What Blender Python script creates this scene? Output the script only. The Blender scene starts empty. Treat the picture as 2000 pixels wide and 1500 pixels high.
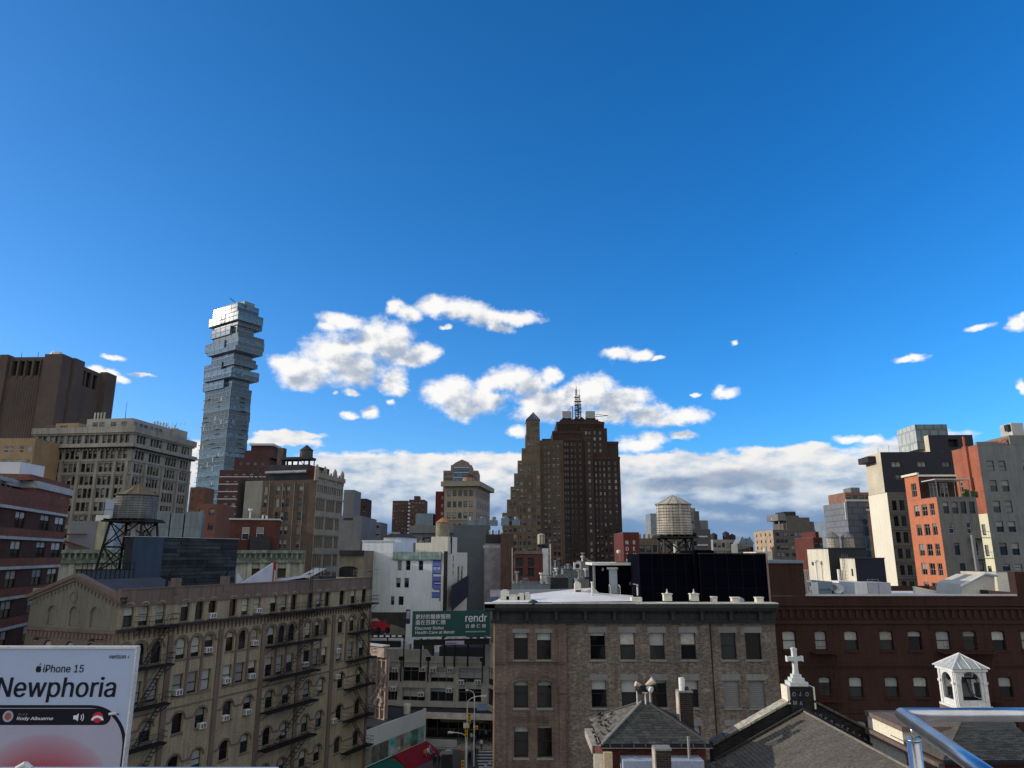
import bpy, bmesh, math, random
from mathutils import Vector, Matrix
R = math.radians
S = bpy.context.scene
COL = S.collection
random.seed(7)
# ---------------------------------------------------------------- camera
F = 1387.0; PITCH = R(13.5); CH = 28.0
cam = bpy.data.cameras.new('camera'); cam_o = bpy.data.objects.new('camera', cam); COL.objects.link(cam_o)
cam.sensor_width = 36; cam.lens = 36*F/2000; cam.clip_start = 0.1; cam.clip_end = 20000
cam_o.location = (0, 0, CH); cam_o.rotation_euler = (R(90)+PITCH, 0, 0)
S.camera = cam_o
CP, SP = math.cos(PITCH), math.sin(PITCH)
def ray(px, py):
    u = (px-1000)/F; v = (750-py)/F
    y = CP - v*SP
    return u/y, (SP+v*CP)/y            # x per metre of depth, z per metre of depth
def P(px, py, Y):
    a, b = ray(px, py); return Vector((a*Y, Y, CH+b*Y))
def Yz(px, py, z):
    return (z-CH)/ray(px, py)[1]
def Pz(px, py, z):
    return P(px, py, Yz(px, py, z))
# ---------------------------------------------------------------- view, sun, sky
S.view_settings.view_transform = 'Standard'; S.view_settings.look = 'None'
S.view_settings.exposure = 0.0; S.view_settings.gamma = 1.0; S.view_settings.use_curve_mapping = False
SUN_AZ = R(-85); SUN_EL = R(18)        # azimuth from +Y, negative to the left
sd = Vector((math.sin(SUN_AZ)*math.cos(SUN_EL), math.cos(SUN_AZ)*math.cos(SUN_EL), math.sin(SUN_EL)))
sl = bpy.data.lights.new('sun', 'SUN'); sl.energy = 4.1; sl.angle = R(0.53); sl.color = (1, .90, .76)
so = bpy.data.objects.new('sun', sl); COL.objects.link(so); so.rotation_euler = sd.to_track_quat('Z', 'Y').to_euler()
W = bpy.data.worlds.new('World'); S.world = W; W.use_nodes = True
def nb(nt):
    N, L = nt.nodes, nt.links
    def put(sock, v):
        if isinstance(v, bpy.types.NodeSocket): L.new(v, sock)
        elif v is not None: sock.default_value = v
    def m(op, a, b=None, c=None, clamp=False):
        n = N.new('ShaderNodeMath'); n.operation = op; n.use_clamp = clamp
        for i, v in enumerate((a, b, c)): put(n.inputs[i], v)
        return n.outputs[0]
    def vm(op, a, b=None, c=None, out=0):
        n = N.new('ShaderNodeVectorMath'); n.operation = op
        for i, v in enumerate((a, b, c)):
            if v is not None: put(n.inputs[i], v)
        return n.outputs[out]
    def noise(vec, scale, detail=4, rough=.5, out=0, dist=0):
        n = N.new('ShaderNodeTexNoise'); put(n.inputs['Vector'], vec)
        n.inputs['Scale'].default_value = scale; n.inputs['Detail'].default_value = detail
        n.inputs['Roughness'].default_value = rough; n.inputs['Distortion'].default_value = dist
        return n.outputs[out]
    def mix(f, a, b, mode='MIX'):
        n = N.new('ShaderNodeMix'); n.data_type = 'RGBA'; n.blend_type = mode
        put(n.inputs[0], f); put(n.inputs[6], a); put(n.inputs[7], b); return n.outputs[2]
    def mr(v, a, b, c=0., d=1., smooth=False):
        n = N.new('ShaderNodeMapRange'); n.interpolation_type = 'SMOOTHSTEP' if smooth else 'LINEAR'
        put(n.inputs[0], v)
        for i, q in enumerate((a, b, c, d)): put(n.inputs[i+1], q)
        return n.outputs[0]
    def comb(x, y, z):
        n = N.new('ShaderNodeCombineXYZ'); put(n.inputs[0], x); put(n.inputs[1], y); put(n.inputs[2], z); return n.outputs[0]
    return N, L, m, vm, noise, mix, mr, comb
# cumulus puffs: picture direction (px, py) and half sizes, turned into azimuth / elevation once
PUFFS = [(560,712,38,18),(600,725,62,34),(655,690,62,42),(690,720,58,40),(590,750,45,14),(720,672,38,30),(745,655,48,32),(770,672,40,38),
 (668,628,42,20),(640,640,20,12),(825,688,34,22),(795,700,40,16),(770,600,18,15),(800,612,30,16),(850,598,32,22),(905,606,48,24),(950,618,50,20),(1010,622,50,14),(980,640,28,10),
 (768,745,30,26),(780,765,16,12),(722,804,16,13),(683,810,17,8),(690,768,14,7),(660,768,8,5),(763,788,10,7),(870,640,12,5),
 (860,768,34,26),(890,770,48,36),(905,800,40,24),(945,780,46,26),(950,755,26,20),(1000,738,52,26),(1035,752,40,24),(1075,735,20,18),(1050,785,40,22),
 (1090,780,66,26),(1150,770,58,36),(1165,750,34,20),(1210,788,62,30),(1235,780,30,14),(1270,812,50,20),(1345,812,36,17),(1310,822,50,12),(1010,842,22,13),(1060,808,60,20),(1180,812,60,18),
 (1206,690,34,14),(1250,692,28,14),(1285,700,14,5),(1420,768,28,12),(1405,762,14,10),(1360,770,12,5),(1432,670,8,5),
 (1250,868,46,18),(1270,858,26,15),(1333,850,30,9),(1655,856,28,9),(1700,857,24,9),
 (1915,637,26,8),(1990,632,22,16),(1998,618,12,10),(1776,700,36,8),(1998,760,12,14),
 (222,697,24,6),(205,735,34,14),(235,742,16,8),(275,733,26,5),(180,722,24,10),
 (2100,560,70,24),(2180,700,60,20),(-120,640,90,30),(-200,760,120,30),(2060,700,30,14)]
BANK = [(760,905,190,24),(900,900,150,20),(1000,905,90,20),(1290,905,150,22),(1400,915,120,26),(1560,905,120,26),(1660,905,90,24),(1380,905,60,22),(1470,905,46,26),
 (380,880,60,22),(560,850,80,8),(540,862,110,10),(1570,882,110,16),(380,930,60,40),(1780,880,150,30),(1950,905,150,30)]
def aze(px, py):
    a, b = ray(px, py); return math.atan2(a, 1), math.atan2(b, math.hypot(a, 1))
def ell(e):
    a0, e0 = aze(e[0], e[1]); a1, _ = aze(e[0]+e[2], e[1]); _, e1 = aze(e[0], e[1]-e[3])
    return a0, e0, abs(a1-a0)*1.12, abs(e1-e0)*1.1
def field_group(name, lst, sm):
    g = bpy.data.node_groups.new(name, 'ShaderNodeTree')
    g.interface.new_socket('v', in_out='INPUT', socket_type='NodeSocketVector')
    g.interface.new_socket('f', in_out='OUTPUT', socket_type='NodeSocketFloat')
    N, L, m, vm, noise, mix, mr, comb = nb(g)
    gi = N.new('NodeGroupInput'); go = N.new('NodeGroupOutput'); acc = None
    for e in lst:
        a, b, sa, sb = ell(e)
        k = 1.0/sa, 1.0/sb
        q = vm('MULTIPLY_ADD', gi.outputs[0], (k[0], k[1], 0), (-a*k[0], -b*k[1], 0))
        d = vm('LENGTH', q, out=1)
        if acc is None: acc = d
        else:
            n = N.new('ShaderNodeMath'); n.operation = 'SMOOTH_MIN'; L.new(acc, n.inputs[0]); L.new(d, n.inputs[1]); n.inputs[2].default_value = sm; acc = n.outputs[0]
    L.new(m('SUBTRACT', 1.0, acc), go.inputs[0])
    return g
GP = field_group('cumulus_field', PUFFS, .35); GB = field_group('bank_field', BANK, .5)
N, L, m, vm, noise, mix, mr, comb = nb(W.node_tree)
for n in list(N): N.remove(n)
out = N.new('ShaderNodeOutputWorld'); bg = N.new('ShaderNodeBackground'); L.new(bg.outputs[0], out.inputs[0])
tc = N.new('ShaderNodeTexCoord'); sx = N.new('ShaderNodeSeparateXYZ'); L.new(tc.outputs['Generated'], sx.inputs[0])
X, Yv, Z = sx.outputs
az = m('ARCTAN2', X, Yv); hy = m('SQRT', m('ADD', m('MULTIPLY', X, X), m('MULTIPLY', Yv, Yv))); el = m('ARCTAN2', Z, hy)
vec = comb(az, el, 0.)
vecs = vm('MULTIPLY', vec, (1, 1.35, 1))
def warp(v):
    n1 = noise(vecs, 22, 3, .55, 1); n2 = noise(vecs, 80, 4, .6, 1)
    a = vm('MULTIPLY_ADD', n1, (.024, .016, 0), (-.012, -.008, 0)); b = vm('MULTIPLY_ADD', n2, (.0085, .0075, 0), (-.00425, -.00375, 0))
    return vm('ADD', vm('ADD', v, a), b)
wv = warp(vec)
def grp(g, v):
    n = N.new('ShaderNodeGroup'); n.node_tree = g; L.new(v, n.inputs[0]); return n.outputs[0]
billow = noise(vecs, 42, 6, .56); fine = noise(vecs, 190, 3, .55)
bn = m('ADD', m('MULTIPLY', m('SUBTRACT', billow, .5), 1.12), m('MULTIPLY', m('SUBTRACT', fine, .5), .22))
sunoff = (-.024, .020, 0)
f0 = grp(GP, wv); f1 = grp(GP, vm('ADD', wv, sunoff)); b1 = noise(vm('ADD', vecs, (-.010, .010, 0)), 42, 6, .56)
d0 = m('ADD', f0, bn); aP = mr(d0, -.14, .58, 0., 1., True)
shP = mr(m('ADD', m('MULTIPLY', f1, .95), m('MULTIPLY', m('SUBTRACT', b1, billow), 1.5)), -.05, 1.0, 0., 1., True)
colP = mix(shP, (1.0, .985, .955, 1), (.43, .49, .59, 1))
# the bank of cloud along the horizon
bt = grp(GB, wv)
bv = vm('MULTIPLY', vec, (1, 2.2, 1))
bb = noise(bv, 17, 6, .54)
elT = R(7.25)
band = mr(el, elT+R(.7), elT-R(1.8), -.9, 2.2)
band2 = m('ADD', m('MAXIMUM', band, m('MULTIPLY', bt, 1.15)), m('MULTIPLY', m('SUBTRACT', bb, .5), 2.2))
aB = mr(band2, .0, .50, 0., 1., True)
bb2 = noise(vm('ADD', bv, (-.016, .024, 0)), 17, 6, .54)
relief = m('MULTIPLY', m('SUBTRACT', bb2, bb), mr(el, R(2.5), R(7), .5, 1.7))
low = mr(el, R(8.4), R(.2), 0., 1.)
shB = m('ADD', m('ADD', low, relief), m('MULTIPLY', m('SUBTRACT', noise(vm('MULTIPLY', vec, (1, 3.5, 1)), 7, 3), .5), .75), clamp=True)
ra = N.new('ShaderNodeValToRGB'); L.new(shB, ra.inputs[0]); cr = ra.color_ramp
cr.elements[0].position = 0; cr.elements[0].color = (.90, .89, .88, 1); cr.elements[1].position = 1; cr.elements[1].color = (.15, .29, .52, 1)
e = cr.elements.new(.16); e.color = (.80, .81, .83, 1); e = cr.elements.new(.42); e.color = (.55, .64, .75, 1); e = cr.elements.new(.72); e.color = (.21, .33, .53, 1)
colB = ra.outputs[0]
DARK = [(1440,935,120,22),(1510,945,50,20),(1330,945,120,16),(1180,960,60,20),(1100,930,80,20)]
GD = field_group('dark_field', DARK, .4)
dk = mr(m('ADD', grp(GD, wv), m('MULTIPLY', m('SUBTRACT', bb, .5), 1.2)), .0, .6, 0., 1., True)
colB = mix(m('MULTIPLY', dk, .6), colB, (.15, .235, .40, 1))
sky = N.new('ShaderNodeTexSky'); sky.sky_type = 'NISHITA'; sky.sun_disc = False
sky.sun_elevation = SUN_EL; sky.sun_rotation = SUN_AZ; sky.altitude = 30; sky.air_density = 1.0; sky.dust_density = .35; sky.ozone_density = 3.0
SKY_STR = .10
sc_ = mix(1.0, sky.outputs[0], (.50, .90, 1.26, 1), 'MULTIPLY')
hs = N.new('ShaderNodeHueSaturation'); hs.inputs['Saturation'].default_value = 1.10; L.new(sc_, hs.inputs['Color'])
away = m('SUBTRACT', 1.75, m('MULTIPLY', vm('DOT_PRODUCT', tc.outputs['Generated'], tuple(sd), out=1), .40))
def scale(c, k):
    n = N.new('ShaderNodeVectorMath'); n.operation = 'SCALE'; L.new(c, n.inputs[0])
    if isinstance(k, float): n.inputs['Scale'].default_value = k
    else: L.new(k, n.inputs['Scale'])
    return n.outputs[0]
skc = mix(1.0, scale(hs.outputs[0], m('MULTIPLY', away, mr(el, R(14), R(42), 1.0, .93))), comb(mr(vm('DOT_PRODUCT', tc.outputs['Generated'], tuple(sd), out=1), -.1, .75, 1.0, 2.1), mr(vm('DOT_PRODUCT', tc.outputs['Generated'], tuple(sd), out=1), -.1, .75, .945, 1.08), .99), 'MULTIPLY')
k = 1.0/SKY_STR
def BG(c):
    n = N.new('ShaderNodeBackground'); L.new(c, n.inputs[0]); n.inputs[1].default_value = SKY_STR; return n.outputs[0]
c1 = mix(aB, skc, scale(colB, k))
c2 = mix(m('MULTIPLY', aP, .97), c1, scale(colP, k))
def MS(f, a, b):
    n = N.new('ShaderNodeMixShader'); L.new(f, n.inputs[0]); L.new(a, n.inputs[1]); L.new(b, n.inputs[2]); return n.outputs[0]
# unseen broken cumulus added behind and above the view to brighten shaded fronts
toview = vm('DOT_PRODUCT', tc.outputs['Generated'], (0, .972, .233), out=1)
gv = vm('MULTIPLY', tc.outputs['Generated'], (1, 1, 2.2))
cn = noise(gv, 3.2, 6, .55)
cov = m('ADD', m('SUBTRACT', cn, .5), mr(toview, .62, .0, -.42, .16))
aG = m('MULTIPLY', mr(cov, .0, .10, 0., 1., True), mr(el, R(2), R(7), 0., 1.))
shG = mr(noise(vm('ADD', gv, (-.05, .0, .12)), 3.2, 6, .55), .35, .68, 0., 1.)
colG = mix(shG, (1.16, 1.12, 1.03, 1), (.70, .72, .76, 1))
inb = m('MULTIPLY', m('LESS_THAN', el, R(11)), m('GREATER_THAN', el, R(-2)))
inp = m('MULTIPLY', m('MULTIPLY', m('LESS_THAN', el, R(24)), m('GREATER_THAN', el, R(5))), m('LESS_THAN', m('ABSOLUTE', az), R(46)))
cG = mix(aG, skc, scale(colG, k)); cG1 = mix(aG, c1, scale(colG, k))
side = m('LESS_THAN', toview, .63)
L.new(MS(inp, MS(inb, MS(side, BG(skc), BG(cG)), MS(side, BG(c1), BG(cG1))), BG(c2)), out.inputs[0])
N.remove(bg)
S.render.engine = 'CYCLES'; S.cycles.use_adaptive_sampling = True; S.cycles.adaptive_threshold = .02; S.cycles.max_bounces = 5; S.cycles.diffuse_bounces = 3; S.cycles.glossy_bounces = 3
W.cycles.sampling_method = 'MANUAL'; W.cycles.sample_map_resolution = 512
# ---------------------------------------------------------------- tools
class MB:
    def __init__(s): s.v = []; s.f = []; s.m = []
    def poly(s, pts, mi=0):
        n = len(s.v); s.v += [tuple(p) for p in pts]; s.f.append(tuple(range(n, n+len(pts)))); s.m.append(mi)
    def box(s, x0, x1, y0, y1, z0, z1, mi=0):
        n = len(s.v)
        s.v += [(x0,y0,z0),(x1,y0,z0),(x1,y1,z0),(x0,y1,z0),(x0,y0,z1),(x1,y0,z1),(x1,y1,z1),(x0,y1,z1)]
        for q in ((0,1,5,4),(1,2,6,5),(2,3,7,6),(3,0,4,7),(4,5,6,7),(3,2,1,0)): s.f.append(tuple(n+i for i in q)); s.m.append(mi)
    def cyl(s, x, y, z0, z1, r0, r1=None, n=16, mi=0, cap=True):
        r1 = r0 if r1 is None else r1; b = len(s.v)
        for z, r in ((z0, r0), (z1, r1)):
            for i in range(n): a = 2*math.pi*i/n; s.v.append((x+r*math.cos(a), y+r*math.sin(a), z))
        for i in range(n): j = (i+1) % n; s.f.append((b+i, b+j, b+n+j, b+n+i)); s.m.append(mi)
        if cap: s.f.append(tuple(b+n+i for i in range(n))); s.m.append(mi); s.f.append(tuple(b+n-1-i for i in range(n))); s.m.append(mi)
    def tube(s, p, q, r, n=6, mi=0, r2=None):
        p = Vector(p); q = Vector(q); d = q-p
        if d.length < 1e-6: return
        d.normalize(); a = d.orthogonal().normalized(); c = d.cross(a); b = len(s.v); r2 = r if r2 is None else r2
        for o, rr in ((p, r), (q, r2)):
            for i in range(n): t = 2*math.pi*(i+.5)/n; s.v.append(tuple(o+a*(rr*math.cos(t))+c*(rr*math.sin(t))))
        for i in range(n): j = (i+1) % n; s.f.append((b+i, b+j, b+n+j, b+n+i)); s.m.append(mi)
        s.f.append(tuple(b+n+i for i in range(n))); s.m.append(mi); s.f.append(tuple(b+n-1-i for i in range(n))); s.m.append(mi)
    def beam(s, p, q, w, h=None, mi=0):
        s.tube(p, q, w*.7, 4, mi)
    def prism(s, pts, y0, y1, mi=0):      # pts in x,z, extruded along y
        n = len(pts)
        s.poly([(x, y0, z) for x, z in pts], mi); s.poly([(x, y1, z) for x, z in reversed(pts)], mi)
        for i in range(n):
            a, b = pts[i], pts[(i+1) % n]; s.poly([(b[0], y0, b[1]), (a[0], y0, a[1]), (a[0], y1, a[1]), (b[0], y1, b[1])], mi)
    def lathe(s, x, y, prof, n=20, mi=0):  # prof list of (r, z)
        b = len(s.v)
        for r, z in prof:
            for i in range(n): a = 2*math.pi*i/n; s.v.append((x+r*math.cos(a), y+r*math.sin(a), z))
        for k in range(len(prof)-1):
            for i in range(n): j = (i+1) % n; s.f.append((b+k*n+i, b+k*n+j, b+(k+1)*n+j, b+(k+1)*n+i)); s.m.append(mi)
    def mesh(s, name, mats, smooth=False):
        me = bpy.data.meshes.new(name); me.from_pydata(s.v, [], s.f)
        if not isinstance(mats, (list, tuple)): mats = [mats]
        for q in mats: me.materials.append(q)
        me.polygons.foreach_set('material_index', s.m)
        uv = me.uv_layers.new(name='UVMap'); d = []
        V = s.v
        for p in me.polygons:
            nx, ny, nz = (abs(c) for c in p.normal)
            for i in p.vertices:
                x, y, z = V[i]
                if nz > .8: d += (x, y)
                elif nx > ny: d += (y, z)
                else: d += (x, z)
        uv.data.foreach_set('uv', d)
        if smooth: me.polygons.foreach_set('use_smooth', [True]*len(me.polygons))
        return me
    def build(s, name, mats, parent=None, loc=(0,0,0), rz=0, smooth=False, **kw):
        if not s.f: return None
        return put(name, s.mesh(name, mats, smooth), parent, loc, rz, **kw)
def put(name, me, parent=None, loc=(0,0,0), rz=0, label=None, cat=None, group=None, kind=None, rot=None):
    o = bpy.data.objects.new(name, me); COL.objects.link(o)
    o.location = loc; o.rotation_euler = rot if rot else (0, 0, rz)
    if parent is not None: o.parent = parent
    if label: o['label'] = label
    if cat: o['category'] = cat
    if group: o['group'] = group
    if kind: o['kind'] = kind
    return o
def thing(name, label, cat, loc=(0,0,0), rz=0, group=None):
    return put(name, None, None, loc, rz, label, cat, group)
def copy_thing(o, loc=None, rz=None, label=None, parent=None):
    c = o.copy(); COL.objects.link(c)
    if parent is not None: c.parent = parent
    if loc is not None: c.location = loc
    if rz is not None: c.rotation_euler = (0, 0, rz)
    if label: c['label'] = label
    for ch in list(KIDS.get(o.name, [])) or list(o.children): copy_thing(ch, parent=c)
    return c
KIDS = {}
# ---------------------------------------------------------------- materials
def lin(c):
    return tuple((x/255/12.92 if x/255 <= .04045 else ((x/255+.055)/1.055)**2.4) for x in c)
def mat(name, col, rough=.85, var=.25, scale=.6, bump=.25, brick=None, streak=0., metal=0., spec=.22, fine=.18, col2=None, spots=None, ridges=None, objrand=0.):
    m_ = bpy.data.materials.new(name); m_.use_nodes = True; nt = m_.node_tree
    N, L, m, vm, noise, mix, mr, comb = nb(nt)
    bs = N['Principled BSDF']; bs.inputs['Roughness'].default_value = rough; bs.inputs['Metallic'].default_value = metal
    bs.inputs['Specular IOR Level'].default_value = spec
    uv = N.new('ShaderNodeUVMap'); uv.uv_map = 'UVMap'; v = uv.outputs[0]
    oi = N.new('ShaderNodeObjectInfo')
    vo = vm('ADD', v, vm('SCALE', comb(oi.outputs['Random'], oi.outputs['Random'], 0.), None)) if False else v
    c = (*col, 1); base = None; h = None
    if brick:
        bw, bh, mort, bvar = brick
        t = N.new('ShaderNodeTexBrick'); L.new(v, t.inputs['Vector'])
        t.inputs['Scale'].default_value = 1; t.inputs['Brick Width'].default_value = bw; t.inputs['Row Height'].default_value = bh
        t.inputs['Mortar Size'].default_value = bh*.09; t.inputs['Mortar Smooth'].default_value = .3; t.inputs['Bias'].default_value = -.2
        t.inputs['Color1'].default_value = tuple(x*(1-bvar) for x in col)+(1,); c2 = col2 or col
        t.inputs['Color2'].default_value = tuple(min(1, x*(1+bvar)) for x in c2)+(1,); t.inputs['Mortar'].default_value = (*mort, 1)
        base = t.outputs[0]; h = m('SUBTRACT', 1., t.outputs[1])
    else:
        base = mix(mr(noise(v, scale*.4, 4), .35, .65), c, (*(col2 or tuple(x*(1-var*.6) for x in col)), 1))
    big = noise(v, scale, 5, .6)
    f = mr(big, .28, .72, 1-var, 1+var)
    fn = mr(noise(v, 9, 3, .6), .3, .7, 1-fine, 1+fine); f = m('MULTIPLY', f, fn)
    if streak:
        st = noise(vm('MULTIPLY', v, (2.2, .12, 1)), 1.6, 4, .6); f = m('MULTIPLY', f, mr(st, .42, .75, 1.0, 1-streak))
    if objrand: f = m('MULTIPLY', f, mr(oi.outputs['Random'], 0, 1, 1-objrand, 1+objrand))
    n = N.new('ShaderNodeVectorMath'); n.operation = 'SCALE'; L.new(base, n.inputs[0]); L.new(f, n.inputs['Scale']); res = n.outputs[0]
    if spots:
        scol, lo, ssc = spots
        res = mix(mr(noise(v, ssc, 6, .62), lo, lo+.14, 0., .8), res, (*scol, 1))
    L.new(res, bs.inputs['Base Color'])
    hh = noise(v, 14, 4)
    if h is not None: hh = m('ADD', m('MULTIPLY', hh, .4), h)
    if ridges:
        w = N.new('ShaderNodeTexWave'); w.wave_type = 'BANDS'; w.bands_direction = ridges[0]; w.inputs['Scale'].default_value = ridges[1]; L.new(v, w.inputs['Vector']); hh = m('ADD', m('MULTIPLY', hh, .2), w.outputs[1])
    b = N.new('ShaderNodeBump'); b.inputs['Strength'].default_value = bump; b.inputs['Distance'].default_value = .03
    L.new(hh, b.inputs['Height']); L.new(b.outputs[0], bs.inputs['Normal'])
    return m_
def glassmat(name, lo, hi, rough=.06, spec=.9, tint=(1,1,1)):
    m_ = bpy.data.materials.new(name); m_.use_nodes = True
    N, L, m, vm, noise, mix, mr, comb = nb(m_.node_tree); bs = N['Principled BSDF']
    bs.inputs['Roughness'].default_value = rough; bs.inputs['Specular IOR Level'].default_value = spec
    oi = N.new('ShaderNodeObjectInfo'); tc = N.new('ShaderNodeTexCoord')
    r = m('POWER', m('FRACT', m('ADD', oi.outputs['Random'], m('MULTIPLY', noise(tc.outputs['Object'], .35, 1), .8))), 2.5)
    L.new(mix(r, tuple(lo*t for t in tint)+(1,), tuple(hi*t for t in tint)+(1,)), bs.inputs['Base Color'])
    w = noise(tc.outputs['Object'], 1.3, 2); b = N.new('ShaderNodeBump'); b.inputs['Strength'].default_value = .12; b.inputs['Distance'].default_value = .05
    L.new(w, b.inputs['Height']); L.new(b.outputs[0], bs.inputs['Normal'])
    return m_
GLASS = glassmat('window_glass', .004, .03, spec=.55, tint=(.9,1,1.05)); GLASS_BLUE = glassmat('blue_facade_glass', .07, .22, .05, .28, (.42,.95,1.5)); GLASS_BLUE.node_tree.nodes['Principled BSDF'].inputs['Metallic'].default_value = .0
GLASS_LIT = glassmat('bright_reflecting_glass', .12, .4, .12, 1.0, (1.1,1,.85))
BLIND = mat('window_blind', (.28,.29,.28), .6, .1, 1, .1, objrand=.35); BLIND_F = mat('far_window_blind', (.20,.205,.19), .6, .1, 1, .1, objrand=.4); CURTAIN = mat('pale_curtain', (.38,.38,.34), .7, .3, 3, .3, objrand=.3)
FR_DARK = mat('dark_window_frame', (.02,.02,.022), .5, .1); FR_WHITE = mat('white_window_frame', (.55,.55,.53), .5, .15); FR_GREY = mat('grey_window_frame', (.18,.18,.18), .5, .1)
BLACKM = mat('black_painted_iron', (.012,.012,.013), .55, .2, 2, .2); STEEL = mat('brushed_steel', (.55,.56,.58), .28, .1, 1, .05, metal=1.0, spec=.5)
# ---------------------------------------------------------------- windows
WC = {}
FRM = {'d': FR_DARK, 'w': FR_WHITE, 'g': FR_GREY}
def win_meshes(w, h, kind, fr, bl, arch, far):
    key = (round(w, 2), round(h, 2), kind, fr, bl, arch, far)
    if key in WC: return WC[key]
    t = .035 if w < 1.2 else .06
    if far: t *= 1.3
    f = MB(); g = MB(); b = MB()
    H = h*.5; hw = w/2
    def top(x):   # opening height at x
        return h-(arch*(1-math.sqrt(max(0, 1-(x/hw)**2)))) if arch else h
    if arch:
        n = 8; xs = [-hw+w*i/n for i in range(n+1)]
        g.poly([(x, .09, top(x)) for x in xs]+[(hw, .09, 0), (-hw, .09, 0)][0:2][::1])
        for i in range(n):
            f.poly([(xs[i], .03, top(xs[i])), (xs[i+1], .03, top(xs[i+1])), (xs[i+1], .03, max(0, top(xs[i+1])-2*t)), (xs[i], .03, max(0, top(xs[i])-2*t))])
        f.box(-hw, -hw+t, .03, .1, 0, h-arch); f.box(hw-t, hw, .03, .1, 0, h-arch)
    else:
        g.poly([(-hw, .09, 0), (hw, .09, 0), (hw, .09, h), (-hw, .09, h)])
        f.box(-hw, -hw+t, .03, .1, 0, h); f.box(hw-t, hw, .03, .1, 0, h); f.box(-hw+t, hw-t, .03, .1, h-t, h)
    f.box(-hw+t, hw-t, .03, .1, 0, t)
    if kind == 'sash': f.box(-hw+t, hw-t, .02, .08, H-t*.6, H+t*.6)
    elif kind == 'sash2':
        f.box(-hw+t, hw-t, .02, .08, H-t*.6, H+t*.6); f.box(-t*.5, t*.5, .03, .085, t, h-t-(0 if not arch else .05))
    elif kind == 'case2': f.box(-t*.6, t*.6, .03, .085, t, h-t); f.box(-hw+t, hw-t, .03, .084, h*.72, h*.72+t)
    elif kind == 'case3':
        for q in (-w/6, w/6): f.box(q-t*.6, q+t*.6, .03, .085, t, h-t)
        f.box(-hw+t, hw-t, .03, .084, h*.72, h*.72+t)
    elif kind == 'louver':
        k = int(h/.13)
        for i in range(k): z = t+i*(h-2*t)/k; f.poly([(-hw+t, .02, z), (hw-t, .02, z), (hw-t, .085, z+.1), (-hw+t, .085, z+.1)])
    if bl:
        zt = top(hw*.6)-t if arch else h-t
        z0 = max(t, h*(1-bl))
        if zt-z0 > .05: b.poly([(-hw+t, .084, z0), (hw-t, .084, z0), (hw-t, .084, zt), (-hw+t, .084, zt)])
    if far:
        a = MB()
        for src, mi in ((f, 0), (g, 1), (b, 2)):
            n0 = len(a.v); a.v += src.v; a.f += [tuple(i+n0 for i in q) for q in src.f]; a.m += [mi]*len(src.f)
        r = (a.mesh('window', [FRM[fr], GLASS, BLIND_F]),)
    else:
        r = (f.mesh('window', FRM[fr]), g.mesh('pane', GLASS), b.mesh('blind', BLIND if random.random() < .6 else CURTAIN) if b.f else None)
    WC[key] = r; return r
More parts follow.
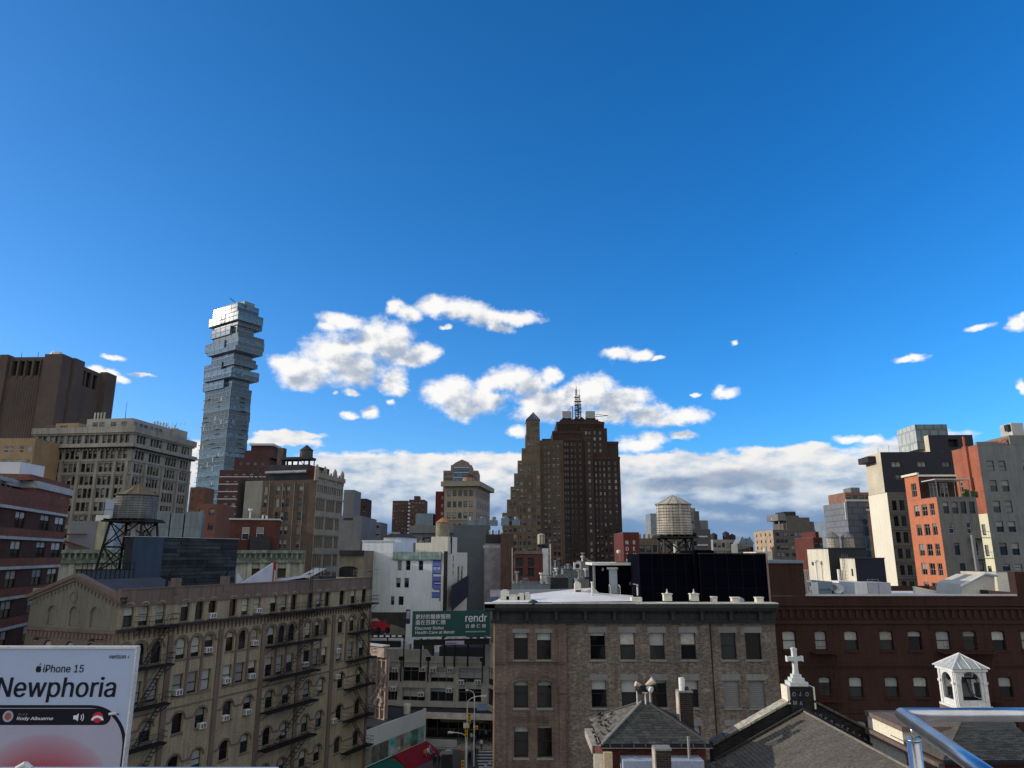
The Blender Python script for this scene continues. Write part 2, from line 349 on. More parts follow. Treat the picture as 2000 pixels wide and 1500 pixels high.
class Bld:
    def __init__(s, name, label, A, B, depth, cat='building', z=0., far=True, fr='d', group=None):
        A = Vector((A[0], A[1])); B = Vector((B[0], B[1])); s.A = A; d = B-A
        s.w = d.length; s.d = depth; s.rz = math.atan2(d.y, d.x); s.z = z; s.far = far; s.fr = fr
        s.e = thing(name, label, cat, (A.x, A.y, z), s.rz, group)
        s.M = Matrix.Translation((A.x, A.y, z)) @ Matrix.Rotation(s.rz, 4, 'Z'); s.Mi = s.M.inverted(); s.nw = 0; s.stuffed = MB()
    def fl(s, f):
        return s.w if f in ('front', 'back') else s.d
    def frz(s, f): return {'front': 0, 'right': math.pi/2, 'left': -math.pi/2, 'back': math.pi}[f]
    def pt(s, f, t, z, n=0, off=0):
        n = n+off
        if f == 'front': return (t, -n, z)
        if f == 'right': return (s.w+n, t, z)
        if f == 'left': return (-n, s.d-t, z)
        return (s.w-t, s.d+n, z)
    def hit(s, f, px, py, off=0):     # where the sight line of that picture point meets the face: (t, z)
        o = s.Mi @ Vector((0, 0, CH)); a, b = ray(px, py); d = (s.Mi.to_3x3() @ Vector((a, 1, b)))
        if f == 'front': k = (-off-o.y)/d.y; p = o+d*k; return p.x, p.z
        if f == 'right': k = (s.w+off-o.x)/d.x; p = o+d*k; return p.y, p.z
        if f == 'left': k = (-off-o.x)/d.x; p = o+d*k; return s.d-p.y, p.z
    def cols(s, f, py, lst):
        r = []
        for l, rr in lst: a = s.hit(f, l, py)[0]; b = s.hit(f, rr, py)[0]; r.append(((a+b)/2, abs(b-a)))
        return r
    def rws(s, f, px, lst):
        return [(lambda a, b: (b, a-b))(s.hit(f, px, t)[1], s.hit(f, px, b_)[1]) for t, b_ in lst]
    def wall(s, f, z0, z1, rows, m, rev=.22, t0=0, t1=None, off=0, name='wall', sill=None, lintel=None, label=None, rmat=None, **kw):
        t1 = s.fl(f) if t1 is None else t1
        mb = MB(); Pt = lambda t, z, n=0: s.pt(f, t, z, n, off)
        rows = sorted(rows, key=lambda r: r['z']); cz = z0
        def q(a, b, c, d): 
            if b-a > 1e-4 and d-c > 1e-4: mb.poly([Pt(a, c), Pt(b, c), Pt(b, d), Pt(a, d)])
        for r in rows:
            zb, zt = r['z'], r['z']+r['h']
            if zb < cz-1e-6: continue
            zt = min(zt, z1-.02); q(t0, t1, cz, zb); cur = t0; ar = r.get('arch', 0)
            for c, w in sorted(r['x']):
                a, b = c-w/2, c+w/2
                if a < cur or b > t1+1e-6: continue
                q(cur, a, zb, zt); n = -rev
                mb.poly([Pt(a, zb), Pt(a, zb, n), Pt(b, zb, n), Pt(b, zb)])
                za = zt-ar
                mb.poly([Pt(a, zb), Pt(a, za), Pt(a, za, n), Pt(a, zb, n)]); mb.poly([Pt(b, zb), Pt(b, zb, n), Pt(b, za, n), Pt(b, za)])
                if ar:
                    k = 8; hw = w/2; arc = [(c-hw+w*i/k, zt-ar*(1-math.sqrt(max(0, 1-((2*i/k)-1)**2)))) for i in range(k+1)]
                    mb.poly([Pt(*p) for p in arc[:k//2+1]]+[Pt(a, zt)]); mb.poly([Pt(*p) for p in arc[k//2:]]+[Pt(b, zt)])
                    for i in range(k): mb.poly([Pt(*arc[i]), Pt(*arc[i+1]), Pt(*arc[i+1], n), Pt(*arc[i], n)])
                else: mb.poly([Pt(a, zt), Pt(b, zt), Pt(b, zt, n), Pt(a, zt, n)])
                s.win(f, c, zb, w, zt-zb, ar, r, rev, off)
                if sill: s.fbox('window_sill' if not s.far else None, f, a-.08, b+.08, zb-.14, zb-.004, .09, sill, off=off)
                if lintel and not ar: s.fbox('lintel' if not s.far else None, f, a-.12, b+.12, zt+.004, zt+(r.get('lh', .3)), .03, lintel, off=off)
                cur = b
            q(cur, t1, zb, zt); cz = zt
        q(t0, t1, cz, z1)
        return mb.build(name, m, s.e, label=label)
    def win(s, f, c, z, w, h, ar, r, rev, off):
        kind = r.get('kind', 'sash'); fr = r.get('fr', s.fr); bl = random.choice(r.get('blinds', (0, 0, 0, .22, .35, .5, .5, .65, .9)))
        if kind == 'none': return
        ms = win_meshes(w, h, kind, fr, bl, round(ar, 2), s.far); s.nw += 1
        loc = s.pt(f, c, z, -rev+.1, off)
        if s.nw > 290:
            MM = Matrix.Translation(loc) @ Matrix.Rotation(s.frz(f), 4, 'Z'); me = ms[0]; n0 = len(s.stuffed.v)
            s.stuffed.v += [tuple(MM @ v.co) for v in me.vertices]
            for p in me.polygons: s.stuffed.f.append(tuple(i+n0 for i in p.vertices)); s.stuffed.m.append(p.material_index)
            return
        o = put('window', ms[0], s.e, loc, s.frz(f))
        if not s.far:
            put('pane', ms[1], o)
            if ms[2] is not None: put('blind', ms[2], o)
        return o
    def finish(s):
        if s.stuffed.f: s.stuffed.build('window', [FRM[s.fr], GLASS, BLIND_F], s.e, kind='stuff')
    def fbox(s, name, f, t0, t1, z0, z1, n, m, n0=0, off=0, **kw):   # a box standing proud of a face; name None collects
        a = s.pt(f, t0, z0, n0, off); b = s.pt(f, t1, z1, n, off)
        x0, x1 = sorted((a[0], b[0])); y0, y1 = sorted((a[1], b[1]))
        if name is None:
            key = m.name; s.coll = getattr(s, 'coll', {}); mb, _ = s.coll.setdefault(key, (MB(), m)); mb.box(x0, x1, y0, y1, z0, z1); return
        mb = MB(); mb.box(x0, x1, y0, y1, z0, z1); return mb.build(name, m, s.e, **kw)
    def flush(s, name='trim'):
        for mb, m in getattr(s, 'coll', {}).values(): mb.build(name, m, s.e)
        s.coll = {}
    def roof(s, z, m, par=.9, pm=None, th=.3, x0=0, x1=None, y0=0, y1=None):
        x1 = s.w if x1 is None else x1; y1 = s.d if y1 is None else y1
        mb = MB(); mb.poly([(x0, y0, z-par), (x1, y0, z-par), (x1, y1, z-par), (x0, y1, z-par)]); mb.build('roof', m, s.e)
        if par > 0:
            e = .003; mb = MB(); zz = z+.06; zb = z-par
            mb.box(x0-e-.03, x1+e+.03, y0-.03, y0+th, z, zz); mb.box(x0-e-.03, x1+e+.03, y1-th, y1+.03, z, zz)
            mb.box(x0-.03, x0+th, y0+th, y1-th, z, zz); mb.box(x1-th, x1+.03, y0+th, y1-th, z, zz)
            mb.box(x0+th-.02, x1-th+.02, y0+th-.02, y0+th, zb, z-.001); mb.box(x0+th-.02, x0+th, y0+th, y1-th, zb, z-.001)
            mb.box(x1-th, x1-th+.02, y0+th, y1-th, zb, z-.001); mb.box(x0+th, x1-th, y1-th, y1-th+.02, zb, z-.001)
            mb.build('parapet_coping', pm or m, s.e)
def rows(zs, h, xs, **kw): return [dict(z=z, h=h, x=xs, **kw) for z in zs]
def even(t0, t1, n, w): return [(t0+(t1-t0)*(i+.5)/n, w) for i in range(n)]
def groups(t0, t1, counts, w, gap=.5):     # bays of windows separated by piers
    r = []; n = len(counts); L_ = (t1-t0)/sum(counts); x = t0
    for c in counts:
        W_ = c*L_; ww = c*w+(c-1)*gap*.5; a = x+(W_-ww)/2
        for i in range(c): r.append((a+w/2+i*(w+gap*.5), w))
        x += W_
    return r
def xy(v): return (v.x, v.y)
def simple(name, label, A, B, depth, z1, m, fa=None, z0=0., roofm=None, fr='d', par=.6, far=True, cat='building', faces=('front', 'right', 'left'), **kw):
    """box building; fa maps a face to (nfloor rows from the top down, floor height, first top offset, window height, xs, row options)"""
    b = Bld(name, label, A, B, depth, fr=fr, far=far, cat=cat, z=0)
    for f in ('front', 'right', 'left', 'back'):
        rr = []
        if fa and f in fa:
            n, fh, first, wh, xs, *o = fa[f]; o = o[0] if o else {}
            for i in range(n): rr.append(dict(z=z1-first-wh-i*fh, h=wh, x=xs(b.fl(f)) if callable(xs) else xs, **o))
        b.wall(f, z0, z1, [r for r in rr if r['z'] > z0], m, **kw)
    b.roof(z1, roofm or ROOFM, par)
    return b
try:
    _fp = bpy.utils.system_resource('DATAFILES', path='fonts'); SANS = bpy.data.fonts.load(_fp+'/Inter.woff2')
except Exception: SANS = None
def text_mesh(body, size, m, ext=.01, shear=0, bold=0., align='LEFT', sx=1.0):
    c = bpy.data.curves.new('lettering', 'FONT'); c.body = body; c.size = size; c.extrude = ext; c.shear = shear;  c.align_x = align; c.resolution_u = 3
    if SANS and ord(body[0]) < 1000: c.font = SANS
    o = bpy.data.objects.new('lettering', c); COL.objects.link(o)
    bpy.context.view_layer.update()
    me = bpy.data.meshes.new_from_object(o.evaluated_get(bpy.context.evaluated_depsgraph_get()))
    bpy.data.objects.remove(o); bpy.data.curves.remove(c)
    me.name = 'lettering'; me.materials.clear(); me.materials.append(m)
    for v in me.vertices: v.co = (v.co.x*sx, -v.co.z, v.co.y)      # stands upright, faces -y
    if bold > 0:      # a heavier weight: the outline laid down three times, slightly apart
        bm = bmesh.new(); bm.from_mesh(me)
        for k_, dx in enumerate((-bold, bold)):
            b2 = bm.copy() if False else None
            g_ = bmesh.ops.duplicate(bm, geom=[f for f in bm.faces if f.index >= 0][:len(me.polygons)])
            for v in g_['geom']:
                if isinstance(v, bmesh.types.BMVert): v.co.x += dx; v.co.y -= .0015*(k_+1)
        bm.to_mesh(me); bm.free()
    return me
def cap_ratio(ch):
    if ch not in WC: m_ = text_mesh(ch, 1.0, BLACKM); zs_ = [v.co.z for v in m_.vertices]; WC[ch] = max(zs_)-min(zs_)
    return WC[ch]
# ---------------------------------------------------------------- shared materials
ROOFM = mat('grey_roof_felt', (.16,.165,.17), .9, .3, .3, .2); ROOF_PALE = mat('pale_silver_roof_coat', (.62,.62,.60), .7, .18, .35, .25, spots=((.3,.3,.3), .62, .8))
def br(name, c, var=.28, mort=None, **kw):
    return mat(name, c, .9, kw.pop('v', .22), kw.pop('scale', .35), .5, brick=(.22*kw.pop('k', 1), .075*kw.pop('kh', 1), mort or tuple(x*.8+.03 for x in c), var), streak=kw.pop('streak', .25), **kw)
def AB(Lp, Rp, Yl, Yr=None):
    A = P(Lp[0], Lp[1], Yl); Yr = Yz(Rp[0], Rp[1], A.z) if Yr is None else Yr
    return A, P(Rp[0], Rp[1], Yr), A.z
def dep(A, B, side, px, py):
    d = (Vector((B.x, B.y))-Vector((A.x, A.y))).normalized(); n = Vector((-d.y, d.x)); c = B if side == 'right' else A
    a = ray(px, py)[0]; k = (a*c.y-c.x)/(n.x-a*n.y); return abs(k)
def block(b, t0, t1, y0, y1, z0, z1, m, front=(), right=(), left=(), top=None):
    b.wall('front', z0, z1, list(front), m, t0=t0, t1=t1, off=-y0)
    b.wall('right', z0, z1, list(right), m, t0=y0, t1=y1, off=t1-b.w)
    b.wall('left', z0, z1, list(left), m, t0=b.d-y1, t1=b.d-y0, off=-t0)
    mb = MB(); mb.poly([(t0, y0, z1), (t1, y0, z1), (t1, y1, z1), (t0, y1, z1)]); mb.poly([(t1, y1, z0), (t0, y1, z0), (t0, y1, z1), (t1, y1, z1)])
    mb.build('roof', top or m, b.e)
def zrows(ztop, zbot, fh, first, h, xs, **kw):
    r = []; z = ztop-first-h
    while z > zbot+.3: r.append(dict(z=z, h=h, x=xs, **kw)); z -= fh
    return r
# ---------------------------------------------------------------- ground
asphalt = mat('asphalt', (.085,.085,.085), .85, .3, .08, .3, spots=((.09,.09,.09), .55, .4), streak=.1)
paving = mat('concrete_pavement', (.28,.27,.25), .85, .25, .3, .3, brick=(1.5, 1.5, (.15,.15,.14), .1))
g = MB(); g.poly([(-6000,-500,0),(6000,-500,0),(6000,12000,0),(-6000,12000,0)]); g.build('ground', mat('city_ground', (.25,.235,.215), .95, .4, .02, .1), kind='structure')
# ---------------------------------------------------------------- far materials
m_conc = mat('brown_ribbed_concrete', (.105,.080,.070), .9, .18, .05, .2, streak=.3, col2=(.085,.066,.058))
m_cream = mat('grey_stone', (.27,.245,.20), .9, .2, .12, .4, streak=.35)
m_ornate = mat('weathered_limestone', (.275,.262,.225), .9, .28, .15, .4, streak=.45)
m_tan = mat('tan_far_brick', (.30,.215,.125), .9, .2, .2, .3, streak=.2)
m_brown = mat('dark_brown_brick', (.048,.034,.030), .9, .25, .06, .4, streak=.2)
m_brown2 = mat('brown_tan_brick', (.145,.112,.078), .9, .25, .08, .4, streak=.3)
m_red = mat('dull_red_brick', (.10,.040,.032), .9, .25, .1, .4, streak=.25)
m_grey = mat('grey_render', (.16,.165,.17), .9, .2, .2, .2, streak=.2)
m_slab = mat('pale_concrete_slab', (.42,.44,.46), .8, .1, .2, .2)
m_zinc = mat('blue_grey_metal', (.17,.22,.27), .6, .2, .3, .2, streak=.3)
# ---------------------------------------------------------------- windowless telephone tower, far left
A, B, zt = AB((8,698), (118,697), 520)
b = Bld('windowless_tower', 'windowless brown concrete tower with ribbed sides and dark vent slots, far left', A, B, dep(A, B, 'right', 217, 735))
lo = []
sl = [(c, w) for c, w in b.cols('front', 712, [(25,36),(39,50),(53,64),(68,79)])]
b.wall('front', 0, zt, [dict(z=zt-14.5, h=11.5, x=sl, kind='none')], m_conc, rev=3)
mb = MB(); mb.poly([(2, 2.5, 0), (b.w-2, 2.5, 0), (b.w-2, 2.5, zt-1), (2, 2.5, zt-1)]); mb.poly([(b.w-2.5, 2, 0), (b.w-2.5, b.d-2, 0), (b.w-2.5, b.d-2, zt-1), (b.w-2.5, 2, zt-1)]); mb.build('vent_shaft', BLACKM, b.e)
rc = [(b.hit('right', 124, 720)[0], 5)]+[(b.hit('right', x, 735)[0], 6) for x in (162,174,187)]
b.wall('right', 0, zt, [dict(z=zt-15, h=12, x=rc, kind='none')], m_conc, rev=2)
b.wall('left', 0, zt, [], m_conc); b.wall('back', 0, zt, [], m_conc); b.roof(zt, m_conc, 1)
for t0, t1, n in ((b.w-9, b.w+3, 0),): pass
def shaft(t0, t1, y0, y1, name='shaft', top=zt+1.5):
    mb = MB(); mb.box(t0, t1, y0, y1, 0, top); mb.build(name, m_conc, b.e)
shaft(-1.5, 5, -2.5, 4); shaft(b.w-10, b.w+4, -3, 8)
h1 = b.hit('right', 140, 720)[0]; shaft(b.w-1, b.w+6, h1-6, h1+6)
h2 = b.hit('right', 203, 735)[0]; shaft(b.w-1, b.w+5, h2-4, min(b.d, h2+12))
for i in range(1, 14):
    x = 5+(b.w-15)*i/14; mb = MB(); mb.box(x-.3, x+.3, -.3, 0, 0, zt-17); mb.build('rib', m_conc, b.e)
for c, w in sl:
    b.fbox('slot_frame', 'front', c-w/2-.8, c-w/2, zt-16, zt-2, 1.0, m_conc); b.fbox('slot_frame', 'front', c+w/2, c+w/2+.8, zt-16, zt-2, 1.0, m_conc)
mb = MB(); t = b.hit('front', 85, 700)[0]; mb.lathe(t, 14, [(0.1,zt+1),(4,zt+1.6),(5.4,zt+3.5),(5.2,zt+5.5),(3.6,zt+7.6),(.1,zt+8.6)], 20)
mb.build('radome', mat('white_radome', (.6,.6,.6), .6), b.e, smooth=True)
for x in (.25,.55,.8,.95):
    mb = MB(); mb.tube((b.w*x, 3, zt), (b.w*x, 3, zt+4.5), .18); mb.build('antenna', BLACKM, b.e)
# ---------------------------------------------------------------- jenga glass tower
A = P(414, 640, 622); B = P(462, 640, 600); w0 = (B-A).length
zt = P(465, 592, 605).z
b = Bld('glass_tower', 'tall glass tower of shifted stacked boxes with thin balcony slabs', A, B, dep(A, B, 'right', 503, 640))
W0, D0 = b.w, b.d; fh = 4.05; nf = int(zt//fh)
m_sl2 = mat('grey_balcony_slab', (.17,.23,.28), .7, .1, .2, .2)
slabs = []; rr = random.Random(5)
for k in range(nf):
    z = k*fh; top = nf-k     # storeys from the top
    x0, x1, y0, y1 = 0, W0, 0, D0
    H_ = {1: ((1,0,-1,0),), 2: ((1,0,-1,0),), 3: ((-5,-17,-1,-12), (14,2,-1,4)), 4: ((-5,-17,-1,-12), (14,2,-1,4)), 5: ((2,0,1,5),), 6: ((1,-8,-1,0),), 7: ((1,-8,-1,0),), 8: ((4,3,0,6),),
          9: ((-6,-15,-1,-10), (12,4,0,6)), 10: ((-6,-15,-1,-10), (12,4,0,6)), 11: ((0,4,-2,5),), 12: ((3,-2,1,-1),), 13: ((3,-2,1,3),), 14: ((-4,-16,-1,-10), (15,1,0,3)), 15: ((-4,-16,-1,-10),), 16: ((0,3,-3,4),), 17: ((0,3,-3,4),), 18: ((-3,-10,-1,0),), 19: ((-3,-10,-1,0),), 20: ((0,0,0,0),)}.get(top)
    if H_: x0 += 2.5; x1 -= 1.5; y0 += 1.5; y1 -= 2
    else:
        x0 += rr.choice((0, 0, -.5)); x1 += rr.choice((0, .3)); y1 += rr.choice((0, 0, .6))
    for a_, c_, d_, e_ in (H_ or ()):      # boxes pushed out of the shaft
        X0, X1, Y0, Y1 = a_, W0+c_, d_, D0+e_
        g1 = MB(); g1.box(X0+.2, X1-.2, Y0+.2, Y1-.2, z+.35, z+fh-.3); g1.build('glazed_box', GLASS_BLUE, b.e)
        s1 = MB(); s1.box(X0, X1, Y0, Y1, z, z+.34); s1.box(X0, X1, Y0, Y1, z+fh-.29, z+fh-.03)
        for q in range(5): xx = X0+.1+(X1-X0-.3)*q/4; s1.box(xx, xx+.2, Y0+.02, Y0+.19, z+.35, z+fh-.3); yy = Y0+.1+(Y1-Y0-.3)*q/4; s1.box(X1-.19, X1-.02, yy, yy+.2, z+.35, z+fh-.3)
        s1.build('box_frame', m_sl2, b.e)
    g0 = MB(); g0.box(x0+.25, x1-.25, y0+.25, y1-.25, z+.45, z+fh); g0.build('glazed_storey', GLASS_BLUE, b.e)
    s0 = MB(); s0.box(x0-.1, x1+.1, y0-.1, y1+.1, z-.02, z+(.42 if H_ else .3))
    if not H_:
        for q in range(2):
            if rr.random() < .3: u = rr.uniform(0, W0*.75); s0.box(u, u+rr.uniform(4, 7), y0-rr.uniform(.8, 1.4), y0-.12, z, z+.25)
            if rr.random() < .5: u = rr.uniform(D0*.3, D0*.8); s0.box(x1+.12, x1+rr.uniform(1.2, 2.8), u, u+rr.uniform(3, 6), z, z+.25)
        if rr.random() < .6: s0.box(x0-rr.uniform(1.5, 3), x0-.12, 0, 6, z, z+.4)
    else:
        s0.box(x0-.05, x1+.05, y0-.05, y1+.05, z+fh-.25, z+fh-.02)
    s0.build('floor_slab', m_sl2, b.e)
    ml = MB(); nn = 7
    for i in range(nn+1):
        x = x0+.3+(x1-x0-.6)*i/nn; ml.box(x-.09, x+.09, y0+.12, y0+.24, z+.43, z+fh-.03)
        y = y0+.3+(y1-y0-.6)*i/nn; ml.box(x1-.24, x1-.12, y-.09, y+.09, z+.43, z+fh-.03)
    if rr.random() < .6: u = rr.uniform(1, W0-5); ml.box(u, u+1.0, y0+.1, y0+.23, z+.43, z+fh-.03)
    ml.build('mullion', FR_GREY, b.e, kind='stuff')
mb = MB(); mb.box(3, W0-6, 3, D0-3, zt-1, zt+1.6); mb.build('roof', m_slab, b.e)
mb = MB(); mb.box(W0-9, W0-1, D0*.3, D0*.8, zt-1, zt+2.4); mb.build('plant_room', m_zinc, b.e)
mb = MB(); mb.tube((W0*.75, 6, zt), (W0*.55, 2, zt+7), .35); mb.tube((W0*.75, 6, zt), (W0*.9, 8, zt+2.5), .5); mb.build('crane_arm', BLACKM, b.e)
# ---------------------------------------------------------------- big limestone office block
A, B, zt = AB((72,851), (262,838), 228, 214)
C = Pz(377, 868, B.z); zt = B.z
n = (Vector((C.x, C.y))-Vector((B.x, B.y))).normalized(); d0 = Vector((-n.y, n.x))   # true right angle at the corner
wf = 55
b = Bld('limestone_office_block', 'big ornate limestone office block with balustrade, arches and rooftop penthouse', Vector((B.x, B.y))+d0*wf, B, dep(Vector((B.x, B.y, 0))+Vector((*d0, 0)), B, 'right', 377, 868))
wf = b.hit('front', 262, 838)[0]-b.hit('front', 70, 851)[0]
cL = [2,3,3,3,3,2]; z = zt-1.2
l0 = b.w-wf
F1 = groups(l0+.5, b.w-.8, cL, 1.45, .55); R1 = groups(.8, b.d-.8, [3,4,4,3], 1.25, .5)
top = dict(h=2.7); r_f = []; r_r = []
offs = [4.2, 8.9, 12.9, 16.8, 20.7, 24.6, 28.5, 32.4, 36.3]
for i, o in enumerate(offs):
    ar = .5 if i in (1, 4) else 0; hh = 2.6 if i != 4 else 2.9
    r_f.append(dict(z=zt-o, h=hh, x=F1, arch=.35 if ar else 0)); r_r.append(dict(z=zt-o, h=hh, x=R1, arch=.35 if ar else 0))
b.wall('front', 0, zt, r_f, m_ornate, t0=l0, sill=None, rev=.5); b.wall('right', 0, zt, r_r, m_ornate, rev=.5); b.wall('left', 0, zt, [], m_ornate, off=-l0); b.wall('back', 0, zt, [], m_ornate, t1=wf)
b.roof(zt, ROOFM, 0, x0=l0)
def band(z0, z1, n, m=m_ornate, nm='cornice'):
    mb = MB(); w, d = b.w, b.d; mb.box(l0-n, w+n, -n, -.003, z0, z1); mb.box(w+.003, w+n, 0, d+n, z0, z1); mb.build(nm, m, b.e)
band(zt-1.0, zt+.9, .9); band(zt-1.5, zt-1.004, .45)
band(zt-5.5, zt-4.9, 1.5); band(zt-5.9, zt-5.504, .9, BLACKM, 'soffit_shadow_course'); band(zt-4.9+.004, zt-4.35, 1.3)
for o in (9.4, 13.4, 25.2): band(zt-o-.3, zt-o, .35, nm='string_course')
for f, cs, a0, L_ in (('front', cL, l0+.5, wf-1.3), ('right', [3,4,4,3], .8, b.d-1.6)):
    x = a0
    for c in cs+[0]:
        b.fbox('pilaster', f, x-.45, x+.45, zt-36, zt-9.8, .55, m_ornate)
        x += c*L_/sum(cs)
    for i in range(int(L_/1.2)): b.fbox(None, f, a0+i*1.2, a0+i*1.2+.45, zt-6.3, zt-5.95, .8, m_ornate)
b.flush('dentil_course')
for i, c in enumerate(F1): b.fbox(None, 'front', c[0]-.8, c[0]+.8, zt-33, zt-32.6, .3, m_ornate)
b.flush('window_hood')
# penthouse set back
pz = zt+4.2; m_pent = mat('penthouse_render', (.30,.285,.25), .85, .15, .2, .2)
pf = groups(l0+15, b.w-6, [3,3,1,2], 1.9, .8); pr = groups(4, b.d-12, [1,2,1,2], 1.8, .9)
block(b, l0+14, b.w-3.5, 3.5, b.d-8, zt, pz, m_pent, front=[dict(z=zt+1.2, h=1.9, x=pf, kind='case2')], right=[dict(z=zt+1.2, h=1.9, x=pr, kind='case2')])
block(b, l0+2, l0+10, 5, 14, zt, zt+3.4, m_tan, front=[dict(z=zt+.8, h=1.8, x=[(l0+5, 2.5)], kind='case2')])
block(b, b.w-14, b.w-2.2, b.d-7.5, b.d-.5, zt, zt+4.4, m_pent)
mb = MB()
for i in range(26): mb.tube((l0+14+i*1.4, 1.2, zt+.9), (l0+14+i*1.4, 1.2, zt+1.9), .05)
mb.tube((l0+2, 1.2, zt+1.9), (b.w-1.2, 1.2, zt+1.9), .06); mb.tube((b.w-1.2, 1.2, zt+1.9), (b.w-1.2, b.d, zt+1.9), .06); mb.build('roof_railing', FR_GREY, b.e, kind=None)
rr = random.Random(3)
for i in range(9):
    t = b.d*.55+i*1.6; mb = MB(); mb.box(b.w-6, b.w-5.6, t, t+.5, pz, pz+1.2+rr.random()*1.4); mb.tube((b.w-5.8, t+.2, pz), (b.w-5.8, t+.2, pz+.5), .1); mb.build('antenna_panel', m_slab, b.e)
for i in range(4):
    t = l0+15+i*1.1; mb = MB(); mb.box(t, t+.4, 5, 5.3, pz, pz+2.4); mb.build('antenna_panel', CURTAIN, b.e)
mb = MB(); mb.tube((b.w-8, 6, pz), (b.w-8.1, 6, pz+6), .10, r2=.04); mb.build('whip_antenna', BLACKM, b.e)
b.finish()
# ---------------------------------------------------------------- tan building and white block, far left
A, B, zt = AB((-60,856), (70,855), 205, 205)
b = simple('tan_brick_building', 'tan brick building with paired windows at the left picture edge', A, B, 12, zt, m_tan,
   {'front': (6, 3.9, 2.2, 2.0, lambda w: groups(0, w, [2,2,2,1,1], 1.3, .7))}, fr='w')
A, B, zt = AB((-60,902), (40,906), 150, 150)
b = simple('white_rendered_block', 'plain white rendered block beside the tan brick building', A, B, 8, zt, mat('white_render_far', (.55,.57,.6), .8, .1, .2, .1), {'front': (1, 4, 3.2, 1.6, [(8, 3.5)], dict(kind='case2'))})
# ---------------------------------------------------------------- stepped maroon tower
m_maroon = mat('maroon_brick', (.085,.040,.040), .9, .22, .1, .3, streak=.2)
A, B, zt = AB((432,893), (522,893), 330, 330)
b = Bld('maroon_apartment_tower', 'maroon brick apartment tower with stepped top beside the glass tower', A, B, 20)
xs = even(2, b.w-1, 5, 1.8)
b.wall('front', 0, zt-6, zrows(zt-6, 20, 3.4, 1.5, 1.7, xs), m_maroon); b.wall('left', 0, zt-6, [], m_maroon); b.wall('right', 0, zt-6, zrows(zt-6, 20, 3.4, 1.5, 1.7, even(1, b.d-1, 3, 1.8)), m_maroon)
b.roof(zt-6, ROOFM, .5)
hx = lambda px, py=900: b.hit('front', px, py)[0]
z2 = b.hit('front', 480, 878)[1]; z3 = b.hit('front', 500, 862)[1]
block(b, hx(455), b.w, 2, 18, zt-6, zt, m_maroon, front=[dict(z=zt-3.5, h=1.4, x=even(hx(460), b.w-1, 4, 1.6))])
block(b, hx(472), hx(528), 3, 16, zt, z2, m_maroon)
block(b, hx(482), hx(524), 4, 14, z2, z3-1.5, m_maroon)
mb = MB(); mb.box(hx(480), hx(527), 3, 15, z3-1.5, z3-.5); mb.build('roof_cap', m_slab, b.e)
mb = MB(); mb.box(hx(512), hx(521), 3.9, 4.0, z2+1, z3-3); mb.build('vent_opening', BLACKM, b.e)
for i in range(9): b.fbox('floor_band', 'front', 0, b.w, zt-6-3.4*(i+1)+.1, zt-6-3.4*(i+1)+.5, .12, m_slab)
b.finish()
# low red houses between
for (l, r, t, Y, nm, lb) in ((372,400,952,300,'red_brick_house','narrow red brick house behind the blue rooftop tanks'), (385,425,985,160,'orange_brick_bulkhead','orange brick stair bulkhead behind the blue rooftop tanks')):
    A, B, zt = AB((l,t), (r,t), Y, Y); simple(nm, lb, A, B, 10, zt, mat(nm+'_brick', (.15,.07,.048), .9, .2, .2, .3), {'front': (3, 3.2, 1, 1.4, lambda w: even(0, w, 2, 1.2))})
# ---------------------------------------------------------------- loft building with rooftop tank
m_loft = br('loft_brown_brick', (.10,.073,.055), .3, streak=.45); m_loftR = mat('loft_limestone', (.26,.235,.19), .9, .2, .2, .3, streak=.3)
A, B, zt = AB((478,935), (619,935), 205, 200)
C = Pz(671, 947, B.z)
dd = (Vector((C.x, C.y))-Vector((B.x, B.y))); nn = dd.normalized(); fd = Vector((-nn.y, nn.x)); wf = 24
b = Bld('loft_building', 'tall brown brick loft building with limestone street front and crown of pinnacles', Vector((B.x, B.y))+fd*wf, B, dd.length)
l0 = b.hit('front', 478, 960)[0]; lg = b.hit('front', 512, 960)[0]
fx = b.cols('front', 980, [(514,521),(538,545),(548,555),(558,565),(582,590)])
z0 = 6; fr_ = []
for k, yt in enumerate((949, 973, 1000, 1027, 1054, 1082)):
    za = b.hit('front', 560, yt)[1]; zb = b.hit('front', 560, yt+17)[1]; fr_.append(dict(z=zb, h=za-zb, x=fx, blinds=(0, .5, .5, 1.0, .5), fr='g'))
b.wall('front', z0, zt-.8, fr_, m_loft, t0=lg, rev=.3)
mb = MB(); mb.poly([(l0, 0, 0), (lg, 0, 0), (lg, 0, zt-.8), (l0, 0, zt-.8)]); mb.build('rendered_wall', mat('grey_stucco', (.20,.20,.175), .9, .2, .2, .3, streak=.3), b.e)
for px in (523, 549, 572, 590): t = b.hit('front', px, 1000)[0]; b.fbox('downpipe', 'front', t-.06, t+.06, 10, zt-1.5, .15, m_loftR)
R_ = groups(.6, b.d-.6, [4,5,4], 1.15, .45); r2 = []
for k in range(8):
    z = zt-6.2-3-k*5.1; r2.append(dict(z=z, h=3.2, x=R_, blinds=(0,0,0,.3)))
r2.append(dict(z=zt-4.2, h=2.2, x=groups(.6, b.d-.6, [4,5,4], .9, 1.0), arch=.3))
b.wall('right', 0, zt, [r for r in r2 if r['z'] > 0], m_loftR, rev=.5)
for k in range(8): b.fbox('string_course', 'right', 0, b.d, zt-5.7-k*5.1, zt-5.3-k*5.1, .25, m_loftR)
b.fbox('cornice', 'right', -.2, b.d+.2, zt-.1, zt+1.2, .5, m_loftR)
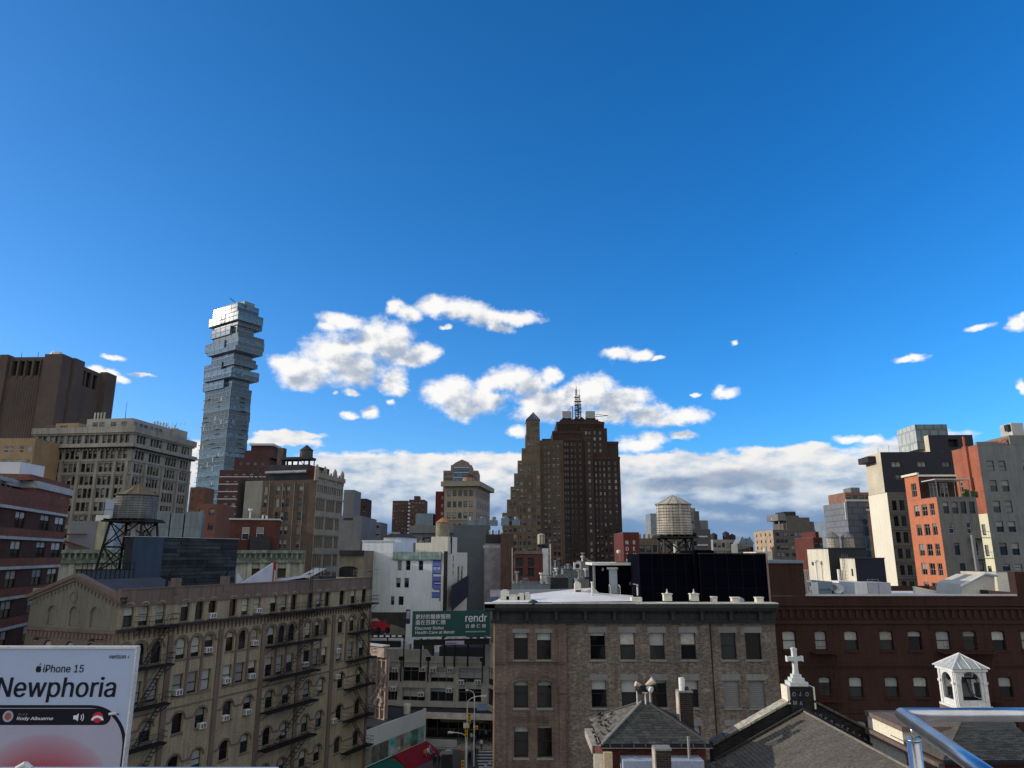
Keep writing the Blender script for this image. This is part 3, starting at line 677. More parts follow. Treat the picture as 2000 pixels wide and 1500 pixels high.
for t in (.3, b.d*.3, b.d*.68, b.d-.6):
    mb = MB(); mb.cyl(b.w-.3, t, zt-1, zt+2.6, .75, .65, 8); mb.cyl(b.w-.3, t, zt+2.6, zt+3.6, .65, .15, 8); mb.build('pinnacle', m_loftR, b.e)
for i in range(9): t = .8+i*b.d/9.5; b.fbox('crenel', 'right', t, t+.7, zt+1.2, zt+1.9, .3, m_loftR)
b.wall('left', 0, zt, [], m_loft); b.roof(zt-.8, ROOFM, 0, x0=l0)
hx = lambda px, py=925: b.hit('front', px, py)[0]
m_dk = mat('dark_roof_structure', (.035,.035,.04), .8, .3, .5, .3)
hz = lambda px, py: b.hit('front', px, py)[1]
mb = MB(); mb.box(hx(517), hx(598), 1, 7, zt-.8, hz(560, 907)); mb.build('plant_screen', m_dk, b.e)
mb = MB(); mb.box(hx(598), hx(616), .6, 9, zt-.8, hz(600, 910)); mb.build('stair_bulkhead', mat('dark_maroon_bulkhead', (.05,.02,.022), .9), b.e)
mb = MB(); mb.tube((hx(517), .5, hz(560, 922)), (hx(597), .5, hz(560, 921)), .45, 8); mb.build('silver_duct', mat('silver_duct', (.35,.36,.38), .5, metal=.6), b.e)
mb = MB(); ym = hz(560, 895)
for px in (487, 495, 505, 512): mb.tube((hx(px), .2, zt-1), (hx(px), .2, hz(490, 914)), .12)
for k in range(4): mb.tube((hx(486), .2, zt-.5+k*1.2), (hx(516), .2, zt-.5+k*1.2), .1)
mb.tube((hx(487), .2, zt-1), (hx(512), .2, zt+3), .1); mb.tube((hx(512), .2, zt-1), (hx(487), .2, zt+3), .1); mb.build('sign_truss', m_dk, b.e)
mb = MB(); z5 = hz(560, 907); z6 = hz(560, 896)
mb.box(hx(540), hx(597), 1.5, 6, z6, z6+.7)
for px in (542, 552, 562, 575, 586, 595):
    for y in (2, 5.5): mb.tube((hx(px), y, z5), (hx(px), y, z6), .15)
mb.tube((hx(542), 2, z5), (hx(552), 2, z6), .1); mb.tube((hx(586), 2, z5), (hx(575), 2, z6), .1); mb.build('steel_dunnage', m_dk, b.e)
mb = MB(); mb.box(hx(532), hx(543), 2, 4, zt-.8, hz(537, 873)); mb.build('chimney', m_loft, b.e)
m_wood = mat('weathered_tank_wood', (.24,.215,.185), .9, .3, .8, .4, streak=.45, brick=(.18, 6, (.09,.08,.07), .25)); m_woodD = mat('dark_tank_wood', (.14,.10,.07), .9, .3, .8, .4, streak=.3, brick=(.18, 6, (.05,.04,.035), .25))
m_hoop = mat('dull_iron_hoop', (.09,.085,.08), .7)
def tank(name, label, c, r, zb, zt_, za, m, mroof, group='rooftop water tanks', staves=24, legs=None, hoops=8, z_legs=None, over=1.07, n=24):
    """wooden tank; c = ground point; legs = (half width at foot, z foot)"""
    e = thing(name, label, 'water tank', (c[0], c[1], legs[1] if legs else zb), 0, group); o = legs[1] if legs else zb
    mb = MB()
    for i in range(staves):
        a0 = 2*math.pi*i/staves; a1 = 2*math.pi*(i+.93)/staves; q = random.uniform(-.012, .012)*r
        rb, rt = r*1.0+q, r*.965+q
        p = [(rb*math.cos(a0), rb*math.sin(a0), zb-o), (rb*math.cos(a1), rb*math.sin(a1), zb-o), (rt*math.cos(a1), rt*math.sin(a1), zt_-o), (rt*math.cos(a0), rt*math.sin(a0), zt_-o)]
        mb2 = MB(); mb2.poly(p); s_ = .97
        mb2.poly([(p[1][0], p[1][1], p[1][2]), (p[1][0]*s_, p[1][1]*s_, p[1][2]), (p[2][0]*s_, p[2][1]*s_, p[2][2]), p[2]])
        mb2.poly([(p[0][0]*s_, p[0][1]*s_, p[0][2]), p[0], p[3], (p[3][0]*s_, p[3][1]*s_, p[3][2])])
        mb2.build('stave', m, e)
    mb.cyl(0, 0, zb-o, zt_-o, r*.975, r*.94, n); mb.build('tank_lining', m_dk, e)
    for i in range(hoops):
        k = (i+.5)/hoops; k = k**1.25; z = zb-o+(zt_-zb)*k; rr_ = r*(1.012-.035*k); h = MB()
        h.lathe(0, 0, [(rr_, z-.03*r/2), (rr_+.012*r, z), (rr_, z+.03*r/2)], n); h.build('hoop', m_hoop, e)
    h = MB()
    k = 12
    for i in range(k):
        a0 = 2*math.pi*i/k; a1 = 2*math.pi*(i+1)/k; ro = r*over
        h.poly([(ro*math.cos(a0), ro*math.sin(a0), zt_-o-.05), (ro*math.cos(a1), ro*math.sin(a1), zt_-o-.05), (0, 0, za-o)])
        h.tube((ro*math.cos(a0), ro*math.sin(a0), zt_-o-.03), (0, 0, za-o+.02), .012*r, 4)
    h.lathe(0, 0, [(r*.9, zt_-o-.05), (r*over, zt_-o-.06)], k)
    h.build('conical_roof', mroof, e)
    if legs:
        hw, zf = legs; f = MB(); zp = zb-o; tw = r*.98; th = .055*r+.03
        f.box(-r*1.12, r*1.12, -r*1.02, r*1.02, zp-.35, zp-.18)
        f.build('platform', BLACKM, e)
        j = MB()
        for i in range(7): x = -r+2*r*i/6; j.box(x-.07, x+.07, -r*.98, r*.98, zp-.179, zp-.002)
        j.build('joists', BLACKM, e)
        cs = [(-1,-1),(1,-1),(1,1),(-1,1)]
        for sx, sy in cs:
            l = MB(); l.tube((sx*hw, sy*hw, 0), (sx*tw*.8, sy*tw*.8, zp-.35), th, 4); l.build('leg', BLACKM, e)
        for lv0, lv1 in ((0, .5), (.5, 1)):
            for i in range(4):
                s0, s1 = cs[i], cs[(i+1) % 4]
                def pt_(s_, k): q = hw+(tw*.8-hw)*k; return (s_[0]*q, s_[1]*q, (zp-.35)*k)
                br_ = MB(); br_.tube(pt_(s0, lv0), pt_(s1, lv1), th*.5, 4); br_.tube(pt_(s1, lv0), pt_(s0, lv1), th*.5, 4); br_.tube(pt_(s0, lv1), pt_(s1, lv1), th*.6, 4); br_.build('brace', BLACKM, e)
        pi_ = MB(); pi_.cyl(0, 0, 0, zp, r*.11, n=10); pi_.build('riser_pipe', FR_WHITE if z_legs else FR_GREY, e)
    return e
w = b.M @ Vector((hx(583), 4, 0)); r_ = (hx(595)-hx(571))/2
tank('water_tank', 'small wooden water tank on the brown loft building roof', (w.x, w.y), r_, z6+.75, hz(583, 876), hz(583, 865), m_wood, m_woodD, staves=16, hoops=5)
b.finish()
# greys to its right
A, B, zt = AB((672,957), (692,957), 300, 300)
simple('grey_stair_tower', 'plain grey concrete tower rising behind the loft building', A, B, 14, zt, m_grey)
A, B, zt = AB((690,974), (716,974), 420, 420)
b = simple('dark_apartment_slab', 'dark brown apartment slab with pale balcony bands behind the loft building', A, B, 16, zt, m_brown, {'front': (14, 3.0, 1.2, 1.4, lambda w: even(0, w, 3, 1.6), dict(blinds=(.9, .9, .3, 0)))}); b.finish()
A, B, zt = AB((663,1008), (706,1012), 175, 175)
b = simple('grey_blank_building', 'blank grey building with dark window strip right of the loft building', A, B, 20, zt, m_grey); b.fbox('window_strip', 'front', 1, b.w-2, zt-1.0, zt-.4, .02, GLASS)
A, B, zt = AB((700,1020), (742,1028), 330, 330)
b = simple('grey_hotel_block', 'low grey block with small windows behind the white building', A, B, 20, zt, m_grey, {'front': (4, 3.2, 1.2, 1.5, lambda w: even(0, w, 5, 1.3))})
A, B, zt = AB((664,1076), (712,1076), 128, 128)
b = simple('beige_brick_building', 'beige brick building with dark cornice left of the white graffiti building', A, B, 10, zt, mat('beige_brick', (.22,.19,.14), .9, streak=.3), {'front': (5, 4.0, 2.6, 2.2, lambda w: even(0, w*.75, 1, 3.2), dict(kind='case3', arch=.4))})
b.fbox('cornice', 'front', 0, b.w, zt-.7, zt+.1, .5, m_dk)
# ---------------------------------------------------------------- twin slabs
m_twin = mat('brown_twin_tower_brick', (.085,.05,.042), .9, .15, .1, .3)
A, B, zt = AB((767,978), (796,980), 640, 640)
b = simple('brown_apartment_tower', 'left of two brown apartment towers, flat topped, far behind the white building', A, B, 24, zt, m_twin, {'front': (18, 3.1, 2, 1.5, lambda w: even(0, w, 5, 1.5), dict(blinds=(.9, .3, 0)))}, group=None) if False else simple('brown_apartment_tower', 'left of two brown apartment towers, flat topped, far behind the white building', A, B, 24, zt, m_twin, {'front': (18, 3.1, 2, 1.5, lambda w: even(0, w, 5, 1.5), dict(blinds=(.9, .3, 0)))}); b.finish()
A, B, zt = AB((799,976), (829,976), 620, 620)
b = simple('brown_apartment_tower', 'right of two brown apartment towers, with small block on its roof', A, B, 24, zt, m_twin, {'front': (18, 3.1, 2, 1.5, lambda w: even(2, w, 4, 1.6), dict(blinds=(.9, .3, 0)))}); b.finish()
block(b, b.w*.28, b.w*.62, 4, 14, zt, b.hit('front', 810, 968)[1], m_twin)
for i in range(18): b.fbox('balcony', 'front', -.6, 1.2, zt-4-i*3.1, zt-2.6-i*3.1, .3, m_slab)
# ---------------------------------------------------------------- pointed tower behind, with cornice block in front
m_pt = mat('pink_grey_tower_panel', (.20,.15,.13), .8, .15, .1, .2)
A, B, zt = AB((866,919), (934,919), 520, 520)
b = Bld('gabled_office_tower', 'distant stone and blue glass office tower with pointed gable top', A, B, 30)
hx = lambda px, py=930: b.hit('front', px, py)[0]; hz = lambda px, py: b.hit('front', px, py)[1]
b.wall('front', 0, zt, zrows(zt, 60, 3.6, 1.5, 2, even(1, hx(884), 4, 1.4))+[], m_pt, t1=hx(886)); b.wall('front', 0, zt, zrows(zt, 60, 3.6, 1.5, 2, even(hx(916), b.w-1, 3, 1.6)), m_pt, t0=hx(916))
mb = MB(); mb.box(hx(886), hx(916), .4, 1, 0, hz(900, 912)); mb.build('glass_bay', GLASS_BLUE, b.e)
for i in range(12): b.fbox('transom', 'front', hx(886), hx(916), zt+2-i*3.6, zt+2.4-i*3.6, -.2, FR_WHITE)
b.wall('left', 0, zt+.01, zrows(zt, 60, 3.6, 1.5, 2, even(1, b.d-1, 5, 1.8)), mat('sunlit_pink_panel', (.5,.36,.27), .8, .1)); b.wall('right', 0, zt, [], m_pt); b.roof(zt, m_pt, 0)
block(b, hx(880), hx(921), 0.6, 26, zt, hz(900, 908), m_pt); z_ = hz(900, 908)
mb = MB(); mb.prism([(hx(883), z_), (hx(918), z_), (hx(915), hz(900, 903)), (hx(902), hz(902, 897)), (hx(889), hz(900, 903))], .9, 24); mb.build('gable_roof', m_pt, b.e); b.finish()
A, B, zt = AB((869,946), (930,943), 262, 255)
C = Pz(957, 957, B.z)
dd = Vector((C.x, C.y))-Vector((B.x, B.y)); nn = dd.normalized(); fd = Vector((-nn.y, nn.x))
m_corn = mat('tan_grey_stone', (.25,.22,.175), .9, .15, .2, .3, streak=.2)
b = Bld('cornice_topped_block', 'tan stone block with heavy projecting cornice and small tank on top', Vector((B.x, B.y))+fd*14, B, dd.length)
l0 = b.hit('front', 868, 960)[0]
fx = even(l0+.8, b.w-.8, 5, 1.3)
b.wall('front', 0, B.z, zrows(B.z, 20, 3.9, 2.6, 2.1, fx, blinds=(.5, .8, 0)), m_corn, t0=l0); b.wall('right', 0, B.z, zrows(B.z, 20, 3.9, 2.6, 2.3, even(.5, b.d-.5, 8, 1.2)), m_corn); b.wall('left', 0, B.z, [], m_corn, off=-l0); b.roof(B.z, ROOFM, 0, x0=l0)
zt = B.z; b.fbox('cornice', 'front', l0-1, b.w+1.6, zt-1.2, zt+.5, 1.6, m_corn); b.fbox('cornice', 'right', 0, b.d+1, zt-1.2, zt+.5, 1.6, m_corn)
for o in (13.2, 17, 25): b.fbox('string_course', 'front', l0, b.w+.3, zt-o, zt-o+.4, .3, m_corn); b.fbox('string_course', 'right', 0, b.d, zt-o, zt-o+.4, .3, m_corn)
w = b.M @ Vector((b.hit('front', 910, 940)[0], 5, 0)); hz = lambda px, py: b.hit('front', px, py)[1]
tank('water_tank', 'pinkish water tank on top of the cornice block', (w.x, w.y), 2.2, hz(908, 938), hz(908, 929), hz(908, 921), mat('pink_tank_wood', (.33,.22,.17), .9), m_woodD, staves=14, legs=(1.8, zt-.2), hoops=4)
b.finish()
A, B, zt = AB((851,960), (870,961), 330, 330)
simple('dark_red_tower', 'narrow dark red building tucked left of the cornice block', A, B, 14, zt, mat('oxblood_brick', (.09,.022,.02), .9), {'front': (9, 3.6, 2, 1.6, lambda w: [(w*.7, 1.2)], dict(blinds=(1, .8)))})
for l, r, t, Y, nm, lb, m_ in ((812,846,1003,330,'glass_block','low blue glass block in front of the brown towers', m_zinc), (802,888,1028,175,'grey_corniced_building','grey building with flat cornice behind the tall thin tank', m_grey),
      (886,955,1026,165,'slate_grey_shed','plain slate grey building with rooftop units behind teal cornice', mat('slate_render', (.085,.10,.115), .8, .1)), (745,775,1040,420,'pale_distant_block','small pale blocks on the skyline beside the brown towers', m_slab), (783,803,1050,200,'red_gabled_house','small red house behind the white building roof', m_red)):
    A, B, zt = AB((l,t), (r,t), Y, Y); b = simple(nm, lb, A, B, 12, zt, m_, {'front': (2, 4, 3, 2, lambda w: even(0, w, max(2, int(w/4)), 1.6))} if nm in ('grey_corniced_building','pale_distant_block') else None)
    if nm == 'grey_corniced_building': b.fbox('cornice', 'front', -.3, b.w+.3, zt-1.6, zt+.2, .7, m_grey)
    if nm == 'slate_grey_shed':
        for i in range(5): mb = MB(); mb.box(3+i*2.6, 4.8+i*2.6, 1, 3, zt, zt+1.2+.5*(i % 2)); mb.cyl(3.9+i*2.6, 2, zt+1.2, zt+2.0, .5, n=10); mb.build('roof_unit', m_zinc, b.e)
# ---------------------------------------------------------------- tan stepped tower with pyramid
A, B, zt = AB((1028,820), (1054,820), 440, 440)
b = Bld('stepped_pyramid_tower', 'tan brick tower stepping down leftward from a narrow pyramid-topped shaft', A, B, 14)
hx = lambda px, py=830: b.hit('front', px, py)[0]; hz = lambda py, px=1030: b.hit('front', px, py)[1]
block(b, 0, b.w, 0, b.d, 0, zt, m_brown2, front=zrows(zt-2, hz(880), 3.9, 0, 2.3, [(b.w*.5, 1.9), (b.w*.5+2.4, 1.9)] , blinds=(0, 0, .3)))
mb = MB(); w_, d_ = b.w, b.d; ap = (w_*.55, d_*.45, hz(801)); q = [(-.4,-.4,zt),(w_+.4,-.4,zt),(w_+.4,d_+.4,zt),(-.4,d_+.4,zt)]
for i in range(4): mb.poly([q[i], q[(i+1) % 4], ap])
mb.build('pyramid_roof', m_dk, b.e)
for i in range(1, 5): r_ = MB(); r_.tube((-.4+(w_+.8)*i/5, -.4, zt), ap, .12, 4); r_.build('roof_rib', m_zinc, b.e)
prev = 0; steps = [(1026,850),(1019,876),(1011,900),(1004,925),(997,951),(990,976),(981,1002)]
xr = hx(1047, 900)
for i, (px, py) in enumerate(steps):
    x0 = b.hit('front', px, py)[0]; z1 = hz(py, px); zn = hz(steps[i+1][1]) if i < len(steps)-1 else 0; off = .25*i
    zb_ = hz(steps[i+1][1], steps[i+1][0]) if i < len(steps)-1 else 0
    n_ = max(2, int((b.w-x0)/2.6))
    b.wall('front', zb_ if i < 6 else 0, z1, zrows(z1, max(zb_, 8), 3.9, 1.3, 2.2, even(x0+.6, b.w+.2, n_, 1.75), blinds=(0, 0, .5, .9, .3)), m_brown2, t0=x0, t1=b.w, off=1+off)
    mb = MB(); mb.box(x0, b.w-.01, -.5-off, b.d, zb_, z1-.01); mb.build('setback_mass', m_brown2, b.e)
for j in range(1, 6):
    x = b.w-j*4.3; mb = MB(); mb.box(x-.25, x+.25, -3.2, -2.3, 0, hz(900)-(j-1)*9); mb.build('pilaster', m_brown2, b.e)
b.finish()
# middle block
A, B, zt = AB((1050,860), (1100,860), 450, 450)
b = Bld('tan_brick_slab', 'tan brick slab with windows squeezed between pyramid tower and brown tower', A, B, 8)
m_b3 = mat('tan_brown_brick', (.115,.082,.058), .9, .25, .08, .3, streak=.3)
fx = b.cols('front', 880, [(1062,1067),(1069,1074),(1079,1084),(1087,1092)])
b.wall('front', 0, zt, zrows(zt, 8, 3.9, 3.2, 2.3, fx, blinds=(0, 0, .4, .8, .4)), m_b3); b.wall('right', 0, zt, [], mat('rust_brick', (.12,.062,.042), .9)); b.wall('left', 0, zt, [], m_b3); b.roof(zt, ROOFM, 0)
for c in (.06, .97): x = b.w*c; mb = MB(); mb.box(x-.35, x+.35, -.6, -.003, 0, zt-2); mb.build('pilaster', m_b3, b.e)
mb = MB(); mb.box(3, 9, 3, 9, zt, zt+1.5); mb.build('roof_box', m_dk, b.e)
b.finish()
# ---------------------------------------------------------------- great brown tower with masts
A, B, zt = AB((1102,888), (1211,888), 455, 455)
b = Bld('brown_mast_tower', 'great dark brown stepped office tower with masts and tanks on its roof', A, B, 50)
hx = lambda px, py=888: b.hit('front', px, py)[0]; hz = lambda py, px=1130: b.hit('front', px, py)[1]
X = [hx(p) for p in (1097,1102,1136,1150,1157,1184,1211)]
zs = hz(862, 1200); zc = hz(822); z842 = hz(842, 1085)
# left flank, recessed centre, right wing
def bw(ps, w=1.5): return [(hx(p, 950), w) for p in ps]
BL = (0, .5, .9, .9, .3)
block(b, hx(1097), hx(1150), 0, 40, 0, hz(857), m_brown, front=zrows(hz(857), 10, 3.9, 2.5, 2.2, bw((1105,1110,1118,1124,1135), 1.3), blinds=(.1,.2,0)))
block(b, hx(1142), hx(1158), -1.2, 30, 0, hz(856), m_brown, front=zrows(hz(856), 10, 3.9, 3.0, 2.3, bw((1144.5,1152), 1.5), blinds=BL))
block(b, hx(1158), hx(1211), 1.5, 40, 0, hz(893), m_brown, front=zrows(hz(893), 10, 3.9, 2.5, 2.3, bw((1165,1173,1181,1191,1204), 1.6), blinds=BL))
block(b, hx(1184), hx(1210), 4, 40, hz(893), zs, m_brown)
block(b, hx(1080), hx(1140), 3, 44, hz(900), z842, m_brown, front=[])
block(b, hx(1137), hx(1188), 2.5, 40, hz(893), hz(835), m_brown, front=zrows(hz(835), hz(890), 3.9, 2, 2.3, bw((1148,1155,1165,1176), 1.5), blinds=(.8,.9,.4)))
block(b, hx(1089), hx(1184), 6, 40, hz(860), zc, m_brown)
block(b, hx(1095), hx(1178), 8, 38, zc, hz(818), m_brown)
m_cap = mat('rust_red_tile', (.06,.032,.026), .9)
for x0, x1, y, z in ((1100, 1142, -.05, hz(857)), (1158, 1211, 1.4, hz(893)), (1184, 1210, 3.9, zs), (1080, 1140, 2.9, z842), (1089, 1184, 5.9, zc)):
    mb = MB(); mb.box(hx(x0)-.2, hx(x1)+.2, y-.25, y-.02, z-1.3, z+.5); mb.build('parapet_band', m_cap, b.e)
for p in (1101, 1113, 1121, 1130, 1136):
    mb = MB(); mb.box(hx(p)-.35, hx(p)+.35, -.75, -.003, 0, hz(860)); mb.build('pilaster', m_brown, b.e)
for p in (1161, 1169, 1177, 1186, 1197, 1208):
    mb = MB(); mb.box(hx(p)-.3, hx(p)+.3, .8, 1.497, 0, hz(900)); mb.build('pilaster', m_brown, b.e)
for i in range(18):
    x = hx(1091)+i*(hx(1182)-hx(1091))/17; mb = MB(); mb.box(x-.25, x+.25, 5.4, 5.99, hz(856), zc-1.5); mb.build('pier', m_brown, b.e)
m_tank = mat('pale_grey_tank', (.33,.35,.36), .7, .15, .5, .3, streak=.3)
zr = hz(818)
for p0, p1 in ((1102,1120),(1150,1168)):
    mb = MB(); mb.box(hx(p0), hx(p1), 10, 16, hz(811), hz(797)); mb.build('roof_tank', m_tank, b.e)
    mb = MB()
    for q in (0, .5, 1): mb.box(hx(p0)+(hx(p1)-hx(p0))*q-.3, hx(p0)+(hx(p1)-hx(p0))*q+.3, 10, 16, zr, hz(811))
    mb.box(hx(p0)-1.5, hx(p1)+2, 9, 17, zr, zr+1.3); mb.build('tank_support', m_dk, b.e)
m_mast = mat('dark_mast_steel', (.03,.03,.035), .6)
for cx, zt_, w0 in ((1131.5, hz(753), 1.1), (1137.5, hz(764), .9)):
    mb = MB(); x = hx(cx); z = zr; k = 0
    for sx in (-1, 1):
        for sy in (-1, 1): mb.tube((x+sx*w0, 12+sy*w0, zr), (x+sx*.35, 12+sy*.35, zt_), .18, 4)
    while z < zt_: 
        q = w0*(1-(z-zr)/(zt_-zr)*.6)
        mb.box(x-q-.1, x+q+.1, 12-q-.1, 12+q+.1, z, z+.22)
        mb.tube((x-q, 12-q, z), (x+q, 12-q, z+1.7), .1, 4); z += 1.7; k += 1
    for zz in (.35, .5, .62, .75): mb.box(x-w0*1.5, x+w0*1.5, 11.4, 12.6, zr+(zt_-zr)*zz, zr+(zt_-zr)*zz+.5)
    mb.tube((x, 12, zt_), (x, 12, zt_+5.2), .16, 5, r2=.06); mb.build('antenna_mast', m_mast, b.e)
mb = MB(); x = hx(1131); mb.prism([(x-2.6, zr), (x+5.5, zr), (x+5.5, zr+1.6), (x+3.5, zr+3.4), (x+1.5, zr+2), (x, zr+3.2), (x-2.6, zr+1.5)], 11, 14); mb.cyl(x+3, 10.5, zr+.6, zr+2.4, .9, n=10); mb.build('mast_base', m_dk, b.e)
mb = MB(); mb.tube((hx(1168), 12, hz(802)), (hx(1195), 10, hz(806)), .15, 4); mb.tube((hx(1168), 12, hz(807)), (hx(1195), 10, hz(806)), .2, 4); mb.tube((hx(1109), 12, hz(800)), (hx(1123), 12, hz(786)), .15, 4); mb.tube((hx(1123), 12, zr), (hx(1123), 12, hz(786)), .25, 4); mb.build('maintenance_crane', m_mast, b.e)
b.finish()
# ---------------------------------------------------------------- skyline right of the brown tower
def blockpx(nm, lb, l, r, t, Y, m_, fa=None, D=14, **kw):
    A, B, zt = AB((l, t), (r, t), Y, Y); b = simple(nm, lb, A, B, D, zt, m_, fa, **kw); b.zt = zt; return b
m_darkred = mat('dark_red_brick_far', (.10,.03,.024), .9, .2)
b = blockpx('graffiti_brick_building', 'dark brick building with tall white graffiti letters beside brown tower', 1217, 1248, 1040, 150, m_darkred)
m_wp = mat('white_spray_paint', (.55,.53,.58), .8)
for t0, word, z in ((.12, 'NOTARO', b.zt-2.4), (.58, 'REHL', b.zt-2.4)):
    for i, ch in enumerate(word):
        me = text_mesh(ch, 1.5, m_wp, .01, bold=.03, sx=.8); put('graffiti_letter', me, b.e, (b.w*t0, -.03, z-i*1.25))
b.zt
b = blockpx('brown_low_block', 'low brown block with roof vents left of the big round tank', 1246, 1286, 1052, 170, m_brown2, {'front': (2, 3.5, 1.5, 1.6, lambda w: even(0, w, 3, 1.2))})
for i in range(4): mb = MB(); mb.box(.4+i*1.1, .9+i*1.1, 1, 1.6, b.zt, b.zt+1.1); mb.build('chimney_pot', mat('clay_pot_%d' % i, (.3,.22,.14)), b.e)
b = blockpx('tan_office_block', 'low brown office block seen between the legs of the big round tank', 1286, 1345, 1049, 200, m_brown2, {'front': (2, 3.4, 1.2, 1.8, lambda w: even(0, w, 4, 1.4))})
b = blockpx('grey_slab_tower', 'grey slab tower peeping out left of the big round tank', 1270, 1284, 1003, 380, mat('grey_blue_panel', (.19,.22,.25), .7))
m_dkp = mat('charcoal_panel', (.075,.075,.085), .7, .15)
b = blockpx('charcoal_apartment_block', 'charcoal apartment block with white bands right of the big round tank', 1345, 1387, 1034, 300, m_dkp, {'front': (6, 3.4, 1.4, 1.7, lambda w: even(0, w*.5, 3, 1.8))})
for i in range(8): b.fbox('white_band', 'front', b.w*.35 if i % 1 == 0 else 0, b.w*.85, b.zt-3.2-i*3.4, b.zt-2.6-i*3.4, .3, m_slab)
block(b, .5, b.w*.42, 2, 12, b.zt, b.hit('front', 1350, 991)[1], mat('grey_glass_panel', (.20,.24,.26), .5), front=zrows(b.hit('front', 1350, 991)[1], b.zt, 3.4, .8, 2.2, even(1, b.w*.4, 3, 2.0)))
block(b, b.w*.3, b.w*.56, 1, 12, b.zt, b.hit('front', 1360, 998)[1], m_dkp)
block(b, b.w*.56, b.w*.98, 2, 12, b.zt, b.hit('front', 1375, 1016)[1], m_grey)
b = blockpx('stone_mansard_block', 'ornate stone block with small pointed roofs on the right skyline', 1392, 1440, 1054, 330, mat('pale_stone_far', (.27,.255,.23), .9), {'front': (4, 3.6, 1.4, 2, lambda w: even(0, w, 6, 1.3))})
for i, (p, t) in enumerate(((1398,1044),(1422,1041),(1434,1046))): mb = MB(); x = b.hit('front', p, 1050)[0]; mb.cyl(x, 3, b.zt, b.hit('front', p, t)[1], 1.6, n=10); mb.cyl(x, 3, b.hit('front', p, t)[1], b.hit('front', p, t-4)[1], 1.7, .1, 10); mb.build('roof_tank', m_dk, b.e)
b = blockpx('grey_mansard_block', 'grey block with two pointed dormers behind the black bulkheads', 1440, 1471, 1062, 320, mat('grey_stone_far', (.16,.165,.17), .9), {'front': (3, 3.6, 1.4, 2, lambda w: even(0, w, 4, 1.6))})
for q in (.35, .8): mb = MB(); mb.prism([(b.w*q-2, b.zt), (b.w*q+2, b.zt), (b.w*q, b.zt+3.2)], 0, 8); mb.build('dormer_roof', m_zinc, b.e)
b = blockpx('cream_low_house', 'small cream house on the skyline left of the grey slab', 1476, 1508, 1078, 260, mat('cream_render_far', (.6,.56,.42), .8)); mb = MB(); mb.cyl(b.w*.7, 2, b.zt, b.zt+1.4, .8, n=10); mb.build('roof_vent', FR_WHITE, b.e)
# grey apartment slab
A, B, zt = AB((1509,1035), (1600,1033), 330, 330)
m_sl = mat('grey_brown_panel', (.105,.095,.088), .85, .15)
b = Bld('grey_apartment_slab', 'grey brown apartment slab with stepped roof tanks on the right skyline', A, B, 26)
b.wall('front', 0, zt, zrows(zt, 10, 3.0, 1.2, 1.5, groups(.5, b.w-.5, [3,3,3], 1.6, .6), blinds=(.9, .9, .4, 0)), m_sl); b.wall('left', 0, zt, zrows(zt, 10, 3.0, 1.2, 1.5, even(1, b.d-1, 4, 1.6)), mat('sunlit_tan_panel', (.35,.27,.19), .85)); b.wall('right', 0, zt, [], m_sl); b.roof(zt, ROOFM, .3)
hx = lambda px, py=1020: b.hit('front', px, py)[0]; hz = lambda py, px=1550: b.hit('front', px, py)[1]
block(b, hx(1540), hx(1587), 3, 20, zt, hz(1010), m_sl); block(b, hx(1587), hx(1597), 4, 20, zt, hz(1018), m_sl)
block(b, hx(1525), hx(1540), 3, 18, hz(1016), hz(1003), m_grey); block(b, hx(1540), hx(1568), 4, 20, hz(1010), hz(1006), m_sl); block(b, hx(1541), hx(1564), 5, 16, hz(1006), hz(998), m_dk)
mb = MB()
for p in (1529, 1538): mb.box(hx(p)-.2, hx(p)+.2, 4, 5, zt, hz(1016))
mb.build('stilt', m_grey, b.e); b.finish()
b = blockpx('dark_red_skyline_block', 'dark red brick block behind the twin small tanks', 1588, 1642, 1050, 210, m_darkred, {'front': (2, 3.2, 1.4, 1.5, lambda w: even(0, w, 5, 1.2))})
block(b, b.w*.2, b.w*.9, 2, 12, b.zt, b.hit('front', 1610, 1038)[1], m_darkred)
b = blockpx('slate_panel_tower', 'slate panelled tower with glazed right edge left of the cream tower', 1652, 1690, 981, 190, mat('slate_panel', (.15,.16,.185), .6, .1, .2, .2, brick=(3, 1.6, (.09,.1,.11), .04)))
for i in range(14): b.fbox('glass_bay', 'front', b.w*.76, b.w*.98, b.zt-5.4-i*3.0, b.zt-3.4-i*3.0, .4, GLASS_BLUE)
b.fbox('white_edge_strip', 'front', -.5, 0, b.zt-4.5, b.zt, .3, FR_WHITE)
b = blockpx('glass_wing', 'blue glass wing with white open frame beside slate tower', 1632, 1654, 1016, 200, m_zinc, {'front': (4, 3.2, .4, 2.4, lambda w: even(0, w, 2, 1.4))})
mb = MB(); z1 = b.hit('front', 1630, 997)[1]; mb.box(-.8, -.3, 0, .5, b.zt-12, z1); mb.box(-.8, b.w, 0, .5, z1-.5, z1+.02); mb.build('roof_frame', FR_WHITE, b.e)
b = blockpx('brick_balcony_block', 'pinkish brick block with balcony bands behind the slate tower', 1650, 1700, 962, 260, mat('pink_brick_far', (.22,.12,.09), .9), {'front': (2, 3.4, 1, 1.4, lambda w: even(0, w, 4, 1.8))})
for i in range(2): b.fbox('balcony_band', 'front', -.1, b.w, b.zt-3.2-i*3.4, b.zt-2.5-i*3.4, .5, m_slab)
block(b, b.w*.35, b.w*.7, 2, 8, b.zt, b.zt+2, m_grey)
b = blockpx('plain_grey_backdrop_block', 'plain grey block closing the skyline behind the clutter of roofs', 950, 985, 1050, 240, m_grey, {'front': (3, 3.6, 1.4, 2, lambda w: even(0, w, 3, 1.3))})
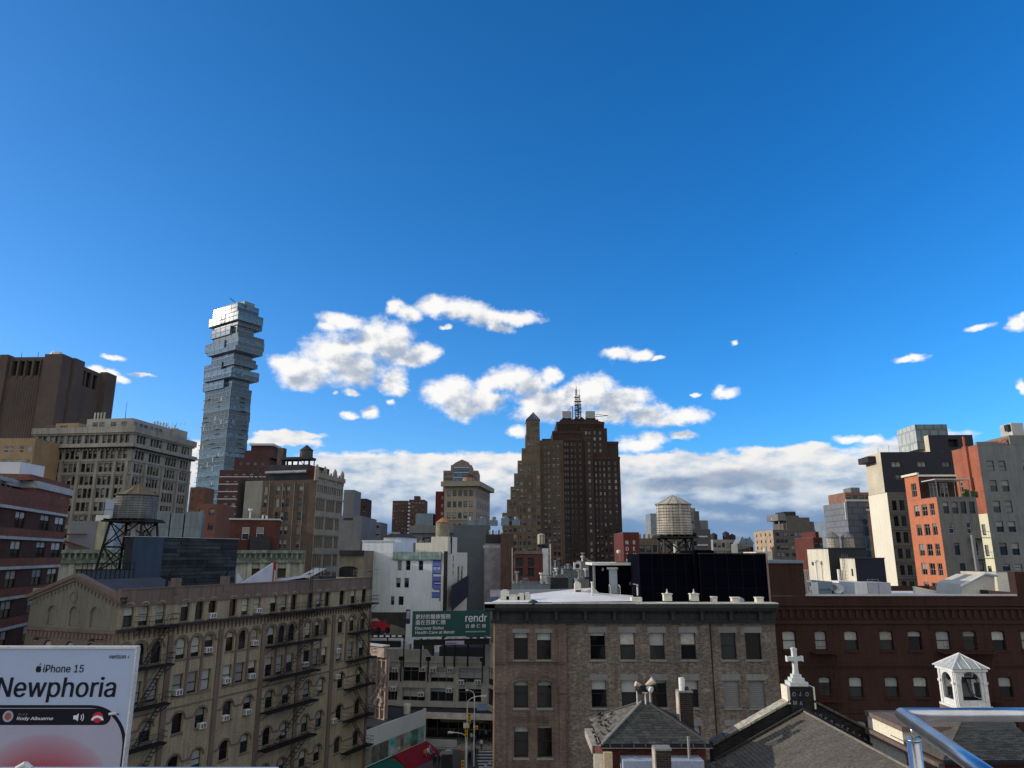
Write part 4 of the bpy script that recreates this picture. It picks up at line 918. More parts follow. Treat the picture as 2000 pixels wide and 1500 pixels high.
# ---------------------------------------------------------------- left foreground buildings
def ring(b, f, t, z, r, th, n, m, name='arch_moulding', full=False, h=0, off=0, k=12):
    """half ring moulding standing proud of a face"""
    mb = MB(); a0 = -math.pi if full else 0; pts = []
    K = k*2 if full else k
    for i in range(K+1):
        a = (2*math.pi if full else math.pi)*i/K; pts.append((math.cos(a), math.sin(a)))
    for i in range(K):
        (c0, s0), (c1, s1) = pts[i], pts[i+1]; q = lambda rr, c, s, nn: b.pt(f, t+rr*c, z+rr*s, nn, off)
        mb.poly([q(r, c0, s0, n), q(r+th, c0, s0, n), q(r+th, c1, s1, n), q(r, c1, s1, n)])
        mb.poly([q(r+th, c0, s0, 0), q(r+th, c1, s1, 0), q(r+th, c1, s1, n), q(r+th, c0, s0, n)])
        mb.poly([q(r, c0, s0, n), q(r, c1, s1, n), q(r, c1, s1, 0), q(r, c0, s0, 0)])
    return mb.build(name, m, b.e)
def ac_mesh():
    if 'ac' in WC: return WC['ac']
    a = MB(); a.box(-.33, .33, -.38, .06, 0, .42); 
    for i in range(5): a.box(-.34, -.331, -.34, -.02, .06+i*.07, .09+i*.07, 1)
    a.box(-.25, .25, -.39, -.381, .05, .36, 1); a.box(-.05, .02, -.395, -.391, .05, .36, 0)
    WC['ac'] = a.mesh('air_conditioner', [mat('off_white_enamel', (.62,.62,.60), .5, .15), mat('ac_grille', (.12,.12,.12), .6)]); return WC['ac']
def ac(b, f, t, z, s=1.0):
    o = put('air_conditioner', ac_mesh(), b.e, b.pt(f, t, z, -.08), b.frz(f)); o.scale = (s, s, s); return o
# brick apartment house at the far left
P0 = P(-70, 980, 64); P1 = Pz(130, 1007, P(0, 986, 70).z)
m_apt = br('apartment_dark_brick', (.078,.036,.027), .25, streak=.2); m_apr = br('apartment_red_brick', (.19,.075,.050), .2, streak=.2); m_band = mat('pale_stone_band', (.42,.43,.42), .8, .2, .8, .2, streak=.3)
b = Bld('brick_apartment_house', 'red brick apartment house with pale stone bands and white paired windows, far left', P0, P1, 16, far=False, fr='d')
zt0 = P(0, 986, 70).z; hx = lambda px, py=1010: b.hit('front', px, py)[0]; Lw = b.w
cols_ = b.cols('front', 1008, [(-42,-20),(30,50),(80,98),(109,127)])
fh = 3.02; rs = []; zz = [zt0-.25-1.75-k*fh for k in range(10)]
for k, z in enumerate(zz):
    if z > 1: rs.append(dict(z=z, h=1.7, x=cols_, kind='sash2', blinds=(.5, .5, .5, .35)))
b.wall('front', 0, zt0, rs, m_apt, rev=.15); b.wall('right', 0, zt0, [], m_apt); b.wall('left', 0, zt0, [], m_apt); b.wall('back', 0, zt0, [], m_apt)
s1, s2 = hx(58), hx(104)
for k in range(10):
    zb = zt0-k*fh
    if zb < 2: break
    for a, c, n in ((0, s1, .30), (s1, s2, .22), (s2, Lw+.1, .14)):
        b.fbox('stone_band', 'front', a, c-.01, zb-.16, zb+.14, n, m_band)
        b.fbox('spandrel', 'front', a, c-.01, zb+.144, zb+.96, n-.08, m_apr)
m_gp = mat('grey_parapet', (.30,.32,.33), .8, .15)
hz = lambda px, py: b.hit('front', px, py)[1]
b.fbox('parapet', 'front', 0, Lw+.1, zt0+.964, zt0+1.9, .1, m_apr, n0=-.3)
z5 = hz(100, 960)
t6 = hx(60)
block(b, 0, t6, 1.6, 12, zt0, z5, m_apt); block(b, t6, Lw+.3, .02, 12, zt0+1.9, z5-.02, m_apr)
b.fbox('penthouse_band', 'front', t6-.1, Lw+.45, z5, z5+.75, .25, m_band, n0=-8)
b.fbox('penthouse_band', 'front', 0, t6-.11, z5-.02, z5+.7, -1.3, m_gp, n0=-8)
block(b, t6-1.2, Lw+.3, .15, 12, z5+.752, hz(100, 936), m_apr); block(b, 0, hx(30), .6, 8, z5+.7, hz(10, 936), m_apr)
b.roof(zt0, ROOFM, 0)
mb = MB()
for i in range(8): mb.tube((.4+i*1.2, -.1, zt0+1.9), (.4+i*1.2, -.1, zt0+2.9), .03, 4)
for z in (2.4, 2.9): mb.tube((.2, -.1, zt0+z), (t6, -.1, zt0+z), .03, 4)
mb.build('terrace_railing', FR_GREY, b.e)
WN = put('window', win_meshes(1.5, 2.0, 'sash2', 'g', .5, 0, False)[0], b.e, (hx(122, 975), -.02, hz(122, 990)), 0); put('pane', win_meshes(1.5, 2.0, 'sash2', 'g', .5, 0, False)[1], WN); put('blind', win_meshes(1.5, 2.0, 'sash2', 'g', .5, 0, False)[2], WN)
b.finish()
# ---------------------------------------------------------------- tan factory building with gable end
C0 = P(237, 1153, 64); zt = C0.z; C1 = Pz(727, 1128, zt)
m_tanb = mat('tan_painted_brick', (.35,.305,.20), .9, .2, .25, .45, brick=(.22, .075, (.23,.20,.135), .14), streak=.4, spots=((.17,.14,.10), .68, .9))
m_trim = mat('brownish_pink_trim', (.165,.125,.105), .9, .2, .3, .35, streak=.4)
m_olive = mat('olive_rendered_gable', (.165,.16,.125), .9, .15, .3, .25, streak=.3)
m_ledge = mat('blackened_ledge', (.035,.033,.03), .8, .3, .6, .2)
b = Bld('tan_factory_building', 'long tan brick factory building with arched windows, gable end and black fire escapes', C0, C1, dep(C0, C1, 'left', 62, 1165), far=False, fr='d')
T = lambda px, py: b.hit('front', px, py)[0]; Zf = lambda px, py: b.hit('front', px, py)[1]
bays = [(253,283,315),(362,390,415),(455,479,502),(534,554,573),(605,622,638),(667,689,710)]
z1t, z1b = Zf(390, 1171), Zf(390, 1210); zled = Zf(390, 1214); z2t, z2b = Zf(385, 1242), Zf(385, 1282)
z3t, z3b = Zf(374, 1312), Zf(374, 1354); z4t, z4b = Zf(392, 1382), Zf(392, 1420); fhh = 3.65; z5t = z4t-fhh; z5b = z4b-fhh
bt = [[T(p, 1190) for p in g_] for g_ in bays]
rowsF = [dict(z=z1b, h=z1t-z1b, x=[(t, 1.05) for g_ in bt for t in g_], arch=.5, blinds=(0, 0, 0, .5, .3, .8)),
         dict(z=z2b, h=z2t-z2b, x=[(t, 1.15) for g_ in bt for t in g_], arch=.55, blinds=(0, 0, .5, .8, .3)),
         dict(z=z3b, h=z3t-z3b, x=[(t, 1.2) for g_ in bt for t in g_], blinds=(0, .5, .9, 1.0, .4))]
two = [(g_[0]+.25*(g_[1]-g_[0]), g_[2]-.15*(g_[2]-g_[1])) for g_ in bt]
k = 0; zz = z4b; hh = z4t-z4b
while zz > 1.2:
    rowsF.append(dict(z=zz, h=hh, x=[(t, 1.25) for g_ in two for t in g_], arch=.22, blinds=(0, 0, .4, .5, .8))); zz -= fhh
b.wall('front', 0, zt-1.25, rowsF, m_tanb, rev=.3, sill=m_trim)
b.fbox('parapet', 'front', 0, b.w, zt-1.245, zt, .04, m_trim, n0=-.35)
b.fbox('parapet_moulding', 'front', 0, b.w, zt-1.42, zt-1.25, .16, m_trim); b.fbox('coping', 'front', -.02, b.w+.02, zt+.003, zt+.09, .12, m_trim, n0=-.45)
zp1 = T(347, 1140); b.fbox('parapet_pier', 'front', zp1-.35, zp1+.35, zt-.6, zt+.85, .1, m_trim, n0=-.5)
zp1 = T(442, 1140); b.fbox('parapet_pier', 'front', zp1-.35, zp1+.35, zt-.6, zt+.85, .1, m_trim, n0=-.5)
b.fbox('ledge', 'front', -.1, b.w+.1, zled-.16, zled+.05, .42, m_ledge)
n_ = int(b.w/.52)
for i in range(n_):
    t = .15+i*b.w/n_
    b.fbox(None, 'front', t, t+.2, zled-.62, zled-.17, .22, m_trim); b.fbox(None, 'front', t+.05, t+.15, zled-.9, zled-.63, .12, m_trim)
b.flush('corbel_course')
# bay pilasters, slim piers, arch mouldings
edges = [0]+[(bt[i][2]+bt[i+1][0])/2 for i in range(5)]+[b.w]
for i, t in enumerate(edges):
    w = .28 if 0 < i < 6 else .35; a = max(0, t-w); c = min(b.w, t+w)
    b.fbox('pilaster', 'front', a, c, 0, zled-.95, .16, m_trim)
for g_ in bt:
    for j, t in enumerate(g_):
        ring(b, 'front', t, z2t-.55, .64, .2, .10, m_trim)
        ring(b, 'front', t, z1t-.5, .6, .09, .07, m_tanb)
        if j < 2: m_ = (t+g_[j+1])/2; b.fbox('slim_pier', 'front', m_-.14, m_+.14, z3b-.2, z2t-.55, .10, m_trim)
    b.fbox('impost_band', 'front', g_[2]+.75, g_[2]+.95, z2t-.62, z2t-.5, .1, m_trim)
for g_ in two:
    zz = z4t; q = 0
    while zz > 3:
        for t in g_:
            ring(b, 'front', t, zz-.62, .72, .14, .09, m_trim, k=8)
        b.fbox('impost_band', 'front', g_[0]-1.6, g_[0]-.86, zz-.74, zz-.56, .06, m_trim); b.fbox('impost_band', 'front', g_[0]+.86, g_[1]-.86, zz-.74, zz-.56, .06, m_trim)
        b.fbox('floor_band', 'front', g_[0]-2, g_[1]+1.6, zz+.48, zz+.62, .05, m_trim) if q == 0 else None
        zz -= fhh; q += 1
for (px, py, dz) in ((412,1205,0),(502,1195,0),(404,1272,0),(495,1258,0),(440,1332,.0),(489,1323,0),(345,1355,0),(392,1420,0),(437,1405,0),(481,1393,0),(594,1300,0),(658,1273,0),(657,1324,0),(650,1410,0)):
    ac(b, 'front', T(px, py), Zf(px, py)-.1, 1.15)
# gable end
gl = lambda px, py: b.hit('left', px, py)
ge = gl(228, 1163); ga = gl(150, 1131); gw = gl(62, 1162)
D = b.d; ze = zt-.75; zap = ga[1]
mb = MB(); q = lambda t, z, n=0: b.pt('left', t, z, n)
zb0 = gl(150, 1232)[1]
arcs = [gl(p, 1225)[0] for p in (98, 141, 182)]; za = gl(141, 1184)[1]
b.wall('left', zb0+.004, ze, [dict(z=zb0+.4, h=za-zb0-.4, x=[(t, 1.1) for t in arcs], arch=.5, kind='none')], m_olive, rev=.12, name='gable_wall')
for t in arcs: b.fbox('blind_arch_panel', 'left', t-.54, t+.54, zb0+.41, za-.02, -.12, m_olive, n0=-.2); ring(b, 'left', t, za-.55, .56, .12, .06, m_olive)
mb.poly([q(0, ze+.002), q(D, ze+.002), q(D/2, zap)]); mb.poly([q(0, ze, -.4), q(D/2, zap, -.4), q(D, ze, -.4)]); mb.build('gable_wall', m_olive, b.e)
r0 = gl(144, 1166)
ring(b, 'left', r0[0], r0[1], .42, .1, .06, m_olive, 'medallion', True)
for s0, s1 in (((-.35, ze-.15), (D/2, zap+.15)), ((D+.35, ze-.15), (D/2, zap+.15))):
    mb = MB(); (a0, c0), (a1, c1) = s0, s1
    for o0, o1, n in ((0, .34, .30), (-.28, -.004, .16)):
        P4 = [q(a0, c0+o0, n), q(a1, c1+o0, n), q(a1, c1+o1, n), q(a0, c0+o1, n)]; P5 = [q(a0, c0+o0, -.45), q(a1, c1+o0, -.45), q(a1, c1+o1, -.45), q(a0, c0+o1, -.45)]
        mb.poly(P4); mb.poly(P5[::-1]); mb.poly([P4[3], P4[2], P5[2], P5[3]]); mb.poly([P4[0], P5[0], P5[1], P4[1]])
    mb.build('raking_coping', m_trim, b.e)
for i in range(24):
    t = .3+i*(D-.6)/23; zc = ze-.15+(zap+.15-ze+.15)*(1-abs(t-D/2)/(D/2))-.48
    b.fbox(None, 'left', t-.07, t+.07, zc-.16, zc+.1, .12, m_olive)
b.flush('dentil_course')
b.wall('left', 0, zb0, [dict(z=zb0-2.9, h=2.0, x=[(t, 1.1) for t in arcs], arch=.5)], m_trim, off=.05)
b.fbox('string_course', 'left', -.1, D+.1, zb0-.1, zb0+.12, .2, m_trim)
for i in range(22): t = .2+i*(D-.4)/22; b.fbox(None, 'left', t, t+.22, zb0-.62, zb0-.2, .16, m_trim)
b.flush('corbel_course')
b.wall('right', 0, zt, [], m_tanb); b.wall('back', 0, zt, [], m_tanb)
mb = MB(); mb.poly([(0,0,zt-.9),(b.w,0,zt-.9),(b.w,D,zt-.9),(0,D,zt-.9)]); mb.build('roof', ROOFM, b.e)
mb = MB(); mb.poly([(.3, .1, ze), (9, .1, ze), (9, D/2, zap-.1), (.3, D/2, zap-.1)]); mb.poly([(9, D-.1, ze), (.3, D-.1, ze), (.3, D/2, zap-.1), (9, D/2, zap-.1)]); mb.poly([(9,.1,ze),(9,D-.1,ze),(9,D/2,zap-.1)]); mb.build('gable_roof', mat('dark_slate_roof', (.06,.06,.07), .7, .2, 1, .3), b.e)
tan = b
# wall spot lamps on the gable end
for px, py in ((95,1246),(203,1249)):
    t, z = gl(px, py); e = thing('wall_lamp', 'small flood lamp on a bent arm on the factory gable, %s' % ('left one' if px < 100 else 'right one'), 'lamp', b.M @ Vector(b.pt('left', t, z, .05)), b.rz-math.pi/2, 'gable flood lamps')
    mb = MB(); mb.tube((0, 0, 0), (0, -1.0, .1), .03, 5); mb.build('arm', BLACKM, e); mb = MB(); mb.lathe(0, -1.1, [(.05,.2),(.22,.05),(.24,-.05)], 10); mb.build('lamp_head', BLACKM, e); mb = MB(); mb.cyl(0, -1.1, -.10, -.06, .17, n=10); mb.build('lens', CURTAIN, e)
# ---------------------------------------------------------------- fire escapes (each one a thing)
def fire_escape(label, b, t0, t1, zs, depth=1.05, side=1, top=None):
    e = thing('fire_escape', label, 'fire escape', b.M @ Vector((t0, 0, zs[-1])), b.rz, 'black fire escapes on the tan factory'); w = t1-t0; zb = zs[-1]
    for i, z in enumerate(zs):
        z0 = z-zb; mb = MB()
        for k in range(7): y = -depth+k*depth/7; mb.box(0, w, y, y+.07, z0-.05, z0)
        mb.box(0, w, -depth-.03, -depth+.03, z0-.12, z0+.03); mb.box(-.03, .03, -depth, 0, z0-.12, z0+.03); mb.box(w-.03, w+.03, -depth, 0, z0-.12, z0+.03)
        mb.tube((.1, -depth, z0-.08), (.1, -.02, z0-.8), .03, 4); mb.tube((w-.1, -depth, z0-.08), (w-.1, -.02, z0-.8), .03, 4)
        mb.build('platform', BLACKM, e)
        r = MB()
        for hgt in (.5, .95):
            r.tube((0, -depth, z0+hgt), (w, -depth, z0+hgt), .022, 4); r.tube((0, -depth, z0+hgt), (0, -.02, z0+hgt), .022, 4); r.tube((w, -depth, z0+hgt), (w, -.02, z0+hgt), .022, 4)
        n = int(w/.32)
        for k in range(n+1): x = w*k/n; r.tube((x, -depth, z0), (x, -depth, z0+.95), .013, 4)
        r.build('guard_rail', BLACKM, e)
        if i < len(zs)-1 or top:
            pass
        if i > 0:      # stair from this platform up to the one above
            up = zs[i-1]-zb; s = MB(); xa, xb = (w*.18, w*.82) if side > 0 else (w*.82, w*.18); y0, y1 = -depth*.9, -depth*.45
            for y in (y0, y1): s.tube((xa, y, z0), (xb, y, up), .045, 4); s.tube((xa, y, z0+.8), (xb, y, up+.8), .02, 4)
            ns = 12
            for k in range(1, ns): f = k/ns; x = xa+(xb-xa)*f; z = z0+(up-z0)*f; s.box(x-.1, x+.1, y0, y1, z-.015, z+.015)
            s.build('stair', BLACKM, e)
    if top:
        s = MB(); x = w*.8; z0 = zs[0]-zb
        for dx in (0, .4): s.tube((x+dx, -.3, z0), (x+dx, -.3, top-zb+.9), .03, 4)
        for k in range(int((top-zs[0])/.3)+2): s.tube((x, -.3, z0+.3*k), (x+.4, -.3, z0+.3*k), .018, 4)
        s.tube((x, -.3, top-zb+.9), (x, .5, top-zb+.7), .03, 4); s.tube((x+.4, -.3, top-zb+.9), (x+.4, .5, top-zb+.7), .03, 4); s.build('ladder', BLACKM, e)
    return e
zf = [zled+.06, z2b-.15, z3b-.2, z4b-.2, z5b-.2, z5b-.2-fhh]
fire_escape('black iron fire escape on the first window bay beside the gable corner', b, bt[0][1]-.9, bt[0][2]+1.2, [z for z in zf if z > 4], side=1)
zf2 = [zled+.06, z2b-.15, z3b-.2, z4b-.2, z5b-.2, z5b-.2-fhh]
fire_escape('widest black iron fire escape with ladder to the roof, middle of the facade', b, bt[3][0]-.9, bt[4][0]+1.1, [z for z in zf2 if z > 4], side=1, top=zt, depth=1.25)
fire_escape('black iron fire escape at the street end of the long tan facade', b, bt[5][1]-1.0, b.w+.3, [z for z in zf2 if z > 4], side=-1, top=zt)
# ---------------------------------------------------------------- phone poster billboard
A = P(-110, 1267, 34); B = P(265, 1268, 34)
bb_ = Bld('phone_billboard', 'large pale blue phone advertising billboard at the lower left corner', A, B, .8, cat='billboard')
zt2 = A.z; W_ = bb_.w; z0 = zt2-8.2
m_bbw = mat('pale_blue_poster', (.33,.41,.57), .7, .06, .2, .05, fine=.03); m_ink = mat('black_print', (.004,.004,.012), .6, .05); m_pink = mat('pink_poster_print', (.33,.13,.16), .7, .25, .15, .05, fine=.03)
m_lil = mat('lilac_poster_print', (.33,.33,.43), .7, .08, .3, .05, fine=.03); m_white = mat('white_print', (.65,.65,.68), .6, .05); m_redp = mat('red_print', (.42,.02,.035), .6, .05)
mb = MB(); mb.box(0, W_, 0, .25, z0, zt2); mb.build('panel', m_bbw, bb_.e)
mb = MB(); mb.box(-.05, W_+.05, -.05, .3, zt2+.003, zt2+.1); mb.box(W_+.003, W_+.07, -.04, .3, z0, zt2); mb.build('frame', FR_WHITE, bb_.e)
BX = lambda px, py: bb_.hit('front', px, py)
def letters(body, px, py, hpx, m, name='lettering', bold=0., pr=None, shear=0, n=-.012, b=bb_, f='front', label=None):
    t, z = b.hit(f, px, py); z2 = b.hit(f, px, py-hpx)[1]; size = (z2-z)/cap_ratio('百' if ord(body[0]) > 1000 else 'H')
    me = text_mesh(body, size, m, .004, bold=bold*size, shear=shear); xs_ = [v.co.x for v in me.vertices]; x0_, x1_ = min(xs_), max(xs_); k_ = (b.hit(f, pr, py)[0]-t)/(x1_-x0_)
    for v in me.vertices: v.co.x = (v.co.x-x0_)*k_
    return put(name, me, b.e, b.pt(f, t, z, -n), b.frz(f), label=label)
letters('iPhone 15', 84, 1313, 14.5, m_ink, pr=163, bold=.008, shear=.06); letters('Newphoria', -9, 1361, 38, m_ink, bold=.013, pr=225, shear=.05); letters('verizon', 213, 1286, 8.0, m_ink, pr=246, bold=.008, shear=.06)
t, z = BX(249, 1286); mb = MB(); mb.poly([(t, -.012, z+.07), (t+.04, -.012, z), (t+.12, -.012, z+.2), (t+.045, -.012, z+.07)]); mb.build('tick_mark', m_ink, bb_.e)
def disc(cx, cy, rx, rz_, n=-.012, k=24, a0=0, a1=2*math.pi): return [(cx+rx*math.cos(a0+(a1-a0)*i/k), n, cz_+0) for i in range(0)] or [(cx+rx*math.cos(a0+(a1-a0)*i/k), n, cy+rz_*math.sin(a0+(a1-a0)*i/k)) for i in range(k+(0 if a1-a0 > 6 else 1))]
t, z = BX(76, 1307); s = BX(82, 1307)[0]-t; mb = MB(); mb.poly(disc(t-.35*s, z, s*.62, s*1.0)); mb.poly(disc(t+.30*s, z, s*.55, s*.98, -.0125)); mb.poly([(t, -.0125, z+s*1.15), (t+.1*s, -.0125, z+s*1.7), (t+.5*s, -.0125, z+s*1.9), (t+.35*s, -.0125, z+s*1.35)]); mb.build('fruit_logo', m_ink, bb_.e)
mb = MB(); mb.poly(disc(t+1.05*s, z+.3*s, s*.38, s*.38, -.014, 12)); mb.build('logo_bite', m_bbw, bb_.e)
# phone outline, screen, call pill
def rrect(x0, x1, z1, zb, r, n, k=10):
    pts = [(x0, n, zb), (x1, n, zb)]
    for i in range(k+1): a = math.pi/2*i/k; pts.append((x1-r+r*math.cos(a), n, z1-r+r*math.sin(a)))
    for i in range(k+1): a = math.pi/2+math.pi/2*i/k; pts.append((x0+r+r*math.cos(a), n, z1-r+r*math.sin(a)))
    return pts
xr_ = BX(247, 1450)[0]; zt3 = BX(130, 1377)[1]; xl = -1.6
mb = MB(); mb.poly(rrect(xl, xr_, zt3, z0+.01, 1.75, -.006)); mb.build('phone_bezel', m_ink, bb_.e)
mb = MB(); mb.poly(rrect(xl+.12, xr_-.16, zt3-.12, z0+.012, 1.62, -.009)); mb.build('phone_screen', m_lil, bb_.e)
c_, zc_ = BX(90, 1452)[0], BX(90, 1452)[1]
for q in range(18):
    k = q/17; c0 = [.34, .29, .38]; c1 = [.33, .08, .11]; cc_ = tuple(c0[i]+(c1[i]-c0[i])*k**.8 for i in range(3))
    mb = MB(); mb.poly([(x, y, max(zz_, z0+.02+.001*q)) for x, y, zz_ in disc(c_, zc_-2.6-.02*q, 3.3-.04*q, 3.0-.05*q, -.010-.0002*q, 40)]); mb.build('pink_shape', mat('poster_print_tone_%d' % q, cc_, .7, .06, .3, .05, fine=.02), bb_.e)
xa, xb = BX(-15, 1400)[0], BX(217, 1400)[0]; zp = BX(100, 1384)[1]; zq = BX(100, 1416)[1]; rp = (zp-zq)/2
pts = [(xb-rp+rp*math.cos(a), -.012, zq+rp+rp*math.sin(a)) for a in [math.pi*(-.5+i/12) for i in range(13)]]+[(xa+rp+rp*math.cos(a), -.012, zq+rp+rp*math.sin(a)) for a in [math.pi*(.5+i/12) for i in range(13)]]
mb = MB(); mb.poly(pts); mb.build('call_banner', m_ink, bb_.e)
t, z = BX(191, 1401); mb = MB(); mb.poly(disc(t, z, rp*.72, rp*.66, -.015)); mb.build('hang_up_button', m_redp, bb_.e)
mb = MB(); mb.poly([(t+.28*math.cos(a), -.018, z-.12+.2*math.sin(a)) for a in [math.pi*i/8 for i in range(9)]]+[(t+.17*math.cos(a), -.018, z-.12+.1*math.sin(a)) for a in [math.pi*(8-i)/8 for i in range(9)]]); mb.build('handset_symbol', m_white, bb_.e)
t, z = BX(16, 1399); mb = MB(); mb.poly(disc(t, z, rp*.7, rp*.7, -.015)); mb.build('caller_picture', m_lil, bb_.e); mb = MB(); mb.poly(disc(t, z, rp*.45, rp*.45, -.018)); mb.build('caller_picture', mat('brick_pink_print', (.3,.1,.09)), bb_.e)
letters('Rody Albuerne', 33, 1406, 6.0, m_white, pr=104, bold=.012, n=-.018, shear=.1); letters('0:23', 36, 1397, 3.8, FR_GREY, pr=54, n=-.018)
t, z = BX(149, 1401); mb = MB(); mb.poly([(t-.12, -.018, z-.08), (t, -.018, z-.08), (t+.1, -.018, z-.17), (t+.1, -.018, z+.17), (t, -.018, z+.08), (t-.12, -.018, z+.08)])
for r in (.16, .25): mb.poly([(t+.1+r*math.cos(a), -.018, z+r*math.sin(a)) for a in (-.7, -.35, 0, .35, .7)]+[(t+.1+(r-.035)*math.cos(a), -.018, z+(r-.035)*math.sin(a)) for a in (.7, .35, 0, -.35, -.7)])
mb.build('speaker_symbol', m_white, bb_.e)
mb = MB()
for x in (1, 3.5, 6, W_-.5): mb.tube((x, .5, 0), (x, .5, zt2-1), .15, 6)
mb.build('support_posts', BLACKM, bb_.e)
for px, py in ((232, 1390), (50, 1494)):
    t, z = BX(px, py); e = thing('billboard_lamp', 'white flood lamp clipped to the %s of the phone billboard' % ('right edge' if px > 100 else 'bottom edge'), 'lamp', bb_.M @ Vector((t, -.5, z)), 0, 'billboard lamps'); mb = MB(); mb.tube((-.16, 0, 0), (.16, 0, .04), .055, 8); mb.build('lamp_head', FR_WHITE, e); mb = MB(); mb.tube((0, 0, 0), (0, .5, -.1), .03, 5); mb.build('arm', BLACKM, e)
# ---------------------------------------------------------------- dark corrugated bulkhead on the factory roof
dv = (Vector(xy(C1))-Vector(xy(C0))).normalized()
A = P(262, 1048, 74); B = Vector(xy(A))+dv*14.4
m_cor = mat('dark_blue_corrugated', (.030,.038,.043), .75, .4, .5, .5, spots=((.05,.045,.035), .55, 1.3), fine=.3, objrand=.55); m_cor2 = mat('blue_grey_sheet', (.035,.055,.085), .6, .15, .3, .2, streak=.2)
b = Bld('corrugated_bulkhead', 'long dark plank-clad roof bulkhead behind the factory gable', A, B, 1.3); b.z0 = 24
zt = A.z; tp = 3.6
mb = MB(); mb.box(.05, b.w-.05, .05, 1.25, 24, zt-.05); mb.build('core', m_cor, b.e)
b.fbox('sheet_panel', 'front', 0, tp, 24, zt, .12, m_cor2, n0=-.04)
for k in range(14):
    z = 24.2+k*.4
    if z > zt-.2: break
    x = tp
    while x < b.w-.3:
        L_ = min(random.uniform(1.8, 3.6), b.w-x); n = random.uniform(.02, .07); mb = MB(); mb.box(x+.01, x+L_-.03, -n*1.6, .04, z, z+.36); mb.build('plank', m_cor, b.e); x += L_
mb = MB()
for k in range(13): z = 24.2+k*.4; mb.box(b.w-.05, b.w+.03, .06, 1.2, z, z+.385)
mb.build('side_planks', m_cor, b.e)
mb = MB(); mb.box(-.1, b.w+.1, -.16, 1.35, zt+.003, zt+.06); mb.build('coping', mat('pale_coping', (.4,.41,.42)), b.e)
# low dark railing screen left of it
bw_ = Bld('roof_screen', 'low blue-black mesh screen wall beside the corrugated bulkhead', P(160, 1112, 70), P(262, 1112, 73), .3, cat='screen')
mb = MB(); mb.box(0, bw_.w, 0, .1, 24, P(200,1113,71).z); mb.build('screen_panel', m_cor2, bw_.e)
mb = MB()
for i in range(12): mb.tube((i*bw_.w/11, -.05, 24), (i*bw_.w/11, -.05, P(200,1098,71).z), .035, 4)
for z in (.1, .7): mb.tube((0, -.05, P(200,1098,71).z-z), (bw_.w, -.05, P(200,1098,71).z-z), .03, 4)
mb.build('railing', BLACKM, bw_.e)
# water tank on black legs
c = P(263, 1010, 79)
tank('water_tank', 'big weathered wooden water tank on tall black steel legs, left of centre', (c.x, c.y), 2.14, P(262,1014,79).z, P(265,967,79).z, P(268,945,79).z, mat('blue_grey_tank_wood', (.165,.18,.185), .9, .3, .8, .4, streak=.4), mat('brown_tank_roof', (.16,.125,.075), .9, .25, .8, .3), staves=32, legs=(2.25, P(250,1118,77).z), hoops=11, z_legs=True)
# chimney pots + clutter on the factory roof
for px, py, lb in ((338, 1128, 'short black roof vent pipe left of the first parapet pier'), (437, 1128, 'short black roof vent pipe at the end of the bulkhead')):
    c = tan.M @ Vector((T(px, py), .8, tan.z)); e = thing('vent_pipe', lb, 'vent pipe', (c.x, c.y, C0.z-.9), 0, 'black roof vent pipes'); mb = MB(); mb.tube((0,0,0),(0,0,1.6),.12,8); mb.tube((0,0,1.6),(.25,0,2.3),.1,8); mb.build('pipe', BLACKM, e)
def onroof(px, py, y): t = T(px, py); return tan.M @ Vector((t, y, 0))
# white triangular stair parapet with red post
zr = C0.z-.9
A = onroof(470, 1138, 1.2); e = thing('stair_enclosure', 'white triangular stair enclosure with red post beside the bulkhead', 'roof hut', (A.x, A.y, zr), tan.rz)
L_ = T(525, 1130)-T(470, 1138); mb = MB(); mb.prism([(0, 0), (L_, 0), (L_, 3.0), (0, .9)], 0, .2); mb.prism([(0, 0), (2.0, 0), (0, 2.0)], .5, .7); mb.build('wall', mat('white_stair_wall', (.46,.49,.55), .8, .15, .4), e)
mb = MB(); mb.box(L_, L_+.35, -.1, .3, 0, 3.1); mb.build('post', mat('red_post', (.28,.03,.02)), e); mb = MB(); mb.box(L_+.05, L_+.3, -.14, -.101, .4, 2.2); mb.build('panel', CURTAIN, e)
# dish / tarpaulin pile
A = onroof(580, 1125, 3); e = thing('covered_junk', 'dark heap of tarpaulins, ducts and poles on the factory roof', 'roof clutter', (A.x, A.y, zr), tan.rz)
rr = random.Random(9)
for i in range(7): mb = MB(); x = i*1.1-1; h = rr.uniform(.5, 1.2); mb.prism([(x, 0), (x+1.3, 0), (x+rr.uniform(.9,1.4), h), (x+rr.uniform(.1,.5), h*.8)], -.8, .9); mb.build('tarpaulin', m_dk if i % 2 else m_ledge, e)
mb = MB(); mb.box(4.6, 7.6, -.9, .9, 0, 1.25); mb.build('tarpaulin_box', m_dk, e)
mb = MB(); mb.poly([(-2.5,-.9,.9),(2.5,-1,1.3),(2.8,1,1.35),(-2.2,1,.95)]); mb.poly([(2.5,-1,1.3),(5.5,-.9,2.2),(5.6,.9,2.25),(2.8,1,1.35)]); mb.build('tarpaulin_sheet', mat('grey_tarpaulin', (.22,.24,.27), .6, .3, .8, .6), e)
mb = MB()
for x in (2.5, 3.2, 4.4, 5.0): mb.tube((x, -.5, 0), (x+.3, -.5, 2.6), .04, 4)
mb.build('poles', BLACKM, e)
mb = MB(); mb.lathe(6.4, -.5, [(.05,1.6),(.5,1.7),(.62,1.95)], 14); mb.build('dish', FR_GREY, e)
A = onroof(660, 1118, .3); e = thing('roof_railing', 'thin grey railing along the street end of the factory roof', 'railing', (A.x, A.y, C0.z), tan.rz); mb = MB()
for i in range(11): mb.tube((i*.6, 0, 0), (i*.6, 0, 1), .02, 4)
